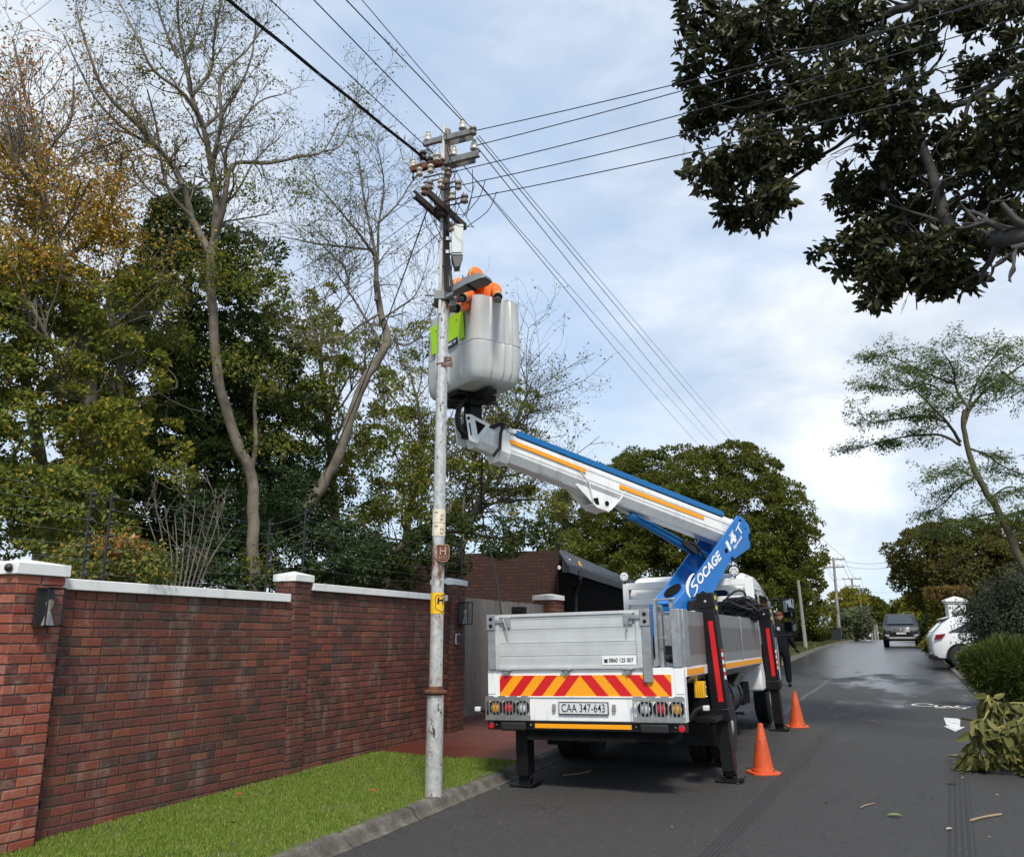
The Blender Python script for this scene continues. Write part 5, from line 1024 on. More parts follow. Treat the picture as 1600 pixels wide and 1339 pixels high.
# towards the camera: each leaves its insulator and climbs out of the top of the frame
def toward(pa, off, ptop, r, label, sag=.35, **k):
    a = atX(*pa, PC.y - off); d = None
    # the far end lies on the previous pole, 30 m behind, on the plane through a; find x from the direction seen in the photo
    best = None
    for ix in range(-60, 61):
        for iz in range(-12, 25):
            e = Vector((a.x + ix * .06, a.y - 32, a.z + iz * .1)); m_ = 1e9
            P = sagline(a, e, sag, 40)
            for p in P[:16]:
                q = proj_(p)
                if q is None: continue
                dd = math.hypot(q[0] - ptop[0], q[1] - ptop[1]); m_ = min(m_, dd + abs(ix) * .01)
            if best is None or m_ < best[0]: best = (m_, e)
    return cable(a, best[1], sag, r, label, **k)
def proj_(p):
    q = Vector(p) - EYE; f = -q.x * math.sin(YAW) + q.y * math.cos(YAW); r_ = q.x * math.cos(YAW) + q.y * math.sin(YAW); z = f * math.cos(PIT) + q.z * math.sin(PIT); u = -f * math.sin(PIT) + q.z * math.cos(PIT)
    return None if z < .1 else (800 + FPX * r_ / z, 669.5 - FPX * u / z)
toward((668, 252), .04, (385, 46), .013, 'thick twisted black cable, leftmost line running from the pole to the top edge', twist=True, sag=.5)
toward((680, 243), .04, (470, 45), .0055, 'thin power line next to the thick twisted cable, reaching the top edge', sag=.4)
toward((697, 212), .04, (560, 72), .006, 'middle of the five power lines running from the pole to the top edge', sag=.35)
toward((723, 190), .04, (600, 62), .006, 'second power line from the right of those reaching the top edge', sag=.3)
toward((738, 203), .04, (618, 62), .004, 'thinnest and rightmost power line running from the pole to the top edge', sag=.3)
# up the street: to the next pole
def away(pa, off, pend, r, label, sag):
    a = atX(*pa, PC.y - off); Yn = 62; e = onY(pend[0], pend[1], Yn); return cable(a, e, sag, r, label, 'overhead power lines')
away((709, 240), .0, (1131, 732), .006, 'lowest line running from the pole down the street towards the big tree', .30)
away((716, 250), .0, (1148, 728), .0045, 'second line up of those running from the pole down the street towards the big tree', .18)
away((739, 222), .0, (1158, 727), .006, 'third line up of those running from the pole down the street towards the big tree', .28)
away((745, 215), .0, (1180, 729), .006, 'second topmost line running from the pole down the street towards the big tree', .18)
away((748, 212), .0, (1187, 727), .0045, 'topmost line running from the pole down the street towards the big tree', .10)
# across the street to the right
for i, (pa, pm, word) in enumerate((((741, 205), (1055, 109), 'topmost'), ((743, 228), (1055, 122), 'second'), ((712, 268), (1053, 157), 'third'), ((720, 290), (1053, 189), 'fourth'), ((735, 310), (1100, 207), 'lowest'))):
    a = atX(*pa, PC.y - .12); p2 = onY(*pm, PC.y - .12); dirv = (p2 - a); e = a + dirv * (16.0 / dirv.x); e.z += .35; cable(a, e, .45, .0055, word + ' of the five service lines crossing the street from the pole to the overhanging tree', 'service lines crossing the street', 'service_line')
for i, (pa, pe, word) in enumerate((((664, 297), (330, 468), 'top'), ((672, 322), (330, 520), 'second'), ((688, 338), (330, 545), 'third'), ((690, 362), (430, 520), 'bottom'))):
    a = atX(*pa, PC.y - .05); e = atD(pe[0], pe[1], 17); cable(a, e, .25, .004, word + ' of the thin service lines running left from the pole over the garden', 'service lines over the garden', 'service_line')
cable(atX(671, 318, PC.y - .05), atD(505, 745, 15.0), .15, .008, 'dark service cable dropping steeply from the pole into the garden trees behind the wall', 'service lines over the garden', 'service_line')
hb_ = [bw(-3.45, 4.02), atD(753, 800, 11.9), atD(775, 900, 11.6), atD(783, 958, 11.2)]; m = MB(); m.tube(smoothpts(hb_, 6), .012, 6); o = m.build('hanging_rope', rubber, None, smooth=True); tag(o, 'thin black rope hanging from the tip of the boom down behind the tailgate', 'rope')
m = MB()
for px, py in ((688, 187 - 12), (658, 177), (668, 187), (674, 194), (703, 178)):
    pass
# ================================================================== CONES
conem, n, b = newmat('scuffed orange cone plastic'); f = noise(n, 7, 9, None, .75); n.links.new(mix(n, ramp(n, f, [(.565, (0, 0, 0)), (.60, (1, 1, 1))]), ramp(n, noise(n, 5, 5), [(.3, (.50, .062, .010)), (.7, (.64, .10, .02))]), (.12, .03, .015)), b.inputs['Base Color']); b.inputs['Roughness'].default_value = .5; b.inputs['Subsurface Weight'].default_value = .0
def cone(p, h, label, rot=0, tx=None):
    r_ = empty('traffic_cone', p, (R(1.5), R(-1), rot)); tag(r_, label, 'traffic cone', 'traffic cones beside the truck'); k = h / .5
    m = MB(); s = .155 * k; c = .06 * k; m.prism([(x, y, 0) for x, y in ((-s + c, -s), (s - c, -s), (s, -s + c), (s, s - c), (s - c, s), (-s + c, s), (-s, s - c), (-s, -s + c))], (0, 0, .022 * k)); m.build('cone_base', conem, r_, bevel=.006)
    m = MB(); m.lathe([(.118 * k, .018 * k), (.112 * k, .05 * k), (.104 * k, .055 * k), (.028 * k, .485 * k), (.022 * k, .5 * k), (.014 * k, .498 * k), (.014 * k, .4 * k)], (0, 0, 0), 28); m.build('cone_body', conem, r_, smooth=True)
    return r_
c1p = onG(1193, 1208); c2p = onG(1246, 1135.5)
cone(c1p, .53, 'orange traffic cone with a dark scuff near its foot, nearer one, beside the rear outrigger', .6); cone(c2p, .53, 'orange traffic cone farther up the road beside the front outrigger', .3)
# ================================================================== ROAD MARKS
rp, n, b = newmat('worn road paint'); f = noise(n, 9, 8, None, .7); n.links.new(mix(n, ramp(n, f, [(.36, (1, 1, 1)), (.44, (0, 0, 0))]), (.62, .62, .60), (.06, .06, .06)), b.inputs['Base Color']); b.inputs['Roughness'].default_value = .6
def gpoly(pxs, m, h=.004): m.add([(lambda q: (q.x, q.y, zg(q.y) + h))(onG(*p)) for p in pxs], [tuple(range(len(pxs)))[::-1]])
m = MB(); gpoly([(1474.5, 1121.5), (1500.5, 1123), (1500, 1135.5), (1480, 1136)], m); gpoly([(1474, 1134.5), (1508, 1136), (1493, 1143.2)], m, .0045); o = m.build('painted_arrow', rp); struct(o)
def gstroke(pts, wp, m, h=.004):
    P = smoothpts([(p[0], p[1], 0) for p in pts], 5); G = [onG(p.x, p.y) for p in P]
    for i in range(len(G) - 1):
        a, b_ = G[i], G[i + 1]; d = Vector((b_.x - a.x, b_.y - a.y, 0)); nrm = Vector((-d.y, d.x, 0)).normalized() * wp; m.add([(q.x, q.y, zg(q.y) + h + .0002 * i) for q in (a + nrm, a - nrm, b_ - nrm, b_ + nrm)], [(0, 1, 2, 3)])
m = MB(); gstroke([(1459, 1101.5), (1447, 1099.6), (1430, 1100), (1427, 1102), (1440, 1103.6), (1452, 1103.8), (1462, 1105), (1463, 1102.5)], .030, m); gstroke([(1462, 1106), (1473, 1105), (1481, 1103)], .03, m); gstroke([(1481, 1103), (1488, 1105), (1494, 1106.4)], .03, m); gstroke([(1470, 1106), (1493, 1106)], .03, m, .0045); gstroke([(1510, 1103.5), (1500, 1102.6), (1494, 1103.8), (1500, 1105.4), (1508, 1106.5), (1505, 1108), (1495, 1107.8)], .03, m); gstroke([(1512, 1105.5), (1518, 1103.6), (1528, 1104.4)], .03, m); o = m.build('painted_letters', rp); struct(o)
# ================================================================== HOUSE BEHIND THE GATE
random.seed(3)
house = empty('brick_house', (-9, 17, zg(17))); tag(house, 'red-brown brick house with a dark grey sloping sheet roof behind the timber gate', 'house')
hbk, n, b = newmat('house brickwork'); bt = n.nodes.new('ShaderNodeTexBrick'); n.links.new(mapped(n, (1, 1, 1), rot=(R(90), 0, 0)), bt.inputs['Vector'])
for k_, v_ in (('Scale', 1), ('Brick Width', .22), ('Row Height', .078), ('Mortar Size', .009), ('Bias', 0)): bt.inputs[k_].default_value = v_
bt.inputs['Color1'].default_value = (.085, .030, .021, 1); bt.inputs['Color2'].default_value = (.045, .020, .017, 1); bt.inputs['Mortar'].default_value = (.012, .009, .008, 1)
n.links.new(mix(n, nmath(n, 'MULTIPLY', noise(n, 2, 6), .5), bt.outputs['Color'], (.05, .03, .022)), b.inputs['Base Color']); b.inputs['Roughness'].default_value = .9; bump(n, b, bt.outputs['Fac'], -.8, .012)
g0 = zg(18)
wl_, wr_ = onY(540, 900, 18.0).x, onY(873, 900, 18.0).x
m = MB(); m.box(wl_, wr_, 18.0, 18.25, g0 - .2, onY(800, 862, 18).z); m.build('wall', hbk, house)
gr_x = onY(905, 900, 21.0).x; m = MB(); m.box(wr_ - .25, wr_, 18.25, 20.8, g0 - .2, 3.1); m.build('wall', hbk, house)
roofm, n, b = newmat('dark ribbed roof sheet'); sp = n.nodes.new('ShaderNodeSeparateXYZ'); t_ = n.nodes.new('ShaderNodeTexCoord'); n.links.new(t_.outputs['Object'], sp.inputs[0]); wv = nmath(n, 'SINE', nmath(n, 'MULTIPLY', sp.outputs[1], 40)); n.links.new(ramp(n, noise(n, 2, 5), [(.3, (.022, .026, .034)), (.7, (.036, .042, .052))]), b.inputs['Base Color']); b.inputs['Roughness'].default_value = .5; bump(n, b, wv, .6, .02)
qa, qb, qc, qd = atD(886, 884, 17.2), atD(996, 922, 31), atD(996, 912, 32), atD(868, 858, 18.6); qe = atD(780, 836, 19.5)
m = MB(); m.prism([qa, qb, qc, qd], (0, 0, .05)); m.build('roof', roofm, house)
m = MB(); m.obox((qa + qb) / 2 - Vector((0, 0, .07)), (qb - qa) / 2, (.05, 0, 0), (0, 0, .06)); p1 = atD(906, 896, 17.6); m.tube(smoothpts([p1 + Vector((0, 0, .05)), p1 + Vector((-.02, .05, -.15)), p1 + Vector((-.28, .5, -.32)), p1 + Vector((-.30, .55, -.9))], 4), .045, 8); m.build('gutter', mat('dark gutter', (.016, .018, .022), .5), house)
m = MB(); m.prism([qa - Vector((0, 0, .12)), qb - Vector((0, 0, .12)), atD(996, 960, 31), atD(886, 960, 17.4)], (-.2, .1, 0)); m.build('garage_opening_shade', mat('near-black garage shade', (.004, .004, .004), 1, spec=.02), house); rebase(house)  # near-black slab: shade inside the garage opening, put in as colour
gpst = MB(); p_ = onX(884, 940, WX - .35); gpst.box(p_.x - .05, p_.x + .05, p_.y - .05, p_.y + .05, 2.0, onX(880, 868, WX - .35).z); o = gpst.build('steel_post', mat('grey steel post', (.28, .30, .31), .5, .3), None, bevel=.004); tag(o, 'plain grey square steel post standing behind the gate pier, with white cameras on it', 'post')
for px, py in ((874, 886), (889, 875)):
    q = onX(px, py, WX - .28); m = MB(); m.tube([q, q + Vector((.05, -.14, -.03))], .035, 12); m.tube([q + Vector((0, .02, 0)), q + Vector((0, .12, .0))], .012, 6); m.lathe([(.03, 0), (.03, .003)], q + Vector((.052, -.143, -.031)), 12, 0, (.05, -.14, -.03)); o = m.build('security_camera', white, None, smooth=True); tag(o, ('white bullet security camera left of the grey steel post' if px < 880 else 'small white security camera at the top right of the grey steel post'), 'camera')
q = onX(905, 886, WX - .3); m = MB(); m.box(q.x - .05, q.x + .05, q.y - .06, q.y + .06, q.z - .07, q.z + .07); m.ball((q.x, q.y, q.z + .1), .03, 8); o = m.build('junction_box', [yel], None, bevel=.005); tag(o, 'small yellow box hanging under the dark roof edge behind the gate pier', 'box')
q = onY(812, 950, 12.5); m = MB(); m.box(q.x - .12, q.x + .10, q.y - .05, q.y + .05, q.z - .14, q.z + .02); m.lathe([(.03, 0), (.035, .01), (.02, .015)], (q.x - .02, q.y - .05, q.z - .05), 12, 0, (0, -1, 0)); o = m.build('gate_speaker', blackm, None, bevel=.01); tag(o, 'black box with a round speaker between the tailgate and the timber gate', 'speaker')
# ================================================================== PEOPLE
skin = mat('skin', (.30, .17, .11), .55, var=.05); orc = mat('orange hi-vis cloth', (.95, .16, .010), .7, var=.22, scale=16, bmp=1.0, bscale=16); navy = mat('dark navy cloth', (.011, .012, .016), .9, bmp=.4, bscale=18, spec=.1); refl = mat('silver and lime reflective tape', (.42, .46, .22), .4); glv = mat('black work glove', (.02, .02, .02), .7)
def skinbody(name, V_, E_, Rr, mt, parent, sub=2):
    me = bpy.data.meshes.new(name); me.from_pydata([tuple(v) for v in V_], E_, []); o = bpy.data.objects.new(name, me); COL.objects.link(o)
    o.modifiers.new('skin', 'SKIN'); sv_ = me.skin_vertices
    if not sv_: me.skin_vertices  # layer comes with the modifier in background mode
    try:
        lay = me.skin_vertices[0]
    except Exception:
        bm_ = None
        import bmesh
        bm_ = bmesh.new(); bm_.from_mesh(me); bm_.verts.layers.skin.verify(); bm_.to_mesh(me); bm_.free(); lay = me.skin_vertices[0]
    for i, r_ in enumerate(Rr): lay.data[i].radius = (r_, r_) if not isinstance(r_, tuple) else r_
    lay.data[0].use_root = True; o.modifiers[0].use_smooth_shade = True
    s_ = o.modifiers.new('sub', 'SUBSURF'); s_.levels = sub; s_.render_levels = sub
    dg = bpy.context.evaluated_depsgraph_get(); dg.update(); m2 = bpy.data.meshes.new_from_object(o.evaluated_get(dg)); bpy.data.objects.remove(o)
    m2.materials.clear(); [m2.materials.append(q) for q in (mt if isinstance(mt, list) else [mt])]
    o = bpy.data.objects.new(name, m2); COL.objects.link(o); m2.shade_smooth()
    if parent: o.parent = parent
    return o
def hand(c, d, palm, parent, mt=glv):      # palm box with five curled fingers, skinned
    c = Vector(c); d = Vector(d).normalized(); pn = Vector(palm).normalized(); sd_ = d.cross(pn).normalized()
    V_ = [c - d * .02, c + d * .03, c + d * .075]; E_ = [(0, 1), (1, 2)]; Rr = [.022, .030, .028]
    for i, (o_, ln) in enumerate(((-.030, .062), (-.010, .072), (.010, .068), (.029, .052))):
        b0 = c + d * .08 + sd_ * o_; V_ += [b0, b0 + d * ln * .5 + pn * .008, b0 + d * ln * .75 + pn * .030, b0 + d * ln * .7 + pn * .05]; k = len(V_) - 4; E_ += [(2, k), (k, k + 1), (k + 1, k + 2), (k + 2, k + 3)]; Rr += [.010, .0095, .009, .008]
    b0 = c + d * .02 - sd_ * .032; V_ += [b0, b0 + d * .03 - sd_ * .018 + pn * .012, b0 + d * .055 - sd_ * .012 + pn * .03]; k = len(V_) - 3; E_ += [(1, k), (k, k + 1), (k + 1, k + 2)]; Rr += [.013, .011, .010]
    return skinbody('hand', V_, E_, Rr, mt, parent, 1)
def worker(base, fwd, lean, label, arms, headdrop=.0):
    r_ = empty('person', base); tag(r_, label, 'person', 'workers in the bucket'); f = Vector(fwd).normalized(); s = f.cross(Vector((0, 0, 1))).normalized(); Z3 = Vector((0, 0, 1))
    hip = base + Z3 * .86; chest = hip + Z3 * .40 + f * lean * .7; neck = hip + Z3 * .54 + f * lean * 1.05; head = neck + Z3 * (.13 - headdrop) + f * (.07 + lean * .25)
    V_ = [hip, hip + Z3 * .2 + f * lean * .3, chest, neck, neck + (head - neck) * .5]; E_ = [(0, 1), (1, 2), (2, 3), (3, 4)]; Rr = [(.19, .15), (.19, .15), (.225, .16), (.10, .09), (.07, .07)]
    for sg in (-1, 1):
        kn = base + s * sg * .12 + Z3 * .48 + f * .03; ft = base + s * sg * .13 + Z3 * .06; V_ += [hip + s * sg * .10 - Z3 * .05, kn, ft, ft + f * .13 - Z3 * .02]; k = len(V_) - 4; E_ += [(0, k), (k, k + 1), (k + 1, k + 2), (k + 2, k + 3)]; Rr += [.11, .075, .06, .045]
    hands = []
    for sg, tgt in zip((-1, 1), arms):
        sh_ = chest + s * sg * .19 + Z3 * .07; tgt = Vector(tgt); mid = (sh_ + tgt) / 2; dd = (tgt - sh_); L_ = dd.length; dropn = math.sqrt(max(.0, .29 ** 2 - (L_ / 2) ** 2)) if L_ < .57 else 0; el_ = mid + (Vector((0, 0, -1)) * .8 + s * sg * .5).normalized() * dropn
        V_ += [sh_, el_, tgt]; k = len(V_) - 3; E_ += [(2, k), (k, k + 1), (k + 1, k + 2)]; Rr += [.088, .066, .048]; hands.append((tgt, (tgt - el_).normalized()))
    skinbody('body', V_, E_, Rr, orc, r_)
    for t, d in hands:
        hand(t + d * .02, d, (0, 0, -1), r_)
        m = MB(); m.tube([t - d * .07, t - d * .03], [.062, .060], 16); m.build('cuff_tape', refl, r_, smooth=True)
        m = MB(); m.tube([t - d * .03, t + d * .03], [.055, .045], 16); m.build('cuff', navy, r_, smooth=True)
    # hooded head: face in the opening of a pointed hood
    hf = (f + Vector((0, 0, -.55 - headdrop * 3))).normalized(); hs = s; hu = hs.cross(hf)
    if hu.z < 0: hu = -hu
    m = MB(); 
    V2 = []; nu = 14
    prof_ = [(-.02, .135, .02), (.03, .132, .06), (.08, .120, .085), (.12, .09, .10), (.145, .045, .105), (.155, .01, .105)]
    m.ball((0, 0, 0), .125, 20, 0, (.95, 1.12, 1.15)); 
    rot = Matrix((hs, hf, hu)).transposed()
    def hx(p):
        q = Vector(p); 
        if q.y > .06: q.y = .06 + (q.y - .06) * .25
        if q.z > .05 and q.y < .02: q = q + Vector((0, -.02, .025)) * ((q.z - .05) / .09)
        return head + rot @ q
    m.xf(hx); m.build('hood', orc, r_, smooth=True, ang=80)
    m = MB(); m.ball((0, .045, -.01), .085, 16, 0, (.82, 1, 1.1)); [m.ball((x, .125, .01), .011, 8) for x in (-.03, .03)]; m.ball((0, .135, -.02), .015, 8); m.box(-.022, .022, .118, .128, -.058, -.050); m.xf(lambda p: head + rot @ p); m.build('face', skin, r_, smooth=True)
    m = MB(); m.tube([head + rot @ Vector((math.sin(0) * 0 + .0, .14 * math.cos(a), .155 * math.sin(a))) for a in np.linspace(.35, 2.9, 12)], .012, 6); m.build('hood_tape', refl, r_, smooth=True)
    m = MB(); m.tube([neck - s * .11 + Z3 * .01, neck + f * .10 + Z3 * .01, neck + s * .11 + Z3 * .01], .04, 10); m.build('collar', navy, r_, smooth=True)
    m = MB()
    for k_ in (.16, .30): c = hip + Z3 * k_ + f * lean * k_ * 1.3; m.tube([c + s * .232 * math.cos(a) + f * .190 * math.sin(a) for a in np.linspace(0, 2 * math.pi, 25)], .012, 6, cap=False)
    m.build('reflective_band', refl, r_); rebase(r_); return r_
fl = 4.80
b1 = Vector((BC.x, BC.y, fl + .02)) + ev3 * .12 - a2 * .20; b2 = Vector((BC.x, BC.y, fl)) + ev3 * .14 + a2 * .36
w1 = worker(b1, Vector((-.10, -1, 0)), .20, 'worker in orange hooded jacket in the bucket, right one, behind the street light', [atD(778, 465, 9.95), atD(722, 466, 9.62)], .10)
w2 = worker(b2, Vector((.1, -1, 0)), .24, 'worker in orange jacket in the bucket, left one, mostly hidden by the pole', [atD(712, 482, 9.75), atD(684, 474, 9.9)], .06)
# pedestrian beyond the cab
def walker():
    P = onG(1225, 1073); r_ = empty('person', P); tag(r_, 'person in dark jacket and trousers walking just past the truck cab', 'person'); f = Vector((.15, 1, 0)).normalized(); s = f.cross(Vector((0, 0, 1))).normalized(); Z3 = Vector((0, 0, 1)); P = Vector(P)
    hip = P + Z3 * .92; V_ = [hip, hip + Z3 * .22, hip + Z3 * .42, hip + Z3 * .56, hip + Z3 * .62]; E_ = [(0, 1), (1, 2), (2, 3), (3, 4)]; Rr = [(.20, .16), (.21, .16), (.24, .16), (.085, .08), (.06, .06)]
    fts = []
    for sg, st in ((-1, -.12), (1, .14)):
        kn = P + s * sg * .10 + Z3 * .50 + f * st * .6; ft = P + s * sg * .10 + Z3 * .09 + f * st; V_ += [hip + s * sg * .09 - Z3 * .05, kn, ft]; k = len(V_) - 3; E_ += [(0, k), (k, k + 1), (k + 1, k + 2)]; Rr += [.125, .092, .075]; fts.append(ft)
    hs_ = []
    for sg, sw in ((-1, .08), (1, -.02)):
        sh_ = hip + Z3 * .47 + s * sg * .17; el_ = sh_ - Z3 * .27 + s * sg * .07; wr = el_ - Z3 * .2 + s * sg * (.03 if sg < 0 else .08) + f * .12; V_ += [sh_, el_, wr]; k = len(V_) - 3; E_ += [(2, k), (k, k + 1), (k + 1, k + 2)]; Rr += [.10, .072, .055]; hs_.append((wr, (wr - el_).normalized()))
    skinbody('body', V_, E_, Rr, navy, r_)
    [hand(t, d, (0, 0, -1) if abs(d.z) < .5 else f, r_, glv) for t, d in hs_]
    for ft in fts:
        m = MB(); m.ball(tuple(ft + f * .05 - Z3 * .04), .05, 12, 0, (1, 2.4, 1)); m.build('shoe', blackm, r_, smooth=True)
    hd = hip + Z3 * .76; m = MB(); m.ball(tuple(hd), .095, 16, 0, (.85, 1, 1.2)); m.ball(tuple(hd + f * .1 - Z3 * .01), .018, 8); [m.ball(tuple(hd + s * sg * .082), .02, 8) for sg in (-1, 1)]; m.build('head', skin, r_, smooth=True)
    m = MB(); m.ball(tuple(hd + Z3 * .045), .098, 16, 0, (.92, 1.05, .8)); m.prism([hd + Z3 * .05 + f * .08 + s * x for x in (-.06, .06)] + [hd + Z3 * .04 + f * .17 + s * x for x in (.05, -.05)], (0, 0, .01)); m.build('cap', mat('maroon cap', (.12, .02, .02), .8), r_, smooth=True)
    m = MB(); c = hip + Z3 * .44 - f * .115; m.obox(c, s * .035, f * .004, (0, 0, .07)); m.obox(c + s * .02 - Z3 * .02, s * .012, f * .004, (0, 0, .09)); m.build('jacket_print', mat('pale jacket print', (.6, .6, .62), .7), r_); rebase(r_); return r_
walker()
# ================================================================== CARS
carblk = mat('near black car paint', (.006, .007, .009), .5, 0, var=.03, coat=.1); carwht = mat('white car paint', (.78, .79, .80), .25, var=.02, coat=.8); carred = mat('red car paint', (.35, .02, .02), .25, coat=.8); chrome = mat('chrome trim', (.62, .62, .62), .28, .8)
wsg = mat('windscreen glass', (.03, .04, .05), .12, spec=.5, coat=.3)
def loftcar(secs, hw, tum=.14, m=None):
    """secs: (y, z_low, z_belt, z_roof or None, half width) -> closed body shell"""
    m = m or MB(); ring = []
    for y, zl_, zb_, zr_, w_ in secs:
        if zr_ is None or zr_ <= zb_ + .02: zr_ = zb_ + .02; wr = w_ * .80
        else: wr = w_ - tum * (zr_ - zb_) / .5
        ring.append([(-w_ * .94, y, zl_), (-w_, y, zl_ + .18), (-w_, y, zb_ - .16), (-w_ * .975, y, zb_), (-wr, y, zr_ - .05), (-wr * .82, y, zr_), (wr * .82, y, zr_), (wr, y, zr_ - .05), (w_ * .975, y, zb_), (w_, y, zb_ - .16), (w_, y, zl_ + .18), (w_ * .94, y, zl_)])
    k = 12; vs = [p for r_ in ring for p in r_]; fs = [(i * k + j, (i + 1) * k + j, (i + 1) * k + (j + 1) % k, i * k + (j + 1) % k) for i in range(len(ring) - 1) for j in range(k)] + [tuple(range(k)), tuple(range(len(ring) * k - 1, (len(ring) - 1) * k - 1, -1))]
    m.add(vs, fs); return m
def carwheel(root_, x, y, r, w_=.22):
    m = MB(); m.lathe([(r * .62, -w_ / 2), (r * .9, -w_ / 2), (r, -w_ * .35), (r, w_ * .35), (r * .9, w_ / 2), (r * .62, w_ / 2)], (x, y, r), 30, 0, (1, 0, 0)); wl = m.build('wheel', rubber, root_, smooth=True); s = 1 if x > 0 else -1
    m = MB(); m.lathe([(r * .64, 0), (r * .60, -.02), (r * .56, -.05), (r * .1, -.05)], (x + s * w_ / 2, y, r), 24, 0, (s, 0, 0))
    for i in range(7): a = i * 2 * math.pi / 7; c = Vector((x + s * (w_ / 2 - .02), y + math.cos(a) * r * .32, r + math.sin(a) * r * .32)); m.obox(c, (.012, 0, 0), (0, math.cos(a) * r * .30, math.sin(a) * r * .30), (0, -math.sin(a) * .022, math.cos(a) * .022))
    m.build('rim', chrome, wl)
# dark SUV driving towards us: front faces -Y
sy = 53.5; su = empty('suv', (0, sy, zg(sy))); cxs = onY(1410, 1008, sy).x; su.location.x = cxs; tag(su, 'near-black SUV with chrome grille facing the camera in the right lane up the road', 'car')
body = loftcar([(0, .42, .86, None, .80), (.10, .36, .98, None, .90), (.5, .34, 1.10, None, .93), (1.05, .34, 1.17, None, .935), (1.35, .34, 1.20, 1.24, .935), (2.15, .34, 1.24, 1.78, .935), (2.5, .34, 1.25, 1.85, .935), (3.9, .34, 1.28, 1.83, .93), (4.6, .36, 1.28, 1.66, .92), (4.88, .45, 1.2, 1.25, .86)], .93).build('body', carblk, su, bevel=.05, seg=3)
m = MB(); m.prism([(-.70, 1.28, 1.255), (.70, 1.28, 1.255), (.60, 2.06, 1.745), (-.60, 2.06, 1.745)], (0, -.03, .03)); m.build('windscreen', wsg, su)
m = MB(); [m.prism([(s * .925, 2.0, 1.28), (s * .925, 4.3, 1.32), (s * .82, 4.1, 1.68), (s * .82, 2.4, 1.70)], (s * .02, 0, 0)) for s in (-1, 1)]; m.build('side_window', gglass, su)
m = MB(); m.box(-.46, .46, -.035, .10, .80, 1.06); gr_ = m.build('grille', blackm, su, bevel=.03)
m = MB(); [m.box(-.44, .44, -.055, -.03, z, z + .028) for z in (.83, .905, .98)]; m.box(-.47, .47, -.05, -.03, 1.03, 1.065); m.box(-.47, -.44, -.05, -.03, .81, 1.05); m.box(.44, .47, -.05, -.03, .81, 1.05); m.build('grille_bar', chrome, gr_, bevel=.006)
m = MB(); m.lathe([(.07, 0), (.07, .01), (.05, .015)], (0, -.055, .94), 16, 0, (0, -1, 0)); m.build('badge', chrome, gr_)
for s in (-1, 1):
    m = MB(); m.prism([(s * .48, -.02, .86), (s * .48, -.02, 1.03), (s * .86, .12, 1.06), (s * .88, .14, .92)], (0, -.03, 0)); m.build('headlight', mat('headlight glass', (.20, .21, .23), .3, coat=.3), su, bevel=.01)
    m = MB(); m.box(s * .62, s * .84, -.03, .08, .60, .68); m.build('fog_light', chrome, su, bevel=.01)
    m = MB(); m.box(s * .98, s * 1.16, 1.62, 1.76, 1.20, 1.36); m.box(s * .90, s * 1.0, 1.66, 1.72, 1.22, 1.27); m.build('wing_mirror', carblk, su, bevel=.03)
    m = MB(); m.tube([(s * .70, 2.5, 1.86), (s * .70, 4.2, 1.85)], .02, 8); m.build('roof_rail', chrome, su)
    for y in (.85, 3.75): carwheel(su, s * .83, y, .39, .26)
m = MB(); m.box(-.60, .60, -.04, .1, .46, .50); m.box(-.62, .62, -.045, .08, .50, .56); m.prism([(-.62, -.03, .56), (-.85, .05, .68), (-.85, .05, .62), (-.60, -.03, .46)], (0, -.02, 0)); m.prism([(.62, -.03, .56), (.85, .05, .68), (.85, .05, .62), (.60, -.03, .46)], (0, -.02, 0)); m.build('skid_plate', mat('silver plastic', (.45, .45, .45), .4, .3), su)
m = MB(); m.box(-.55, .55, -.02, .05, .60, .72); m.build('lower_intake', blackm, su); m = MB(); m.box(-.24, .24, -.06, -.045, .70, .80); pp = m.build('number_plate', mat('white plate', (.7, .7, .68), .4), su); text_mesh('CA 614 273', .09, (0, -.062, .75), (1, 0, 0), (0, 0, 1), btxt, 'plate_text', pp, sx=.8)
# white hatchback, nose to the right, tail over the kerb
def hatch_root():
    wp = onG(1504, 1044, .05); r_ = empty('hatchback', (wp.x, wp.y, wp.z - .0), (0, 0, R(-86))); return r_
hb2 = hatch_root(); tag(hb2, 'white hatchback with its tail sticking out over the right kerb, half hidden by the shrubs', 'car')
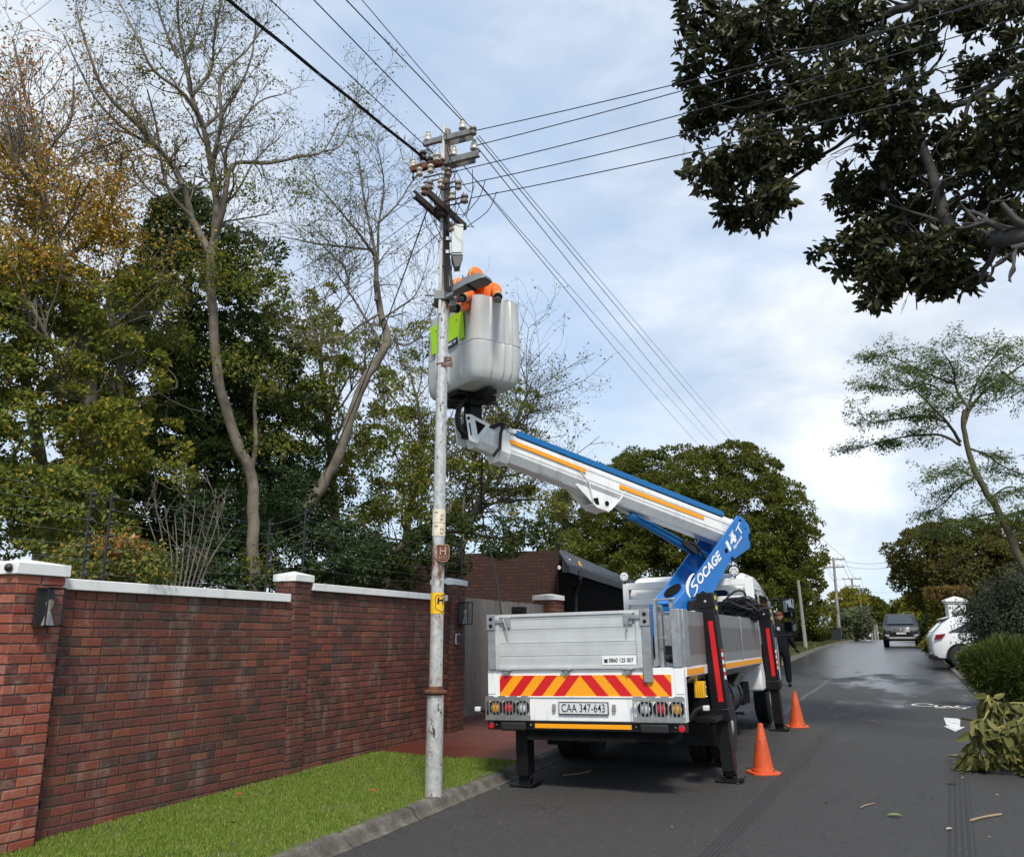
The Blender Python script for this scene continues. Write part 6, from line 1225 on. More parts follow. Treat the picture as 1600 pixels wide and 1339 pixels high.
# local frame: +Y is forward (world +X); rear axle at y=0, near (left) side at x=+? -> near wheel at x=0
W2 = .86; sc = [(-.80, .62, .95, None, .62), (-.76, .42, 1.0, 1.04, .74), (-.66, .32, 1.04, 1.14, .80), (-.42, .30, 1.06, 1.38, .84), (-.18, .30, 1.06, 1.54, .86), (.3, .30, 1.05, 1.62, .86), (1.1, .30, 1.02, 1.63, .86), (1.9, .30, .98, 1.50, .86), (2.5, .30, .98, 1.08, .86), (3.1, .34, .92, None, .82), (3.35, .42, .72, None, .70)]
bo = loftcar(sc, .86, .12); bo.xf(lambda p: Vector((p.x - .78, p.y, p.z))); 
hbody = bo.build('body', carwht, hb2, bevel=.05, seg=3)
def side_x(z): return .082 - max(0, z - 1.06) * .24
sides_near = 1
for s in (1, -1):
    def q_(y, z, o=.006): return (-.78 + s * (.86 + o - max(0, z - 1.04) * .235), y, z)
    m = MB(); m.prism([q_(-.30, 1.10), q_(.0, 1.24), q_(.35, 1.42), q_(.9, 1.50), (q_(1.6, 1.46)), q_(2.1, 1.10)], (s * .006, 0, 0)); m.build('side_window', wsg, hb2)
    m = MB(); P = [q_(-.82 + .10, .86, -.02), q_(-.66, 1.02, .0), q_(-.36, 1.06, .01), q_(-.50, .90, .01)]; m.prism(P, (s * .012, 0, 0)); m.build('tail_light', mat('dark red tail lens', (.20, .008, .015), .2, coat=.5), hb2, bevel=.004)
    m = MB(); m.tube([q_(.45, .42, .004), q_(.25, .75, .004), q_(.22, 1.05, .004), q_(.32, 1.40, .006), q_(1.4, 1.50, .01)], .006, 6); m.build('door_seam', blackm, hb2)
    m = MB(); m.tube([(-.78 + s * .60, -.10, 1.60), (-.78 + s * .62, .3, 1.675), (-.78 + s * .62, 1.4, 1.67)], .02, 8); m.build('roof_rail', blackm, hb2)
    m = MB(); ar = [(.42 * math.cos(a), .34 + .42 * math.sin(a)) for a in np.linspace(-.2, math.pi + .2, 20)]; m.prism([(-.78 + s * .862, y, z) for y, z in ar], (s * .006, 0, 0)); m.build('wheel_arch', blackm, hb2)
    for y in (0, 2.55): carwheel(hb2, -.78 + s * .80, y, .34, .21)
    hb2.children[-1].location = (0, 0, 0)
m = MB(); m.prism([(-.78 - .60, -.70, 1.10), (-.78 + .60, -.70, 1.10), (-.78 + .55, -.34, 1.46), (-.78 - .55, -.34, 1.46)], (0, -.015, .015)); m.build('rear_window', gglass, hb2)
m = MB(); m.prism([(-.78 - .62, -.42, 1.50), (-.78 + .62, -.42, 1.50), (-.78 + .60, -.08, 1.60), (-.78 - .60, -.08, 1.60)], (0, 0, .03)); m.build('roof_spoiler', carwht, hb2, bevel=.008)
m = MB(); m.box(-.78 - .76, -.78 + .76, -.79, -.4, .24, .38); m.build('lower_bumper', blackm, hb2, bevel=.02)
# far parked cars
def farcar(px, py, D, rz, paint, label, nm='parked_car'):
    p = atD(px, py, D); p.z = zg(p.y) + .02; r_ = empty(nm, p, (0, 0, rz)); tag(r_, label, 'car')
    loftcar([(-2.1, .4, .9, None, .74), (-2.0, .3, 1.0, 1.1, .84), (-1.4, .28, 1.02, 1.46, .87), (-.6, .28, 1.0, 1.52, .88), (.4, .28, .98, 1.46, .88), (1.1, .28, .98, 1.02, .88), (1.9, .34, .86, None, .82), (2.15, .4, .7, None, .7)], .88).build('body', paint, r_, bevel=.04)
    m = MB(); m.prism([(-.66, -1.98, 1.06), (.66, -1.98, 1.06), (.58, -1.46, 1.40), (-.58, -1.46, 1.40)], (0, -.02, .02)); m.prism([(-.66, 1.08, 1.04), (.66, 1.08, 1.04), (.58, .5, 1.40), (-.58, .5, 1.40)], (0, .02, .02)); [m.prism([(s * .87, -1.7, 1.05), (s * .87, .9, 1.03), (s * .80, .3, 1.38), (s * .80, -1.4, 1.40)], (s * .02, 0, 0)) for s in (-1, 1)]; m.build('windows', gglass, r_)
    for x in (-.78, .78):
        for y in (-1.35, 1.35): carwheel(r_, x, y, .33)
    m = MB(); [m.box(s * .55, s * .80, -2.12, -2.0, .72, .86) for s in (-1, 1)]; m.build('lamp', redl if paint is not carwht else clrl, r_); return r_
farcar(1348, 998, 118, R(12), carwht, 'white car parked far up the left side of the street beside the verge'); farcar(1362, 998, 135, R(0), carred, 'red car parked far up the left side of the street beyond the white car'); farcar(1380, 998, 170, R(0), mat('grey far car', (.55, .56, .58), .3), 'tiny pale car far up the street, left of the dark SUV')
# ================================================================== BINS
binm = mat('dark grey bin plastic', (.022, .024, .028), .5, var=.15, scale=5)
bd = 60.0
for i, (px, label) in enumerate(((1289, 'leftmost wheelie bin of the row, with a pale sticker, by the wooden street pole'), (1299.5, 'middle wheelie bin of the row by the wooden street pole'), (1310, 'rightmost wheelie bin of the row, touching the wooden street pole'))):
    p = atD(px, 1003, 70); p.z = zg(p.y) + .12; r_ = empty('wheelie_bin', p, (0, 0, R((-8, 4, -3)[i]))); tag(r_, label, 'bin', 'wheelie bins'); 
    m = MB(); a, b_ = .22, .28; m.add([(-a, -a, 0), (a, -a, 0), (a, a, 0), (-a, a, 0), (-b_, -b_, .92), (b_, -b_, .92), (b_, b_, .92), (-b_, b_, .92)], [(3, 2, 1, 0), (4, 5, 6, 7), (0, 1, 5, 4), (1, 2, 6, 5), (2, 3, 7, 6), (3, 0, 4, 7)]); m.build('bin_body', binm, r_, bevel=.02)
    m = MB(); m.add([(-.30, -.32, .92), (.30, -.32, .92), (.30, .30, .92), (-.30, .30, .92), (-.26, -.26, 1.0), (.26, -.26, 1.0), (.26, .28, 1.06), (-.26, .28, 1.06)], [(3, 2, 1, 0), (4, 5, 6, 7), (0, 1, 5, 4), (1, 2, 6, 5), (2, 3, 7, 6), (3, 0, 4, 7)]); m.tube([(-.25, .34, 1.0), (.25, .34, 1.0)], .02, 8); m.build('lid', binm, r_, bevel=.015)
    for x in (-.24, .24): m = MB(); m.lathe([(.10, -.03), (.10, .03)], (x, .25, .10), 16, 0, (1, 0, 0)); m.build('wheel', rubber, r_, smooth=True)
    if i == 0: m = MB(); m.box(-.08, .08, -.262, -.255, .45, .62); m.build('sticker', wtxt, r_)
# ================================================================== FAR POLES
fw = mat('grey weathered timber pole', (.24, .23, .21), .85, var=.25, scale=3)
def farpole(pb, pt, D, arms, label, r=.13, wires=True):
    a = atD(pb[0], pb[1], D); a.z = zg(a.y); b_ = atD(pt[0], pt[1], D); r_ = empty('street_pole', a); tag(r_, label, 'utility pole', 'poles down the street')
    m = MB(); m.tube([a, b_], [r, r * .7], 12); m.build('pole', fw, r_, smooth=True); tops = []
    for dz, w_ in arms:
        m = MB(); c = b_ - Vector((0, 0, dz)); m.box(c.x - w_, c.x + w_, c.y - .06, c.y + .06, c.z - .05, c.z + .05); o = m.build('crossarm', fw, r_)
        m = MB(); [m.lathe([(.05, 0), (.06, .06), (.03, .14), (.01, .2)], c + Vector((x * w_, 0, .05)), 8) for x in (-.9, -.35, .35, .9)]; m.build('insulator', porc, o); tops += [c + Vector((x * w_, 0, .15)) for x in (-.9, .9)]
    rebase(r_); return tops
farpole((1259, 1008), (1247, 906), 46, [], 'short leaning grey pole without crossarms on the left verge, just right of the truck mirrors', .10)
t3 = farpole((1313, 1003), (1302, 871), 72, [(.15, .85), (.75, .75)], 'tall grey street pole with crossarms beside the wheelie bins'); t4 = farpole((1337, 990), (1331, 903), 105, [(.1, 1.0), (.9, .8)], 'second farthest-looking pole with two crossarms rising over the autumn tree', .15); t5 = farpole((1348, 992), (1343, 918), 140, [(.1, 1.1), (.9, .9)], 'third pole with crossarms over the round street tree, between the two others', .17); t6 = farpole((1357, 995), (1353, 931), 180, [(.1, 1.2), (.9, 1.0)], 'small distant pole with crossarms above the green street tree', .18)
for px, pt_, D, lb in ((1352, 975, 96, 'leftmost'), (1363, 968, 100, 'second'), (1368, 973, 108, 'third'), (1372, 975, 112, 'rightmost')): farpole((px, 998), (px - 2.5, pt_), D, [], lb + ' of the short bare posts standing near the far parked cars', .12)
def linkw(A_, B_, lb):
    for i, (a, b_) in enumerate(zip(A_, B_)): cable(a, b_, .8, .013, lb + (', ' + ('left upper', 'right upper', 'left lower', 'right lower')[i % 4] + ' strand'), 'distant street wires', 'street_wire')
linkw(t3, t4, 'distant wire between the pole by the bins and the next pole'); linkw(t4, t5, 'distant wire between the second and third far poles'); linkw(t5, t6, 'distant wire between the third and the last far poles')
for pa, pb, D, lb in (((1306, 873), (1405, 874), 72, 'upper distant wire crossing the street from the pole by the bins'), ((1306, 881), (1410, 882), 72, 'second distant wire crossing the street from the pole by the bins'), ((1345, 922), (1420, 922), 140, 'faint level wire crossing the far street from the third pole'), ((1356, 936), (1425, 928), 180, 'faintest wire crossing the far street, sloping up to the right')): cable(atD(*pa, D), atD(*pb, D), .35, .012, lb, 'distant street wires', 'street_wire')
cable(bw(0, 0) + Vector((0, 0, 0)) if False else atD(1187, 727, 62), t3[1], .5, .012, 'distant wire from behind the round tree to the pole by the bins', 'distant street wires', 'street_wire')
# ================================================================== WHITE GATE PILLAR on the right
p = atD(1500, 1010, 37); gpz = zg(p.y) + .2; wpz = empty('white_gate_pillar', (p.x, p.y, gpz), (0, 0, R(8))); tag(wpz, 'white plastered gate pillar with a pyramid cap and a round lamp behind the white hatchback', 'gate pillar')
zt_ = atD(1500, 943, 37).z - gpz; m = MB(); m.box(-.30, .30, -.30, .30, 0, zt_); m.build('shaft', white, wpz, bevel=.01)
m = MB()
for o_, a, b_ in ((.34, zt_, zt_ + .06), (.38, zt_ + .06, zt_ + .14)): m.box(-o_, o_, -o_, o_, a, b_)
t_ = zt_ + .14; m.add([(-.38, -.38, t_), (.38, -.38, t_), (.38, .38, t_), (-.38, .38, t_), (0, 0, t_ + .14)], [(0, 1, 4), (1, 2, 4), (2, 3, 4), (3, 0, 4), (3, 2, 1, 0)]); m.build('cap', white, wpz, bevel=.01)
m = MB(); m.lathe([(.13, 0), (.13, .05), (.10, .08), (.001, .1)], (-.05, -.30, zt_ - .30), 20, 0, (0, -1, 0)); lm = m.build('round_lamp', mat('grey bulkhead lamp', (.30, .30, .29), .4), wpz, smooth=True)
m = MB(); m.box(.24, .31, -.315, -.30, zt_ - .72, zt_ - .60); m.box(.18, .28, -.315, -.30, zt_ - .75, zt_ - .73); m.build('house_number', blackm, wpz)
o = MB(); q = atD(1425, 975, 95); o.box(q.x - 2, q.x + 2, q.y, q.y + 4, zg(95), q.z + .2); o.prism([(q.x - 2.3, q.y - .3, q.z + .2), (q.x + 2.3, q.y - .3, q.z + .2), (q.x, q.y - .3, q.z + 1.5)], (0, 4.6, 0)); o = o.build('white_cottage', white, None); tag(o, 'bit of a white far house with a gable behind the dark SUV', 'house')
# rust brown fence behind the bins and palisade by the verge
m = MB(); rf = mat('red-brown boundary fence', (.10, .05, .035), .85, var=.4, scale=2); y = 50.0
while y < 73: m.box(-7.36, -7.30, y, y + .9, zg(y), zg(y) + 1.9 + random.uniform(-.05, .05)); m.box(-7.33, -7.28, y + .88, y + .96, zg(y), zg(y) + 2.0); y += 1.0
o = m.build('timber_fence', rf, None); tag(o, 'red-brown timber boundary fence behind the wheelie bins under the trees', 'fence')
m = MB(); y = 26.0
while y < 48: m.box(-7.42, -7.38, y, y + .06, zg(y), zg(y) + 1.7); y += .16
m.box(-7.44, -7.40, 26, 48, zg(37) + .3, zg(37) + .36); m.box(-7.44, -7.40, 26, 48, zg(37) + 1.4, zg(37) + 1.46); o = m.build('palisade_fence', mat('dark brown palings', (.045, .03, .024), .8), None); tag(o, 'dark paling fence along the verge behind the walking person', 'fence')
# ================================================================== TREES
rs = np.random.RandomState(4)
def leaf_quads(C, size, aspect=.5, up=.35, dirs=None, nrm=None, nj=.42):
    n_ = len(C); D_ = rs.normal(size=(n_, 3)) if dirs is None else dirs + rs.normal(size=(n_, 3)) * .45
    D_ /= np.linalg.norm(D_, axis=1)[:, None] + 1e-9; Nn = rs.normal(size=(n_, 3)); Nn[:, 2] += up * 3
    if nrm is not None: Nn = nrm + rs.normal(size=(n_, 3)) * nj
    S_ = np.cross(D_, Nn); S_ /= np.linalg.norm(S_, axis=1)[:, None] + 1e-9
    L_ = (size * rs.uniform(.6, 1.35, n_))[:, None]; W_ = L_ * aspect * .5; NN = np.cross(S_, D_); V_ = np.zeros((n_, 4, 3)); V_[:, 0] = C; V_[:, 1] = C + D_ * L_ * .5 + S_ * W_ + NN * L_ * .06; V_[:, 2] = C + D_ * L_; V_[:, 3] = C + D_ * L_ * .5 - S_ * W_ + NN * L_ * .06; return V_
def blob_points(c, rad, ncl, per, spread, shell=.55, squash=(1, 1, 1)):
    """leaf positions in clumps spread through an ellipsoid, denser toward its surface"""
    u = rs.normal(size=(ncl, 3)); u /= np.linalg.norm(u, axis=1)[:, None]; r_ = shell + (1 - shell) * rs.uniform(0, 1, ncl) ** .7; r_ *= rs.uniform(.88, 1.10, ncl)
    cl = u * r_[:, None] * np.array(rad) + np.array(c); P = np.repeat(cl, per, 0); U = np.repeat(u, per, 0); sp_ = np.repeat(rs.uniform(.6, 1.4, ncl), per)[:, None]
    return P + rs.normal(size=P.shape) * spread * sp_ * np.array(squash), U
class Tree:
    def __init__(s, name, label, cat='tree', group=None): s.root = None; s.name = name; s.label = label; s.cat = cat; s.group = group; s.mb = MB(); s.L = []; s.mi = []; s.tips = []
    def limb(s, pts, r0, r1, n=8, k=4):
        P = smoothpts(pts, k); m_ = len(P); R_ = [r0 + (r1 - r0) * (i / (m_ - 1)) for i in range(m_)]; P = [p + Vector((random.gauss(0, 1), random.gauss(0, 1), random.gauss(0, 1))) * R_[i] * .12 for i, p in enumerate(P)]; s.mb.tube(P, R_, n); return P, R_
    def twig(s, p, d, ln, r, depth, up=.15, kink=.22, kids=(2, 4), shrink=(.45, .7), minr=.0035, rec=None):
        seg = 4 if depth > 0 else 3; P = [Vector(p)]; d = Vector(d).normalized()
        for i in range(seg): d = (d + Vector((random.gauss(0, kink), random.gauss(0, kink), random.gauss(0, kink) + up * .4))).normalized(); P.append(P[-1] + d * ln / seg)
        r1 = max(minr * .8, r * .45); s.mb.tube(P, [r + (r1 - r) * i / seg for i in range(seg + 1)], 3 if r < .012 else 5, cap=False)
        if depth <= 0: s.tips.append((P[-1], d)); s.tips.append((P[-2], d)); 
        else:
            if depth == 1: s.tips.append((P[-1], d))
            for _ in range(random.randint(*kids)):
                i = random.randint(1, seg); t = (P[i] - P[i - 1]).normalized(); o = t.orthogonal().normalized(); o = Matrix.Rotation(random.uniform(0, 6.28), 3, t) @ o; a = random.uniform(.4, .95)
                s.twig(P[i], t * math.cos(a) + o * math.sin(a) + Vector((0, 0, up)), ln * random.uniform(*shrink), max(minr, r * .55), depth - 1, up, kink, kids, shrink, minr)
    def spray(s, P, R_, n_, ln, depth, frm=.25, up=.15, bias=None, **k):
        m_ = len(P)
        for _ in range(n_):
            i = random.randint(int(m_ * frm), m_ - 1); j = max(1, i); t = (P[j] - P[j - 1]).normalized(); o = Matrix.Rotation(random.uniform(0, 6.28), 3, t) @ t.orthogonal().normalized(); a = random.uniform(.45, 1.1); d = t * math.cos(a) + o * math.sin(a)
            if bias is not None: d += Vector(bias)
            s.twig(P[i], d, ln * random.uniform(.6, 1.3), max(.004, R_[min(i, len(R_) - 1)] * .45), depth, up, **k)
    def leaves_at_tips(s, per, size, spread, sel=lambda p: random.random() < 1, mi=lambda p: 0, aspect=.5):
        C, D_, M_ = [], [], []
        for p, d in s.tips:
            if not sel(p): continue
            for _ in range(per if isinstance(per, int) else per(p)): C.append((p.x + random.gauss(0, spread), p.y + random.gauss(0, spread), p.z + random.gauss(0, spread))); D_.append((d.x, d.y, d.z - .5)); M_.append(mi(p))
        if C: s.L.append(leaf_quads(np.array(C), size, aspect, dirs=np.array(D_))); s.mi += M_
    def cloud(s, c, rad, ncl, per, spread, size, mi=0, shell=.5, aspect=.5, out=.0, squash=(1, 1, .8), nj=.42):
        P, U = blob_points(c, rad, ncl, per, spread, shell, squash); s.L.append(leaf_quads(P, size, aspect, dirs=(U * out * .4 + np.array((0, 0, -.25))) if out else None, nrm=U * .9 + np.array((0, 0, .75)), nj=nj)); s.mi += list(mi if hasattr(mi, '__len__') else [mi] * len(P))
    def bushy(s, px, py, rx, rz, D, pxr, size, per=150, dens=1.0, mi=0):
        """a lobe of foliage made of many small domed boughs, with hollows between them"""
        k = D / 1379.0; c = np.array(atD(px, py, D)); rad = np.array([rx * k, rx * k, rz * k]); sr = pxr * k; nsub = int(dens * 2.2 * (rx * rz) / (pxr * pxr)) + 3
        u = rs.normal(size=(nsub, 3)); u[:, 1] -= .5; u /= np.linalg.norm(u, axis=1)[:, None]; cc = c + u * rad * rs.uniform(.72, 1.0, nsub)[:, None]; P = []; N_ = []
        for q, uu in zip(cc, u):
            r_ = sr * rs.uniform(.6, 1.35); v = rs.normal(size=(per, 3)); v /= np.linalg.norm(v, axis=1)[:, None]; v += uu * .75 + np.array([0, 0, .35]); v /= np.linalg.norm(v, axis=1)[:, None]; P.append(q + v * r_ * rs.uniform(.75, 1.12, per)[:, None] * np.array([1.1, 1.1, .75])); N_.append(v)
        P = np.concatenate(P); N_ = np.concatenate(N_); s.L.append(leaf_quads(P, size, .5, dirs=N_ * .5 + np.array([0, 0, -.1]), nrm=N_ * 1.0 + np.array([0, 0, .3]), nj=.30)); s.mi += list(rs.choice(mi, len(P))) if hasattr(mi, '__len__') else [mi] * len(P)
    def done(s, bark, lms, origin=None, crown_name='crown', trunk_name='trunk'):
        all_ = np.concatenate(s.L) if s.L else None; o_ = origin or (s.mb.v[0] if s.mb.v else tuple(all_[0, 0])); r_ = empty(s.name, o_); tag(r_, s.label, s.cat, s.group)
        if s.mb.v: s.mb.build(trunk_name, bark, r_, smooth=True, ang=80)
        if all_ is not None: quads(crown_name, all_, lms, s.mi, r_)
        rebase(r_); return r_
bark = mat('lichened grey-brown bark', (.15, .13, .10), .9, var=.45, scale=4, bmp=.9, bscale=25); barkd = mat('dark bark', (.06, .047, .036), .9, var=.4, scale=4, bmp=.9, bscale=25); barkg = mat('olive green bark', (.085, .08, .04), .8, var=.3, scale=3, bmp=.5, bscale=15)
LG = leafmat('mid green leaves', [(.052, .074, .014), (.078, .10, .020), (.115, .13, .030), (.062, .082, .016)], gain=1.75); LO = leafmat('olive autumn leaves', [(.10, .105, .012), (.15, .14, .018), (.20, .165, .022), (.09, .095, .012)], gain=1.6); LY = leafmat('golden leaves', [(.44, .29, .04), (.52, .34, .05), (.36, .26, .04), (.46, .24, .035)], gain=1.15); LR = leafmat('orange-rust leaves', [(.44, .15, .03), (.34, .12, .04), (.48, .20, .06), (.28, .13, .06)], gain=1.15)
LD = leafmat('dark evergreen leaves', [(.016, .026, .006), (.022, .034, .008), (.032, .044, .010), (.018, .028, .008)], .6, .3, .12, 2.0); LC = leafmat('glossy camellia leaves', [(.03, .055, .018), (.045, .08, .028), (.02, .04, .012), (.06, .09, .035)], .5, .2, .15); LB = leafmat('bushy oak green leaves', [(.055, .066, .010), (.075, .086, .014), (.10, .108, .020), (.048, .058, .010)], .7, .4, .08, 1.4)
LF = leafmat('broad leathery fig leaves', [(.020, .028, .010), (.030, .038, .013), (.045, .05, .018), (.07, .065, .025), (.025, .03, .012), (.10, .10, .03)], .45, .30, .4)
def D3(*pp, D): return [atD(p[0], p[1], D if len(p) < 3 else D + p[2]) for p in pp]
M_PER = lambda D: D / 1379.0
LS = leafmat('grey-green shrub leaves', [(.07, .085, .05), (.10, .115, .07), (.15, .165, .11), (.05, .065, .035)], .5, .15)
LSP = leafmat('pale olive leaves', [(.13, .15, .08), (.18, .20, .11), (.10, .12, .06)])
# ---- A: autumn tree, far left
random.seed(21)
t = Tree('autumn_tree', 'tall golden and rust-orange autumn tree at the upper left behind the near pier'); DA = 12.5
P0, R0 = t.limb(D3((128, 900), (130, 760), (135, 640), (128, 540, .3), (100, 460, .3), (85, 400)), .0 or .15, .09, D=0) if False else t.limb(D3((128, 900), (132, 760), (138, 640), (128, 540, .3), (100, 460, .3), (88, 405), D=DA), .13, .075)
for pts, r_ in ((((88, 405), (78, 360), (66, 290), (60, 230), (40, 150, .4), (20, 60, .6)), .06), (((100, 460), (60, 400, -.4), (15, 355, -.6), (-40, 320)), .045), (((88, 405), (130, 385, .4), (160, 350, .6), (185, 290, .8), (190, 240)), .04), (((66, 290), (95, 270, .3), (125, 245, .5), (190, 220, .6)), .03), (((60, 230), (35, 225), (10, 220), (-20, 190)), .03), (((128, 540), (175, 505, .5), (215, 470, .8), (245, 440)), .03), (((85, 370), (60, 300, -.6), (20, 240, -.8), (5, 150)), .04), (((66, 290), (80, 230, .4), (110, 190, .5), (115, 120, .6)), .03), (((135, 640), (90, 560, -.5), (50, 480, -.7), (20, 430)), .045)):
    P, R_ = t.limb(D3(*pts, D=DA), r_, .012, 6); t.spray(P, R_, 22, .85, 2, .15, .12)
def aut(p):
    q = proj_(p); y = q[1] + random.gauss(0, 35)
    if y < 190: return 3 if random.random() < .7 else 1
    if y < 350: return 2 if random.random() < .65 else (3 if random.random() < .45 else 1)
    if y < 440: return 2 if random.random() < .65 else 1
    return 1 if random.random() < .5 else 0
t.leaves_at_tips(5, .055, .07, lambda p: random.random() < (.35 if proj_(p)[1] < 230 else .8), aut)
for (px, py, rx, rz_, D, ncl) in ((60, 430, 100, 45, 12.3, 75), (70, 330, 110, 60, 12.5, 75), (150, 320, 70, 45, 12.8, 36), (180, 370, 50, 30, 12.8, 20), (40, 240, 70, 55, 12.8, 20), (20, 410, 60, 60, 12, 30)):
    c = atD(px, py, D); k = M_PER(D); n0 = len(t.mi); t.cloud(c, (rx * k, rx * k, rz_ * k), int(ncl * 1.5), 36, .12, .058, 0, .2); t.mi[n0:] = [aut(Vector(q[0])) for q in t.L[-1]]
t.done(bark, [LG, LO, LY, LR])
# ---- green understorey on the left (lower part of the autumn stand)
random.seed(22); t = Tree('green_tree', 'leafy green tree filling the left edge, below the golden autumn tree'); P, R_ = t.limb(D3((60, 900), (70, 760), (40, 600), (30, 500), D=13.5), .12, .05); t.spray(P, R_, 10, 1.2, 2)
P, R_ = t.limb(D3((170, 920), (150, 700), (190, 560), (120, 440), D=14), .09, .04); t.spray(P, R_, 8, 1.2, 2)
for (px, py, rx, rz_, D, ncl, mm) in ((40, 540, 110, 75, 12.5, 80, 0), (130, 590, 110, 80, 12.8, 80, 1), (70, 690, 120, 80, 12.3, 110, 0), (30, 800, 90, 60, 11.5, 60, 0), (210, 690, 85, 45, 12, 60, 1), (190, 770, 90, 50, 12, 70, 0), (200, 500, 80, 60, 13.5, 60, 0), (110, 470, 90, 45, 13, 50, 1), (-20, 620, 60, 180, 12, 80, 0), (10, 900, 80, 50, 10, 40, 0), (120, 810, 110, 50, 11.5, 70, 0)):
    c = atD(px, py, D); k = M_PER(D); n0 = len(t.mi); t.bushy(px, py, rx, rz_, D, 22, .066, 190, .95); t.mi[n0:] = [(1 if random.random() < (.55 if mm else .18) else (2 if random.random() < .05 else 0)) for _ in range(len(t.mi) - n0)]
t.done(bark, [LG, LO, LY])
# ---- dark evergreen behind
random.seed(23); t = Tree('evergreen_tree', 'dark dense evergreen tree in the middle of the garden behind the bare forked trees'); P, R_ = t.limb(D3((300, 930), (300, 700), (295, 400), D=17.5), .15, .06); 
for (px, py, rx, rz_, D, ncl) in ((290, 380, 60, 70, 17.5, 90), (300, 480, 105, 90, 17.5, 170), (250, 600, 140, 110, 17.5, 210), (360, 600, 110, 120, 17.5, 170), (300, 760, 170, 120, 17, 240), (420, 740, 100, 130, 17.5, 140), (200, 830, 120, 80, 16.5, 120), (290, 335, 32, 30, 17.5, 30), (370, 420, 60, 60, 18, 60)):
    c = atD(px, py, D); k = M_PER(D); t.bushy(px, py, rx, rz_, D, 20, .10, 150, 1.5)
t.done(barkd, [LD])
# ---- camellia bushes over the wall
random.seed(24); t = Tree('camellia_bush', 'glossy dark camellia bush over the wall, beside the pale trunk', 'bush')
for (px, py, rx, rz_, D, ncl) in ((345, 810, 55, 36, 13.8, 70), (440, 790, 60, 50, 14.2, 80), (465, 870, 80, 45, 14, 80), (335, 880, 50, 36, 13.4, 50), (540, 870, 60, 50, 14.2, 60), (250, 900, 70, 28, 12.5, 40), (330, 915, 60, 25, 12.5, 40), (200, 910, 60, 25, 12, 40), (420, 915, 60, 25, 13.6, 40)):
    c = atD(px, py, D); k = M_PER(D); t.bushy(px, py, rx, rz_, D, 15, .065, 130, 1.2)
t.limb(D3((400, 930), (420, 850), (440, 790), D=14.2), .04, .02); t.done(barkd, [LC])
t = Tree('autumn_shrub', 'rounded shrub with green, yellow and orange leaves over the near wall coping', 'bush')
for (px, py, rx, rz_, D, ncl) in ((180, 870, 65, 32, 8.8, 70), (225, 885, 45, 22, 8.6, 40), (130, 875, 40, 28, 9, 40), (200, 850, 25, 14, 8.9, 16), (105, 895, 30, 15, 8.3, 15)):
    c = atD(px, py, D); k = M_PER(D); n0 = len(t.mi); t.cloud(c, (rx * k, rx * k, rz_ * k), ncl, 40, .05, .042, 0, .6, .62, .5); t.mi[n0:] = [(2 if (Vector(q[0]) - atD(188, 846, 8.8)).length < .28 and random.random() < .5 else (1 if random.random() < .45 else 0)) for q in t.L[-1]]
for i in range(9): t.limb([atD(180, 930, 8.8), atD(120 + i * 14, 880, 8.8)], .012, .005, 5, 2)
t.done(bark, [leafmat('yellow green shrub leaves', [(.08, .12, .02), (.12, .15, .03), (.06, .09, .02)], .3, .2), leafmat('yellowing shrub leaves', [(.24, .20, .04), (.30, .20, .05), (.17, .16, .04)], .3, .2), leafmat('orange shrub leaves', [(.42, .16, .05), (.36, .14, .04)], .3, .2)])
random.seed(25); t = Tree('bare_shrub', 'leafless pale twiggy shrub behind the wall, between the autumn shrub and the pale trunk', 'bush')
for i in range(10): P, R_ = t.limb(D3((255 + i * 6, 925), (250 + i * 9, 870), (225 + i * 16, 790 + random.randint(-20, 30)), D=11.5), .015, .004, 5); t.spray(P, R_, 4, .4, 1)
t.done(bark, [])
# ---- B: tall bare-topped tree with the pale trunk
random.seed(26); t = Tree('bare_topped_tree', 'tall forked tree with a pale crooked trunk and almost bare twiggy top'); DB = 13.0
t.limb(D3((396, 930), (396, 820), (392, 745), (370, 690), (345, 610), (336, 540), (328, 440), (330, 400), D=DB), .088, .062, 12)
t.limb(D3((392, 740), (400, 690), (398, 640), (402, 600), D=DB), .04, .02, 6)
limbs = [(((330, 400), (300, 340, .3), (285, 290, .4), (265, 255), (220, 200, -.3), (165, 145, -.5), (135, 70, -.6), (120, 20)), .062), (((285, 290), (255, 240, .2), (215, 215, .4), (180, 190), (140, 140), (100, 55)), .04), (((330, 400), (338, 330), (330, 260, .2), (318, 200, .2), (300, 150, .3), (288, 90, .4), (278, 30, .4), (282, -40)), .065), (((318, 200), (290, 150, -.3), (240, 110, -.4), (215, 60, -.5), (180, -10)), .035), (((300, 150), (330, 110, .3), (335, 60), (350, -20)), .03), (((333, 380), (350, 320, -.3), (355, 280, -.3), (370, 255), (420, 255, .2), (470, 245, .4), (505, 236, .5), (530, 190, .6)), .05), (((355, 280), (352, 240), (372, 200), (405, 160, .3), (440, 148, .4)), .03), (((330, 260), (345, 190, -.4), (345, 120, -.5), (385, 80, -.5), (420, 30, -.6)), .035), (((505, 236), (535, 225), (560, 160, .2)), .014), (((300, 340), (260, 290), (245, 200, .3), (230, 140)), .03), (((336, 350), (360, 345), (390, 340), (420, 335)), .02), (((340, 330), (370, 300), (400, 250), (415, 280)), .02), (((318, 200), (360, 160), (390, 100), (400, 40)), .03), (((285, 290), (250, 310), (215, 275), (205, 250)), .02), (((278, 90), (255, 40), (240, -20)), .028), (((288, 90), (310, 40), (325, -30)), .025)]
for pts, r_ in limbs: P, R_ = t.limb(D3(*pts, D=DB), r_, .010, 6); t.spray(P, R_, int(9 + 50 * r_ * 3), .62, 2, .15, .10, kids=(2, 4))
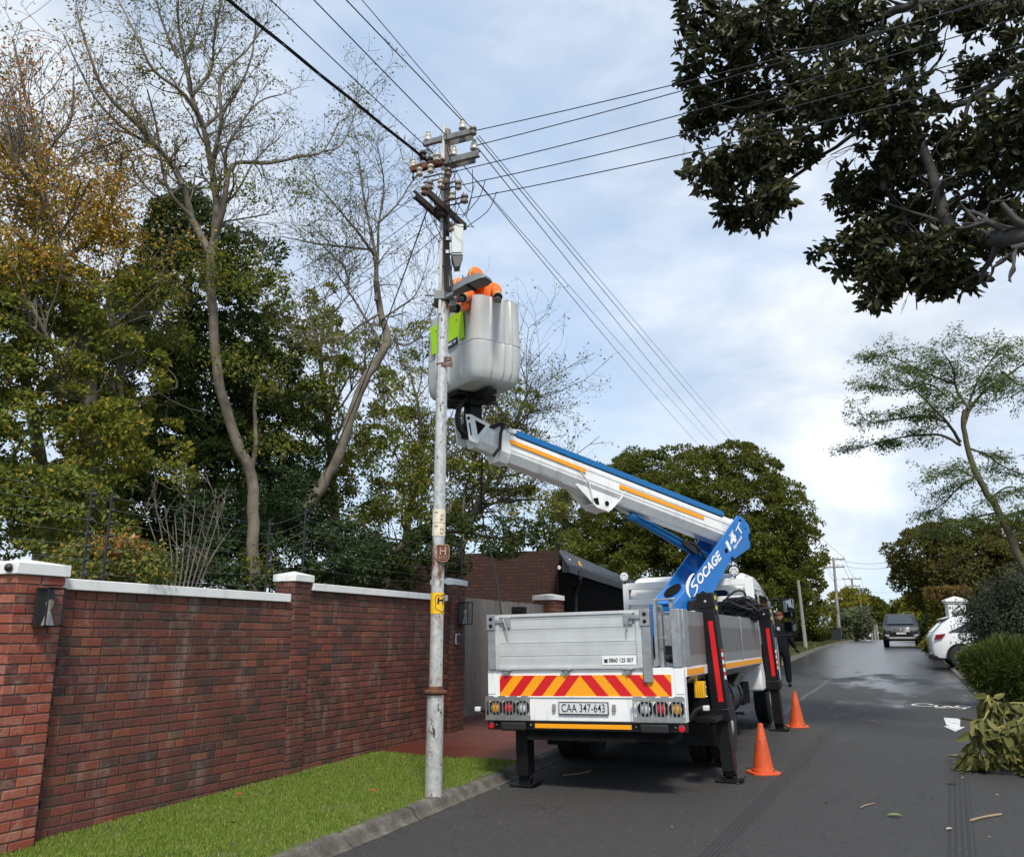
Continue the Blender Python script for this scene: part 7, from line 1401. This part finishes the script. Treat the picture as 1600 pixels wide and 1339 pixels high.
t.leaves_at_tips(lambda p: 3, .05, .05, lambda p: random.random() < (.75 if proj_(p)[0] < 330 and proj_(p)[1] < 300 else .55), lambda p: random.choice((0, 0, 0, 1, 2)), .45)
for (px, py, rx, rz_, ncl) in ((390, 440, 70, 40, 26), (330, 420, 50, 50, 26), (370, 570, 60, 30, 16), (420, 600, 45, 25, 12), (430, 690, 60, 22, 16), (360, 280, 40, 25, 8), (235, 110, 40, 30, 8), (395, 885, 40, 30, 14), (400, 300, 50, 30, 9), (470, 300, 40, 30, 9)): c = atD(px, py, DB - .3); k = M_PER(DB); n0 = len(t.mi); t.cloud(c, (rx * k, rx * k, rz_ * k), ncl, 26, .11, .058, 0, .2); t.mi[n0:] = [random.choice((0, 1)) for _ in range(len(t.mi) - n0)]
t.done(bark, [LO, LG, leafmat('brown clinging leaves', [(.16, .10, .06), (.20, .12, .06), (.12, .08, .05)])])
# ---- C: curved trunk tree near the pole
random.seed(27); t = Tree('curved_trunk_tree', 'slender tree with an S-curved leaning trunk and thin bare branches just left of the pole'); DC = 15
t.limb(D3((478, 800), (500, 760), (525, 720), (545, 660), (568, 600), (598, 550), (606, 528), (594, 490, .2), (588, 440), D=DC), .10, .06, 10)
for pts, r_ in ((((588, 440), (585, 390), (575, 340), (565, 290), (560, 240)), .04), (((588, 470), (590, 410, .3), (592, 350, .4), (600, 290, .5), (590, 230)), .035), (((585, 400), (565, 370, -.3), (540, 340, -.4), (505, 300, -.5), (470, 270)), .03), (((594, 490), (560, 510), (530, 530), (500, 520)), .025), (((594, 500), (625, 480, .3), (650, 460), (665, 420)), .022), (((580, 390), (530, 385), (490, 380), (440, 370)), .025), (((545, 460), (540, 420), (520, 400), (480, 360)), .022), (((598, 540), (560, 480, .5), (535, 440, .6), (520, 420)), .03), (((590, 350), (620, 320), (640, 290), (655, 270)), .02), (((598, 520), (630, 540), (660, 520), (680, 470)), .022)):
    P, R_ = t.limb(D3(*pts, D=DC), r_, .008, 6); t.spray(P, R_, 18, .65, 2, .12, .12)
t.leaves_at_tips(2, .05, .06, lambda p: random.random() < (.85 if proj_(p)[0] < 560 else .40), lambda p: random.choice((0, 1)), .45)
t.done(bark, [LG, LO])
# ---- E: olive screen of trees between curved trunk and house
random.seed(28)
specs = [('olive_leaved_tree', 'olive green fine-leaved tree behind the curved trunk, left of the bucket', 19, [(480, 560, 80, 80, 70), (540, 640, 95, 90, 100), (450, 680, 80, 90, 80), (470, 480, 60, 60, 36), (600, 740, 80, 80, 80), (520, 790, 90, 70, 80), (430, 560, 60, 70, 50), (500, 880, 100, 55, 60)], ((530, 930), (520, 760), (500, 560), (480, 470))),
         ('olive_leaved_tree', 'olive green tree behind the pole and the bucket mast, reaching over the brick house', 22, [(640, 620, 55, 60, 46), (640, 700, 90, 70, 80), (690, 760, 90, 80, 90), (640, 820, 95, 60, 90), (720, 700, 70, 50, 36), (770, 800, 60, 45, 50), (740, 860, 70, 35, 50), (600, 560, 55, 50, 32), (660, 540, 40, 30, 14)], ((620, 930), (640, 800), (660, 680), (640, 580))),
         ('sparse_tree', 'thin airy tree with sky showing through, seen between the bucket and the boom', 21, [(790, 640, 55, 45, 16), (800, 740, 60, 40, 20), (840, 800, 50, 35, 34), (760, 730, 40, 40, 14), (840, 860, 55, 30, 40), (820, 690, 40, 30, 8)], ((700, 930), (740, 800), (790, 700), (830, 600)))]
for nm, lb, D, bl, tr in specs:
    t = Tree(nm, lb, 'tree', 'trees behind the garden wall' if nm == 'olive_leaved_tree' else None); P, R_ = t.limb(D3(*tr, D=D), .12, .02, 8); t.spray(P, R_, 26, 1.9, 2, .1, .1)
    if nm == 'sparse_tree':
        for pts in (((740, 800), (800, 690), (850, 610)), ((740, 800), (810, 770), (870, 740)), ((740, 790), (830, 780), (900, 790)), ((790, 700), (820, 650), (860, 640)), ((740, 720), (760, 640), (800, 580))): P, R_ = t.limb(D3(*pts, D=D), .04, .008, 5); t.spray(P, R_, 26, .8, 2, .1, .1)
        t.leaves_at_tips(3, .07, .07, lambda p: random.random() < .5, lambda p: 0)
    for (px, py, rx, rz_, ncl) in bl: c = atD(px, py, D); k = M_PER(D); n0 = len(t.mi); t.bushy(px, py, rx, rz_, D, 17, .085, 130, .75); t.mi[n0:] = [1 if random.random() < .38 else 0 for _ in range(len(t.mi) - n0)]
    t.done(bark, [LG, LO])
random.seed(29); t = Tree('overhanging_tree', 'dark green leafy tree drooping over the brick house wall and the gate', 'tree')
for (px, py, rx, rz_, ncl) in ((660, 870, 75, 40, 70), (600, 890, 60, 35, 50), (740, 838, 75, 28, 50), (700, 862, 55, 26, 36), (800, 842, 50, 22, 34), (845, 838, 34, 20, 20), (560, 900, 60, 40, 40)): c = atD(px, py, 16.5); k = M_PER(16.5); t.bushy(px, py, rx, rz_, 16.5, 15, .075, 120, .7)
P, R_ = t.limb(D3((600, 950), (620, 860), (700, 830), (820, 850), D=16.8), .09, .015); t.done(barkd, [leafmat('dark green leaves', [(.03, .05, .014), (.045, .07, .018), (.06, .085, .022)])])  # own set of dark greens for this crown
# ---- G: the big round tree
random.seed(31); t = Tree('round_tree', 'very large round dense dark green tree rising behind the boom and the truck cab'); DG = 50; k = M_PER(DG)
t.limb(D3((1080, 1010), (1080, 940), (1070, 860), D=DG), .45, .25)
rs = np.random.RandomState(9)
lobes = [(1080, 850, 185, 130, 2), (960, 815, 92, 84, 0), (1010, 765, 75, 60, 1), (1075, 765, 80, 62, -1), (1145, 760, 75, 62, 0), (1195, 815, 68, 72, -1), (1232, 865, 50, 56, 0), (925, 880, 78, 78, -1), (1010, 900, 110, 80, -2), (1180, 930, 80, 70, -1), (890, 800, 38, 40, 1), (1225, 805, 36, 34, 1), (1000, 728, 34, 20, 1), (1150, 715, 42, 20, 0), (1100, 890, 120, 80, -2), (1060, 820, 90, 60, -3), (1262, 850, 26, 30, 1), (940, 765, 40, 34, 1)]
for px, py, rx, rz_, dz in lobes: t.bushy(px, py, rx, rz_, DG + dz, 15, .18, 190)
t.done(barkd, [LB])
t = Tree('street_tree', 'dark leafy tree on the left verge between the round tree and the tall street pole', 'tree', 'trees along the left of the street'); D = 62; k = M_PER(D)
for px, py, rx, rz_ in ((1238, 930, 40, 55), (1215, 970, 45, 45), (1262, 965, 28, 40), (1255, 910, 22, 30), (1285, 975, 12, 24)): t.bushy(px, py, rx, rz_, D, 10, .20, 150)
t.limb(D3((1235, 1005), (1240, 930), D=D), .3, .15); t.done(barkd, [LB])
far_specs = [('autumn_street_tree', 'yellow-brown autumn tree behind the tall street pole, left side of the street', 100, [(1318, 950, 22, 26), (1330, 940, 22, 18), (1312, 970, 22, 24)], LO, 'b'), ('olive_shrub_tree', 'pale grey-green bushy street tree in front of the far poles', 86, [(1336, 966, 20, 20), (1328, 982, 14, 16), (1346, 976, 10, 14)], LSP, 'b'), ('street_tree', 'dark round tree behind the far poles at the left of the street end', 170, [(1365, 958, 22, 20), (1380, 965, 18, 20), (1350, 945, 22, 18), (1388, 978, 12, 18), (1340, 940, 18, 14)], LB, 'b'),
             ('street_tree', 'low dark green trees at the far left end of the street', 130, [(1322, 985, 24, 12), (1372, 988, 22, 10)], LB, 'b'),
             ('clipped_street_tree', 'mid green rounded tree behind the dark SUV, right side of the street', 130, [(1418, 955, 24, 20), (1408, 965, 18, 16), (1432, 945, 20, 18)], LB, 'r'), ('yellow_green_tree', 'yellow-green tree to the right above the dark SUV', 90, [(1437, 950, 18, 20), (1450, 945, 20, 22), (1428, 960, 14, 16), (1448, 975, 14, 18)], LO, 'r'), ('dark_hedge', 'dark green hedge right of the dark SUV along the kerb', 52, [(1456, 988, 10, 22), (1452, 1000, 7, 12), (1464, 1000, 8, 16), (1460, 970, 12, 16)], LD, 'h')]
for nm, lb, D, bl, lm, g_ in far_specs:
    t = Tree(nm, lb, 'hedge' if g_ == 'h' else 'tree'); k = M_PER(D)
    for px, py, rx, rz_ in bl: t.bushy(px, py, rx, rz_, D, 5.5, .0030 * D, 70)
    a = bl[0]; t.limb(D3((a[0], 1003), (a[0], a[1]), D=D), .004 * D, .002 * D, 6); t.done(barkd, [lm])
# ---- hills of green behind everything at the street end
# ---- H: right side big tree, hedge block, shrubs
random.seed(33); t = Tree('broad_tree', 'large brown-green tree behind the white pillar on the right side of the street'); D = 46; k = M_PER(D); rs = np.random.RandomState(12)
for px, py, rx, rz_, mm in ((1450, 880, 45, 45, 0), (1500, 860, 60, 45, 1), (1560, 870, 60, 50, 1), (1530, 900, 70, 50, 1), (1460, 915, 45, 30, 0), (1500, 920, 70, 40, 0), (1590, 910, 50, 60, 0), (1425, 865, 26, 28, 1), (1480, 840, 40, 25, 1), (1540, 935, 55, 30, 1), (1600, 850, 50, 30, 1), (1430, 900, 28, 22, 0)):
    t.bushy(px, py, rx, rz_, D + random.uniform(-2, 2), 11, .16, 130, 1.0, [0, 1, 1] if mm else [0, 0, 0, 1])
P, R_ = t.limb(D3((1520, 1000), (1510, 930), (1490, 890), D=D - 2), .25, .06); t.spray(P, R_, 8, .9, 1); t.done(barkd, [LB, leafmat('rusty olive leaves', [(.09, .075, .025), (.13, .10, .03), (.07, .065, .02)])])
t = Tree('clipped_hedge', 'brown-topped clipped hedge block left of the white pillar', 'hedge'); D = 40; k = M_PER(D); hb_c = atD(1484, 962, D); n_ = 9000; U = rs.uniform(-1, 1, size=(n_, 3)); ax_ = rs.randint(0, 3, n_); U[np.arange(n_), ax_] = np.sign(U[np.arange(n_), ax_]) * rs.uniform(.88, 1.03, n_); P = U * np.array([26 * k, 1.6, 36 * k]) + np.array(hb_c); t.L.append(leaf_quads(P, .16, .5)); t.mi += [1 if (p[2] > hb_c.z + 20 * k or random.random() < .25) else 0 for p in P]; t.limb([atD(1484, 1010, D), hb_c], .2, .1); t.done(barkd, [LB, leafmat('rust hedge leaves', [(.16, .11, .03), (.12, .08, .03), (.20, .13, .04)])])
t = Tree('low_shrub', 'small yellow-green shrub at the kerb just left of the white hatchback', 'bush'); D = 33
for px, py, rx, rz_ in ((1457, 1005, 12, 10), (1463, 995, 10, 12), (1450, 1010, 7, 7)): t.cloud(atD(px, py, D), (rx * D / 1379, rx * D / 1379, rz_ * D / 1379), 40, 24, .06, .08, 0, .6, .5, .7)
t.done(bark, [LO])
random.seed(34); t = Tree('grey_green_shrub', 'tall grey-green shrub hiding the front of the white hatchback', 'bush'); D = 24; k = M_PER(D)
for px, py, rx, rz_ in ((1560, 960, 48, 42), (1590, 930, 40, 30), (1545, 985, 32, 30), (1600, 980, 50, 50), (1575, 1000, 50, 30), (1528, 955, 16, 18), (1620, 930, 40, 50)): t.cloud(atD(px, py, D), (rx * k, rx * k * .8, rz_ * k), int(rx * rz_ / 12), 30, .15, .075, 0, .3, .5, .3)
P, R_ = t.limb(D3((1580, 1050), (1575, 960), D=D), .05, .02); t.spray(P, R_, 12, .8, 2); t.done(barkd, [LS])
# feathery grassy shrub
random.seed(35); t = Tree('feathery_shrub', 'bright green feathery shrub spilling over the right kerb', 'bush'); D = 19; k = M_PER(D); C, Dd = [], []
for px, py, rx, rz_, n_ in ((1540, 1035, 28, 20, 3000), (1575, 1040, 40, 34, 5000), (1605, 1050, 40, 42, 5000), (1550, 1060, 30, 22, 3500), (1518, 1035, 14, 12, 800), (1565, 1070, 30, 16, 2000)):
    c = np.array(atD(px, py, D)); u = rs.normal(size=(n_, 3)); u /= np.linalg.norm(u, axis=1)[:, None]; q = c + u * np.array([rx * k, rx * k * .9, rz_ * k]) * rs.uniform(.55, 1.05, n_)[:, None]; C.append(q); Dd.append(u * .7 + np.array([0, 0, .5]))
C = np.concatenate(C); Dd = np.concatenate(Dd); t.L.append(leaf_quads(C, .17, .07, dirs=Dd)); t.mi += [0 if random.random() < .8 else 1 for _ in range(len(C))]
t.L.append(leaf_quads(C[::3], .06, .3)); t.mi += [1] * len(C[::3]); t.done(bark, [leafmat('feathery blades', [(.07, .10, .018), (.10, .135, .026), (.15, .18, .04), (.05, .075, .016)], .5, .3), leafmat('dark feathery blades', [(.03, .05, .015), (.045, .07, .02)])])
# ---- acacia
random.seed(36); t = Tree('airy_acacia', 'airy fine-leaved acacia with a leaning olive trunk at the right edge, against the clouds'); D = 22
P0, R0 = t.limb(D3((1640, 960), (1598, 880), (1560, 800), (1530, 750), (1512, 700), (1505, 660), (1508, 640), D=D), .095, .045, 10)
for pts, r_ in ((((1505, 670), (1515, 640, .3), (1540, 610, .5), (1570, 590, .8), (1610, 562, 1), (1640, 550)), .05), (((1515, 640), (1495, 610), (1490, 580, -.3), (1480, 560, -.5), (1470, 548)), .035), (((1500, 690), (1480, 660, -.4), (1460, 640, -.6), (1430, 610, -.8), (1395, 590, -1)), .04), (((1500, 695), (1470, 680, .5), (1430, 680, .6), (1380, 690, .8), (1330, 705, 1)), .038), (((1480, 660), (1440, 650), (1400, 655), (1360, 660), (1340, 640)), .03), (((1510, 640), (1530, 590, 1), (1550, 562, 1.5), (1560, 548)), .03), (((1512, 700), (1540, 710, .4), (1570, 730, .6), (1610, 745)), .03), (((1525, 745), (1500, 760), (1470, 790), (1450, 800)), .025), (((1535, 755), (1500, 735, -.4), (1470, 745, -.8)), .022), (((1560, 800), (1520, 810), (1480, 830), (1460, 820)), .025), (((1545, 780), (1580, 760), (1610, 790)), .025), (((1490, 600), (1440, 580), (1400, 560), (1370, 555)), .025), (((1480, 620), (1450, 600), (1410, 610), (1360, 600)), .025), (((1565, 580), (1590, 600, .5), (1620, 610)), .02), (((1565, 810), (1600, 800), (1630, 810)), .03)):
    P, R_ = t.limb(D3(*pts, D=D), r_, .010, 6)
    for _ in range(20):
        i = random.randint(int(len(P) * .2), len(P) - 1); a = random.uniform(0, 6.28); q = P[i]; d = Vector((math.cos(a), math.sin(a), random.uniform(-.08, .16))); tt = (P[-1] - P[0]).normalized(); d = (d + tt * .7).normalized(); ln = random.uniform(.3, .8); K = [q]
        for k_ in range(6): d = (d + Vector((random.gauss(0, .12), random.gauss(0, .12), random.gauss(0, .08) - .02))).normalized(); K.append(K[-1] + d * ln / 6)
        t.mb.tube(K, [.006 - .0006 * k_ for k_ in range(7)], 3, cap=False)
        for k_ in range(1, 7):
            for sg in (-1, 1):
                if random.random() < .75: sd2 = Vector((-d.y, d.x, .1)) * sg * random.uniform(.10, .26) + d * .10; t.mb.tube([K[k_], K[k_] + sd2], .0025, 3, cap=False); t.tips.append((K[k_] + sd2 * .6, sd2.normalized())); t.tips.append((K[k_] + sd2, sd2.normalized()))
rs = np.random.RandomState(3); t.leaves_at_tips(7, .075, .055, lambda p: random.random() < .8 and proj_(p)[1] < 700 or random.random() < .55, lambda p: 0, .34); t.done(barkg, [leafmat('acacia leaflets', [(.065, .10, .025), (.09, .13, .035), (.05, .08, .022)], .5, .4, .1, 1.5)])
# ---- fig overhanging top right
random.seed(37); rs = np.random.RandomState(7)
def big_leaves(C, N_, size):        # broad folded leaf with a midrib: returned as pairs of quads
    n_ = len(C); D_ = N_ + rs.normal(size=(n_, 3)) * .5; D_ /= np.linalg.norm(D_, axis=1)[:, None]; A = rs.normal(size=(n_, 3)); S_ = np.cross(D_, A); S_ /= np.linalg.norm(S_, axis=1)[:, None]; NN = np.cross(S_, D_); L_ = (size * rs.uniform(.7, 1.3, n_))[:, None]; W_ = L_ * .22; a = C; m1 = C + D_ * L_ * .5 - NN * L_ * .03; tp = C + D_ * L_ - NN * L_ * .12; o_ = []
    for s in (1, -1): V_ = np.zeros((n_, 4, 3)); V_[:, 0] = a; V_[:, 1] = C + D_ * L_ * .32 + S_ * W_ * s + NN * L_ * .07; V_[:, 2] = C + D_ * L_ * .72 + S_ * W_ * .8 * s + NN * L_ * .03; V_[:, 3] = tp; o_.append(V_ if s > 0 else V_[:, ::-1])
    return np.concatenate(o_)
def mesh_from_quadset(name, Q, mats, parent): return quads(name, Q, mats, None, parent)
fig = Tree('fig_tree', 'broad-leaved fig tree hanging into the top right corner in silhouette against the sky'); D = 12.5
main = [(((1780, 420, -1.2), (1680, 385, -1.3), (1600, 372, -1.3), (1550, 372, -1.1), (1510, 378, -.3)), .19, .09), (((1510, 378), (1478, 345), (1465, 300), (1445, 240), (1430, 190), (1420, 120)), .09, .06), (((1700, 330), (1620, 235), (1570, 265), (1500, 310)), .06, .03), (((1420, 120), (1380, 150), (1300, 180), (1260, 200), (1190, 260)), .05, .02), (((1430, 190), (1360, 195), (1290, 240), (1230, 260)), .045, .015), (((1700, 120), (1600, 100), (1540, 145), (1480, 170), (1435, 175)), .05, .03), (((1700, 20), (1560, 12), (1450, 5), (1400, 18), (1330, 40)), .10, .05), (((1560, 130), (1520, 150), (1505, 190), (1490, 200)), .04, .02), (((1450, 60), (1420, 40), (1300, 70), (1200, 80), (1120, 60)), .04, .015), (((1510, 378), (1450, 390), (1400, 410), (1340, 420)), .05, .015), (((1300, 180), (1240, 150), (1150, 170), (1090, 150)), .03, .012), (((1290, 240), (1220, 290), (1160, 310), (1120, 300)), .03, .012), (((1480, 350), (1420, 330), (1360, 310)), .03, .012), (((1200, 60), (1130, 20), (1090, 30)), .025, .01)]
for pts, a_, b_ in main: P, R_ = fig.limb(D3(*pts, D=D), a_, b_, 10); fig.spray(P, R_, 5, .7, 2, .3, -.05, kids=(1, 3))
blobs = [(1090, 20, 45, 50, 22), (1160, 60, 80, 60, 60), (1260, 50, 90, 60, 70), (1130, 150, 60, 50, 40), (1220, 160, 80, 60, 60), (1090, 185, 34, 34, 16), (1310, 150, 80, 60, 55), (1120, 265, 50, 40, 28), (1180, 240, 60, 50, 42), (1150, 325, 45, 32, 22), (1205, 300, 30, 40, 16), (1190, 340, 28, 22, 8), (1400, 80, 60, 50, 28), (1480, 20, 70, 30, 22), (1560, 20, 60, 25, 18), (1540, 110, 60, 34, 22), (1590, 180, 50, 50, 26), (1500, 230, 80, 50, 40), (1400, 240, 60, 50, 34), (1340, 300, 50, 40, 30), (1420, 330, 80, 60, 60), (1350, 380, 50, 40, 30), (1500, 400, 60, 40, 30), (1420, 410, 70, 34, 40), (1370, 450, 32, 22, 14), (1560, 330, 60, 40, 26), (1600, 360, 50, 30, 18), (1480, 445, 40, 12, 9), (1330, 420, 30, 20, 9), (1555, 250, 60, 60, 26), (1650, 100, 60, 120, 30), (1650, 250, 60, 80, 26), (1275, 396, 10, 8, 2), (1400, 170, 60, 50, 22), (1080, 110, 24, 50, 12), (1340, 20, 60, 40, 26), (1250, 230, 50, 30, 14)]
CL, NN_ = [], []
for px, py, rx, rz_, ncl in blobs:
    k = M_PER(D); c = np.array(atD(px, py, D + random.uniform(-.8, .8))); 
    ncl = int(ncl * 1.75)
    for _ in range(ncl):
        u = rs.normal(size=3); u /= np.linalg.norm(u); r_ = rs.uniform(.25, 1.02); q = c + u * np.array([rx * k, rx * k * 1.1, rz_ * k]) * r_; tipdir = u * .6 + np.array([0, 0, -.55]); tipdir /= np.linalg.norm(tipdir)
        for j in range(11): CL.append(q + rs.normal(size=3) * .045); v = rs.normal(size=3); v -= tipdir * v.dot(tipdir); v /= np.linalg.norm(v); NN_.append(tipdir * .75 + v * .9)
FQ = big_leaves(np.array(CL), np.array(NN_), .155)
r_ = empty('fig_tree', tuple(atD(1780, 420, D))); tag(r_, fig.label, 'tree'); fig.mb.build('trunk', mat('grey fig bark', (.045, .041, .036), .8, var=.25, scale=3, bmp=.4, bscale=12), r_, smooth=True, ang=80); quads('crown', FQ, LF, None, r_); rebase(r_)
# ---- cut branch lying on the road
random.seed(38); rs = np.random.RandomState(8); cut = Tree('cut_branch', 'freshly cut leafy branch with drooping olive leaves at the right road edge', 'branch')
LK = leafmat('wilting broad leaves', [(.12, .125, .035), (.17, .17, .055), (.085, .10, .03), (.22, .20, .07)], .4, .25); yst = mat('yellow-green stems', (.34, .32, .10), .6, var=.2); D = 11.3
stems = [((1640, 1085), (1590, 1130), (1573, 1160), (1540, 1180), (1523, 1172)), ((1625, 1100), (1590, 1098), (1570, 1100), (1545, 1112), (1530, 1125)), ((1573, 1133), (1545, 1140), (1530, 1142)), ((1590, 1130), (1560, 1165), (1556, 1185)), ((1572, 1138), (1575, 1165), (1590, 1190)), ((1600, 1110), (1605, 1150), (1610, 1190)), ((1560, 1100), (1543, 1090), (1545, 1086)), ((1530, 1172), (1517, 1185), (1512, 1195)), ((1590, 1125), (1600, 1170), (1600, 1200)), ((1545, 1110), (1532, 1135), (1530, 1160))]
CL, NN_ = [], []; gy = lambda p: zg(p.y) + .01
for i, s_ in enumerate(stems):
    pts = [atD(p[0], p[1], D + (.2 if i in (1, 6) else 0) + random.uniform(-.05, .05)) for p in s_]
    for p in pts: p.z = max(p.z, gy(p) + .02)
    P, R_ = cut.limb(pts, .018 if i == 0 else .010, .005, 6)
    for p in P[2:]:
        for _ in range(4 if i else 3):
            d = Vector((random.gauss(0, 1), random.gauss(0, 1), -.35)).normalized(); e = p + d * random.uniform(.03, .09); cut.mb.tube([p, e], .0028, 4, cap=False)
            dn = np.array([d.x * .35, d.y * .35, -.9]) if e.z > gy(e) + .12 else np.array([d.x, d.y, -.05]); e.z = max(e.z, gy(e)); CL.append(tuple(e)); NN_.append(dn)
for _ in range(60): q = onG(random.uniform(1500, 1600), random.uniform(1180, 1207)); CL.append((q.x, q.y, q.z + .03)); NN_.append((random.gauss(0, 1), random.gauss(0, 1), .05))
FQ = big_leaves(np.array(CL), np.array(NN_), .17); zz = FQ[:, :, 2]; gg = .0225 * FQ[:, :, 1] + .012; FQ[:, :, 2] = np.maximum(zz, gg)
r_ = empty('cut_branch', tuple(onG(1580, 1200))); tag(r_, cut.label, 'branch'); cut.mb.build('stem', yst, r_, smooth=True, ang=80); quads('leaves', FQ, LK, None, r_); rebase(r_)
# ---- litter on road and lawn
random.seed(39); CL, NN_ = [], []
def lit(n_, fn):
    for _ in range(n_): q = fn(); CL.append((q[0], q[1], q[2])); NN_.append((random.gauss(0, 1), random.gauss(0, 1), .15))
lit(160, lambda: (lambda x, y: (x, y, zg(y) + .012))(random.uniform(-3.8, 1.3), random.uniform(4, 26))); lit(220, lambda: (lambda x, y: (x, y, zg(y) + .02))(1.25 + random.gauss(0, .18), random.uniform(12, 45))); lit(70, lambda: (lambda x, y: (x, y, zg(y) + .02))(-3.95 + abs(random.gauss(0, .08)), random.uniform(5, 30)))
lit(60, lambda: (lambda x, y: (x, y, zg(y) + .135))(random.uniform(-6.0, -4.2), random.uniform(4.5, 9.5)))
V_ = leaf_quads(np.array(CL), .035, .4, dirs=np.array(NN_) * 3); V_[:, :, 2] = np.maximum(V_[:, :, 2], .0225 * V_[:, :, 1] + .006); o = quads('leaf_litter', V_, leafmat('dry litter', [(.10, .07, .03), (.16, .14, .08), (.06, .045, .03), (.30, .28, .22)], .8)); struct(o, 'stuff')
def onroad(px, py, h=.0): q = onG(px, py); return Vector((q.x, q.y, zg(q.y) + h))
for pp, lb in ((((1516, 1284), (1540, 1278), (1565, 1274)), 'pale brown stick lying alone on the road at the lower right'), (((1345, 1125), (1360, 1128), (1375, 1132)), 'pale curved twig on the wet road edge, left of the painted arrow'), (((850 + 30, 1213), (905, 1210), (924, 1205)), 'thin twig on the road under the back of the truck'), (((1345, 1264), (1352, 1260), (1360, 1258)), 'short curved twig in the middle of the near road'), (((735, 1225), (762, 1216), (776, 1200)), 'long bent twig lying in the gutter by the left outrigger foot')):
    m = MB(); P = smoothpts([onroad(*p, .012) for p in pp], 4); m.tube(P, [.009 if 'stick' in lb else .005] * len(P), 6); q = P[len(P) // 2]; m.tube([q, q + Vector((.08, .10, .01))], .003, 5); o = m.build('twig', mat('pale twig', (.30, .22, .14), .8), None, smooth=True); tag(o, lb, 'twig')
for (px, py), ang2, ln, lb, cl_ in (((1398, 1277), .0, .13, 'single green leaf lying on the near road', (.16, .20, .06)), ((1488, 1226), .3, .13, 'dark curled leaf on the road below the cut branch', (.03, .035, .02)), ((1484, 1298), .8, .07, 'small pale shrivelled leaf on the tyre mark at the lower right', (.35, .34, .30)), ((373, 1247), .4, .07, 'bright red petal on the lawn near the wall', (.6, .03, .03)), ((582, 1241), .2, .07, 'bright red petal on the lawn left of the pole', (.6, .03, .03))):
    q = onroad(px, py, .012) if px > 700 else Vector(onG(px, py, .14)) + Vector((0, 0, .035)); m = MB(); c, s = math.cos(ang2), math.sin(ang2); sh2 = [(-.5, 0, 0), (-.2, .2, .06), (.15, .2, .07), (.5, 0, .03), (.15, -.2, .05), (-.2, -.2, .04)]; m.add([q + Vector(((x * c - y * s) * ln, (x * s + y * c) * ln, z * ln * 2)) for x, y, z in sh2] + [q + Vector((0, 0, .004))], [(0, 1, 6), (1, 2, 6), (2, 3, 6), (3, 4, 6), (4, 5, 6), (5, 0, 6)]); o = m.build('fallen_petal' if 'petal' in lb else 'fallen_leaf', mat('fallen leaf', cl_, .5), None); so2 = o.modifiers.new('th', 'SOLIDIFY'); so2.thickness = .002; tag(o, lb, 'petal' if 'petal' in lb else 'leaf')
